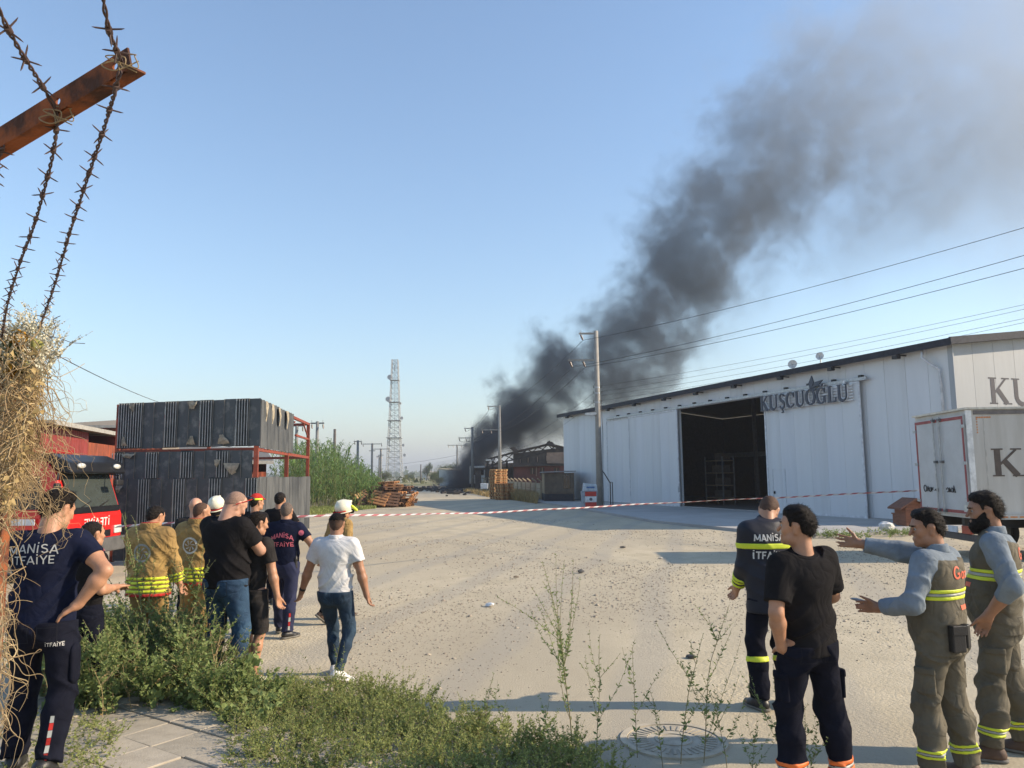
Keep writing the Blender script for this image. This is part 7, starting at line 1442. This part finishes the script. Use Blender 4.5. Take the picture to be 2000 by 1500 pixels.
# trees at the end of the road
TL = [leafmat('tree_leaf',(.11,.15,.055),(.055,.08,.03),scale=.6), leafmat('olive_leaf',(.17,.19,.10),(.10,.12,.06),scale=.6)]
def tree(label, px, Y, h, w_, mi, seed, kind=0):
    r2 = np.random.default_rng(seed); b = at(px,930,Y); t = thing('tree', label, 'tree', (b.x,b.y,0), group='trees beyond the yard'); paths = []; rads = []; trunk = grow((b.x,b.y,0), h*.55, r2, .05, .2, 7); paths.append(trunk); rads.append(.03*h); tips = []
    for k in range(14):
        i = r2.integers(2,7); a = r2.uniform(0,6.28); Q = grow(trunk[i], h*r2.uniform(.25,.5), r2, d0=(math.cos(a)*w_/h,math.sin(a)*w_/h,r2.uniform(.3,1.1)), n=6); paths.append(Q); rads.append(.012*h); tips += [Q[-1],Q[-2],Q[-3]]
    V, Fq = stem_arrays(paths, rads, 5); mesh_obj('trunk', npmesh('trunk', V, Fq, True), M('bark',(.14,.11,.08),.9), t); C_ = np.array(tips); n = 3200; i = r2.integers(0,len(C_),n); pos = C_[i]+r2.normal(0,.085*h,(n,3))*np.array([w_/h*1.3,w_/h*1.3,.8]); pos[:,2] = np.maximum(pos[:,2], .15*h); l_ = r2.uniform(.03,.06,n)*h*.8
    V, Fq = leaf_arrays(pos, r2.normal(0,1,(n,3)), l_, l_*.35, r2); mesh_obj('crown', npmesh('crown', V, Fq), TL[mi], t)
tree('feathery olive coloured tree just left of the small pale outbuilding', 872, 165, 5.6, 5.2, 1, 31); tree('low round tree right of the lattice tower base', 846, 205, 3.4, 5, 0, 32); tree('dark pointed cypress like tree on the far horizon', 833, 330, 8, 2.2, 0, 33); tree('bushy tree between the outbuilding and the far pole', 852, 240, 4.6, 4.6, 0, 34); tree('small tree at the foot of the lattice tower', 800, 260, 4, 4.2, 0, 35); tree('grey green tree left of the tower behind the reeds', 752, 230, 5, 5, 1, 36); tree('pale shrub tree at the field edge by the debris', 858, 150, 2.2, 3.0, 1, 37)
r3 = np.random.default_rng(4)
def far_scrub():
    n = 9000; x = r3.uniform(-330,260,n); y = r3.uniform(190,900,n); s = r3.uniform(.5,1.6,n); k = np.sin(x*.05+y*.013)+np.sin(y*.021+2)+r3.normal(0,.7,n) > .6; x, y, s = x[k], y[k], s[k]; pos = np.stack([x,y,r3.uniform(.1,1.4,len(x))*s],1); V, Fq = leaf_arrays(pos, r3.normal(0,1,(len(x),3)), s*1.3, s*.6, r3); o = mesh_obj('far_scrub', npmesh('far_scrub', V, Fq), leafmat('scrub_leaf',(.16,.16,.07),(.09,.10,.04),scale=.1)); tag(o, 'scattered scrub on the fields beyond the yard', 'scrub', kind='stuff')
    n = 5000; x = r3.uniform(-900,900,n); y = r3.uniform(1000,1500,n); pos = np.stack([x,y,r3.uniform(0,7,n)*(.5+.5*np.sin(x*.03))],1); V, Fq = leaf_arrays(pos, r3.normal(0,1,(n,3)), np.full(n,7.), np.full(n,3.), r3); o = mesh_obj('far_treeline', npmesh('far_treeline', V, Fq), MATS['tree_leaf']); tag(o, 'far line of trees along the horizon under the hills', 'treeline', kind='stuff')
far_scrub()
# gravel
def gravel():
    r2 = np.random.default_rng(9); n = 60000; px = r2.uniform(650,2050,n); py = 1015+470*r2.random(n)**1.5; pts = np.array([gp(a,b) for a,b in zip(px,py)]); x, y = pts[:,0], pts[:,1]; m = np.sin(x*.8+.4*y)+np.sin(y*.55-x*.25+1.2)+r2.normal(0,.8,n); band = np.exp(-((y-16-.25*x)/7)**2)*2; k = (m+band) > 1.05; x, y = x[k], y[k]; n = len(x)
    s = np.minimum(r2.lognormal(-4.95,.5,n)*np.clip(y/9,.7,2.0),.05); base = np.array([[1,0,0],[-1,0,0],[0,1,0],[0,-1,0],[0,0,.7],[0,0,-.5]]); V = base[None]*s[:,None,None]*r2.uniform(.6,1.3,(n,6,1)); a = r2.uniform(0,6.28,n); c, sn = np.cos(a)[:,None], np.sin(a)[:,None]; V = np.stack([V[...,0]*c-V[...,1]*sn, V[...,0]*sn+V[...,1]*c, V[...,2]],-1); V[...,0] += x[:,None]; V[...,1] += y[:,None]; V[...,2] += hgt(x,y)[:,None]+.001; o8 = np.array([[0,2,4],[2,1,4],[1,3,4],[3,0,4],[2,0,5],[1,2,5],[3,1,5],[0,3,5]]); Fq = (np.arange(n)[:,None,None]*6+o8[None]).reshape(-1,3); o = mesh_obj('gravel', npmesh('gravel', V.reshape(-1,3), Fq), M('gravel_stone',(.42,.37,.29),.9,col2=(.25,.21,.16),scale=30)); tag(o, 'loose pale gravel scattered over the yard', 'gravel', kind='stuff')
gravel()

# ================================================================== SMOKE AND AIR
def smoke():
    Y0 = 108.; cl_ = [(835,1010,38),(880,955,46),(918,912,54),(962,850,64),(1035,792,80),(1115,735,102),(1205,675,116),(1295,590,132),(1340,490,150),(1410,405,158),(1500,315,185),(1640,215,255),(1810,125,360),(2020,40,460),(2280,-60,520)]
    Pc = np.array([list(at(x,y,Y0)) for x,y,w_ in cl_]); wd = np.array([w_*Y0/1500 for x,y,w_ in cl_]); O_ = Pc[0]; dx = Pc[-1]-Pc[0]; ang = math.atan2(dx[2],dx[0]); ca, sa = math.cos(ang), math.sin(ang)
    loc = np.stack([(Pc[:,0]-O_[0])*ca+(Pc[:,2]-O_[2])*sa, -(Pc[:,0]-O_[0])*sa+(Pc[:,2]-O_[2])*ca],1); L = loc[-1,0]
    s = np.linspace(-.02*L, L*1.0, 40); c = np.interp(s, loc[:,0], loc[:,1]); w_ = np.interp(s, loc[:,0], wd)
    me_mb = MB(); V = []; n = 20
    for a, b, r0 in zip(s, c, w_):
        for k in range(n): q = 2*PI*k/n; V.append((a, math.cos(q)*r0*1.65, b-r0*.35+math.sin(q)*r0*1.9))
    me_mb.add(V, [(i*n+k,i*n+(k+1) % n,(i+1)*n+(k+1) % n,(i+1)*n+k) for i in range(39) for k in range(n)]+[tuple(range(n)),tuple(39*n+k for k in range(n))])
    m = bpy.data.materials.new('smoke'); m.use_nodes = True; nd = m.node_tree.nodes; l = m.node_tree.links; nd.clear(); o = nd.new('ShaderNodeOutputMaterial'); pvn = nd.new('ShaderNodeVolumePrincipled'); l.new(pvn.outputs[0], o.inputs['Volume'])
    tc = nd.new('ShaderNodeTexCoord')
    def math_(op, a, b=None, c=None, cl=False):
        x = nd.new('ShaderNodeMath'); x.operation = op; x.use_clamp = cl
        for i, v in enumerate((a,b,c)):
            if v is None: continue
            if isinstance(v,(int,float)): x.inputs[i].default_value = v
            else: l.new(v, x.inputs[i])
        return x.outputs[0]
    def noise(vec, sc, det, ro, w=0, col=False):
        x = nd.new('ShaderNodeTexNoise'); x.inputs['Scale'].default_value = sc; x.inputs['Detail'].default_value = det; x.inputs['Roughness'].default_value = ro; l.new(vec, x.inputs['Vector']); return x.outputs['Color' if col else 'Fac']
    def vm(op, a, b):
        x = nd.new('ShaderNodeVectorMath'); x.operation = op
        for i, v in enumerate((a,b)):
            if isinstance(v,tuple): x.inputs[i].default_value = v
            else: l.new(v, x.inputs[i])
        return x.outputs[0]
    P0 = tc.outputs['Object']; sp0 = nd.new('ShaderNodeSeparateXYZ'); l.new(P0, sp0.inputs[0])
    t0 = math_('DIVIDE', sp0.outputs['X'], L)
    wob = vm('SUBTRACT', noise(P0,.10,1.0,.5,col=True), (.5,.5,.5)); wsz = math_('MULTIPLY_ADD', t0, 16., 3.5); ws = nd.new('ShaderNodeVectorMath'); ws.operation = 'SCALE'; l.new(wob, ws.inputs[0]); l.new(wsz, ws.inputs['Scale']); Pw = vm('ADD', P0, ws.outputs[0])
    sp = nd.new('ShaderNodeSeparateXYZ'); l.new(Pw, sp.inputs[0]); t = math_('DIVIDE', sp.outputs['X'], L, cl=True)
    def curve(xs, ys):
        f = nd.new('ShaderNodeFloatCurve'); cm = f.mapping; cv_ = cm.curves[0]; pts = list(zip(xs, ys))
        while len(cv_.points) < len(pts): cv_.points.new(.5,.5)
        for p, (x, y) in zip(cv_.points, pts): p.location = (float(np.clip(x,0,1)), float(np.clip(y,0,1))); p.handle_type = 'AUTO'
        cm.update(); l.new(t, f.inputs['Value']); return f.outputs[0]
    C = math_('MULTIPLY_ADD', curve(loc[:,0]/L, .5+loc[:,1]/60), 60., -30.); W = math_('MULTIPLY', curve(loc[:,0]/L, wd/40), 40.)
    dz = math_('SUBTRACT', sp.outputs['Z'], C); neg = math_('LESS_THAN', dz, 0.); asym = math_('MULTIPLY_ADD', neg, math_('MULTIPLY', t, -.3), 1.)   # lee side reaches further
    zz = math_('DIVIDE', math_('MULTIPLY', dz, asym), W); yy = math_('DIVIDE', sp.outputs['Y'], W); r = math_('SQRT', math_('ADD', math_('MULTIPLY', zz, zz), math_('MULTIPLY', yy, yy)))
    n1 = noise(Pw,.17,4.5,.64); n2 = noise(P0,.55,2.5,.6); nn_ = math_('ADD', math_('MULTIPLY', n1, .75), math_('MULTIPLY', n2, .25))
    f = math_('ADD', math_('SUBTRACT', 1.0, r), math_('MULTIPLY', math_('SUBTRACT', nn_, .5), 5.2)); mr = nd.new('ShaderNodeMapRange'); mr.interpolation_type = 'SMOOTHSTEP'; mr.inputs[1].default_value = -.02; mr.inputs[2].default_value = 1.05; l.new(f, mr.inputs[0])
    edge = math_('SUBTRACT', 1.55, r, cl=True)
    den = curve([0,.06,.15,.3,.45,.6,.75,.9,1], [1.,1.,.72,.38,.20,.07,.016,.008,.007])
    D = math_('MULTIPLY', math_('MULTIPLY', math_('MULTIPLY', mr.outputs[0], den), 1.0), edge); r2_ = math_('SQRT', math_('ADD', math_('POWER', math_('DIVIDE', math_('ADD', dz, math_('MULTIPLY', W, .7)), math_('MULTIPLY', W, 1.5)), 2.), math_('POWER', math_('MULTIPLY', yy, .8), 2.))); n3 = noise(P0,.07,2.,.6); vl = math_('MULTIPLY', math_('SUBTRACT', 1.0, r2_, cl=True), math_('MULTIPLY', math_('SUBTRACT', n3, .32, cl=True), math_('MULTIPLY', t, .15))); D = math_('ADD', D, vl); l.new(D, pvn.inputs['Density']); rc = nd.new('ShaderNodeValToRGB'); rc.color_ramp.elements[0].position = .05; rc.color_ramp.elements[1].position = .75; rc.color_ramp.elements[0].color = (.11,.12,.14,1); rc.color_ramp.elements[1].color = (.58,.61,.64,1); l.new(t, rc.inputs[0]); l.new(rc.outputs[0], pvn.inputs['Color']); pvn.inputs['Absorption Color'].default_value = (0,0,0,1); pvn.inputs['Anisotropy'].default_value = .15  # colour ramp pales the upper plume, painting in its sunlit look
    m.cycles.volume_step_rate = .28; ob = me_mb.build('smoke_plume', m); ob.matrix_world = Matrix.Translation(O_)@Matrix.Rotation(-ang,4,'Y'); tag(ob, 'black smoke plume rising from the fire and drifting to the upper right', 'smoke', kind='stuff')
smoke()
def veil():
    m = bpy.data.materials.new('smoke_veil'); m.use_nodes = True; nd = m.node_tree.nodes; l = m.node_tree.links; nd.clear(); o = nd.new('ShaderNodeOutputMaterial'); v = nd.new('ShaderNodeVolumePrincipled'); l.new(v.outputs[0], o.inputs['Volume']); v.inputs['Color'].default_value = (.42,.37,.33,1)
    tc = nd.new('ShaderNodeTexCoord'); ns = nd.new('ShaderNodeTexNoise'); ns.inputs['Scale'].default_value = .22; ns.inputs['Detail'].default_value = 4; l.new(tc.outputs['Object'], ns.inputs['Vector']); mr = nd.new('ShaderNodeMapRange'); mr.interpolation_type = 'SMOOTHSTEP'; mr.inputs[1].default_value = .40; mr.inputs[2].default_value = .72; mr.inputs[4].default_value = .17; l.new(ns.outputs['Fac'], mr.inputs[0])
    ln = nd.new('ShaderNodeVectorMath'); ln.operation = 'LENGTH'; sc = nd.new('ShaderNodeVectorMath'); sc.operation = 'DIVIDE'; sc.inputs[1].default_value = (9.5,6.5,5.6); l.new(tc.outputs['Object'], sc.inputs[0]); l.new(sc.outputs[0], ln.inputs[0]); f = nd.new('ShaderNodeMapRange'); f.inputs[1].default_value = 1; f.inputs[2].default_value = .3; l.new(ln.outputs['Value'], f.inputs[0]); mu = nd.new('ShaderNodeMath'); mu.operation = 'MULTIPLY'; l.new(mr.outputs[0], mu.inputs[0]); l.new(f.outputs[0], mu.inputs[1]); l.new(mu.outputs[0], v.inputs['Density'])
    c = at(1040,850,112); bm = bmesh.new(); bmesh.ops.create_icosphere(bm, subdivisions=3, radius=1); me = bpy.data.meshes.new('smoke_veil'); 
    for q in bm.verts: q.co = Vector((q.co.x*9.6,q.co.y*6.6,q.co.z*5.7))
    bm.to_mesh(me); bm.free(); m.cycles.volume_step_rate = .6; ob = mesh_obj('smoke_veil', me, m); ob.location = c; tag(ob, 'thin brownish smoke drifting over the burnt building roof', 'smoke', kind='stuff')
veil()
def haze():
    m = bpy.data.materials.new('haze'); m.use_nodes = True; nd = m.node_tree.nodes; nd.clear(); o = nd.new('ShaderNodeOutputMaterial'); v = nd.new('ShaderNodeVolumePrincipled'); m.node_tree.links.new(v.outputs[0], o.inputs['Volume'])
    v.inputs['Color'].default_value = (.62,.655,.72,1); v.inputs['Density'].default_value = .00055; v.inputs['Anisotropy'].default_value = .2
    ob = MB().box((0,0,69),(19000,19000,142)).build('haze', m); ob['kind'] = 'stuff'; ob['label'] = 'thin pale summer haze over the whole place'; ob['category'] = 'haze'
haze()
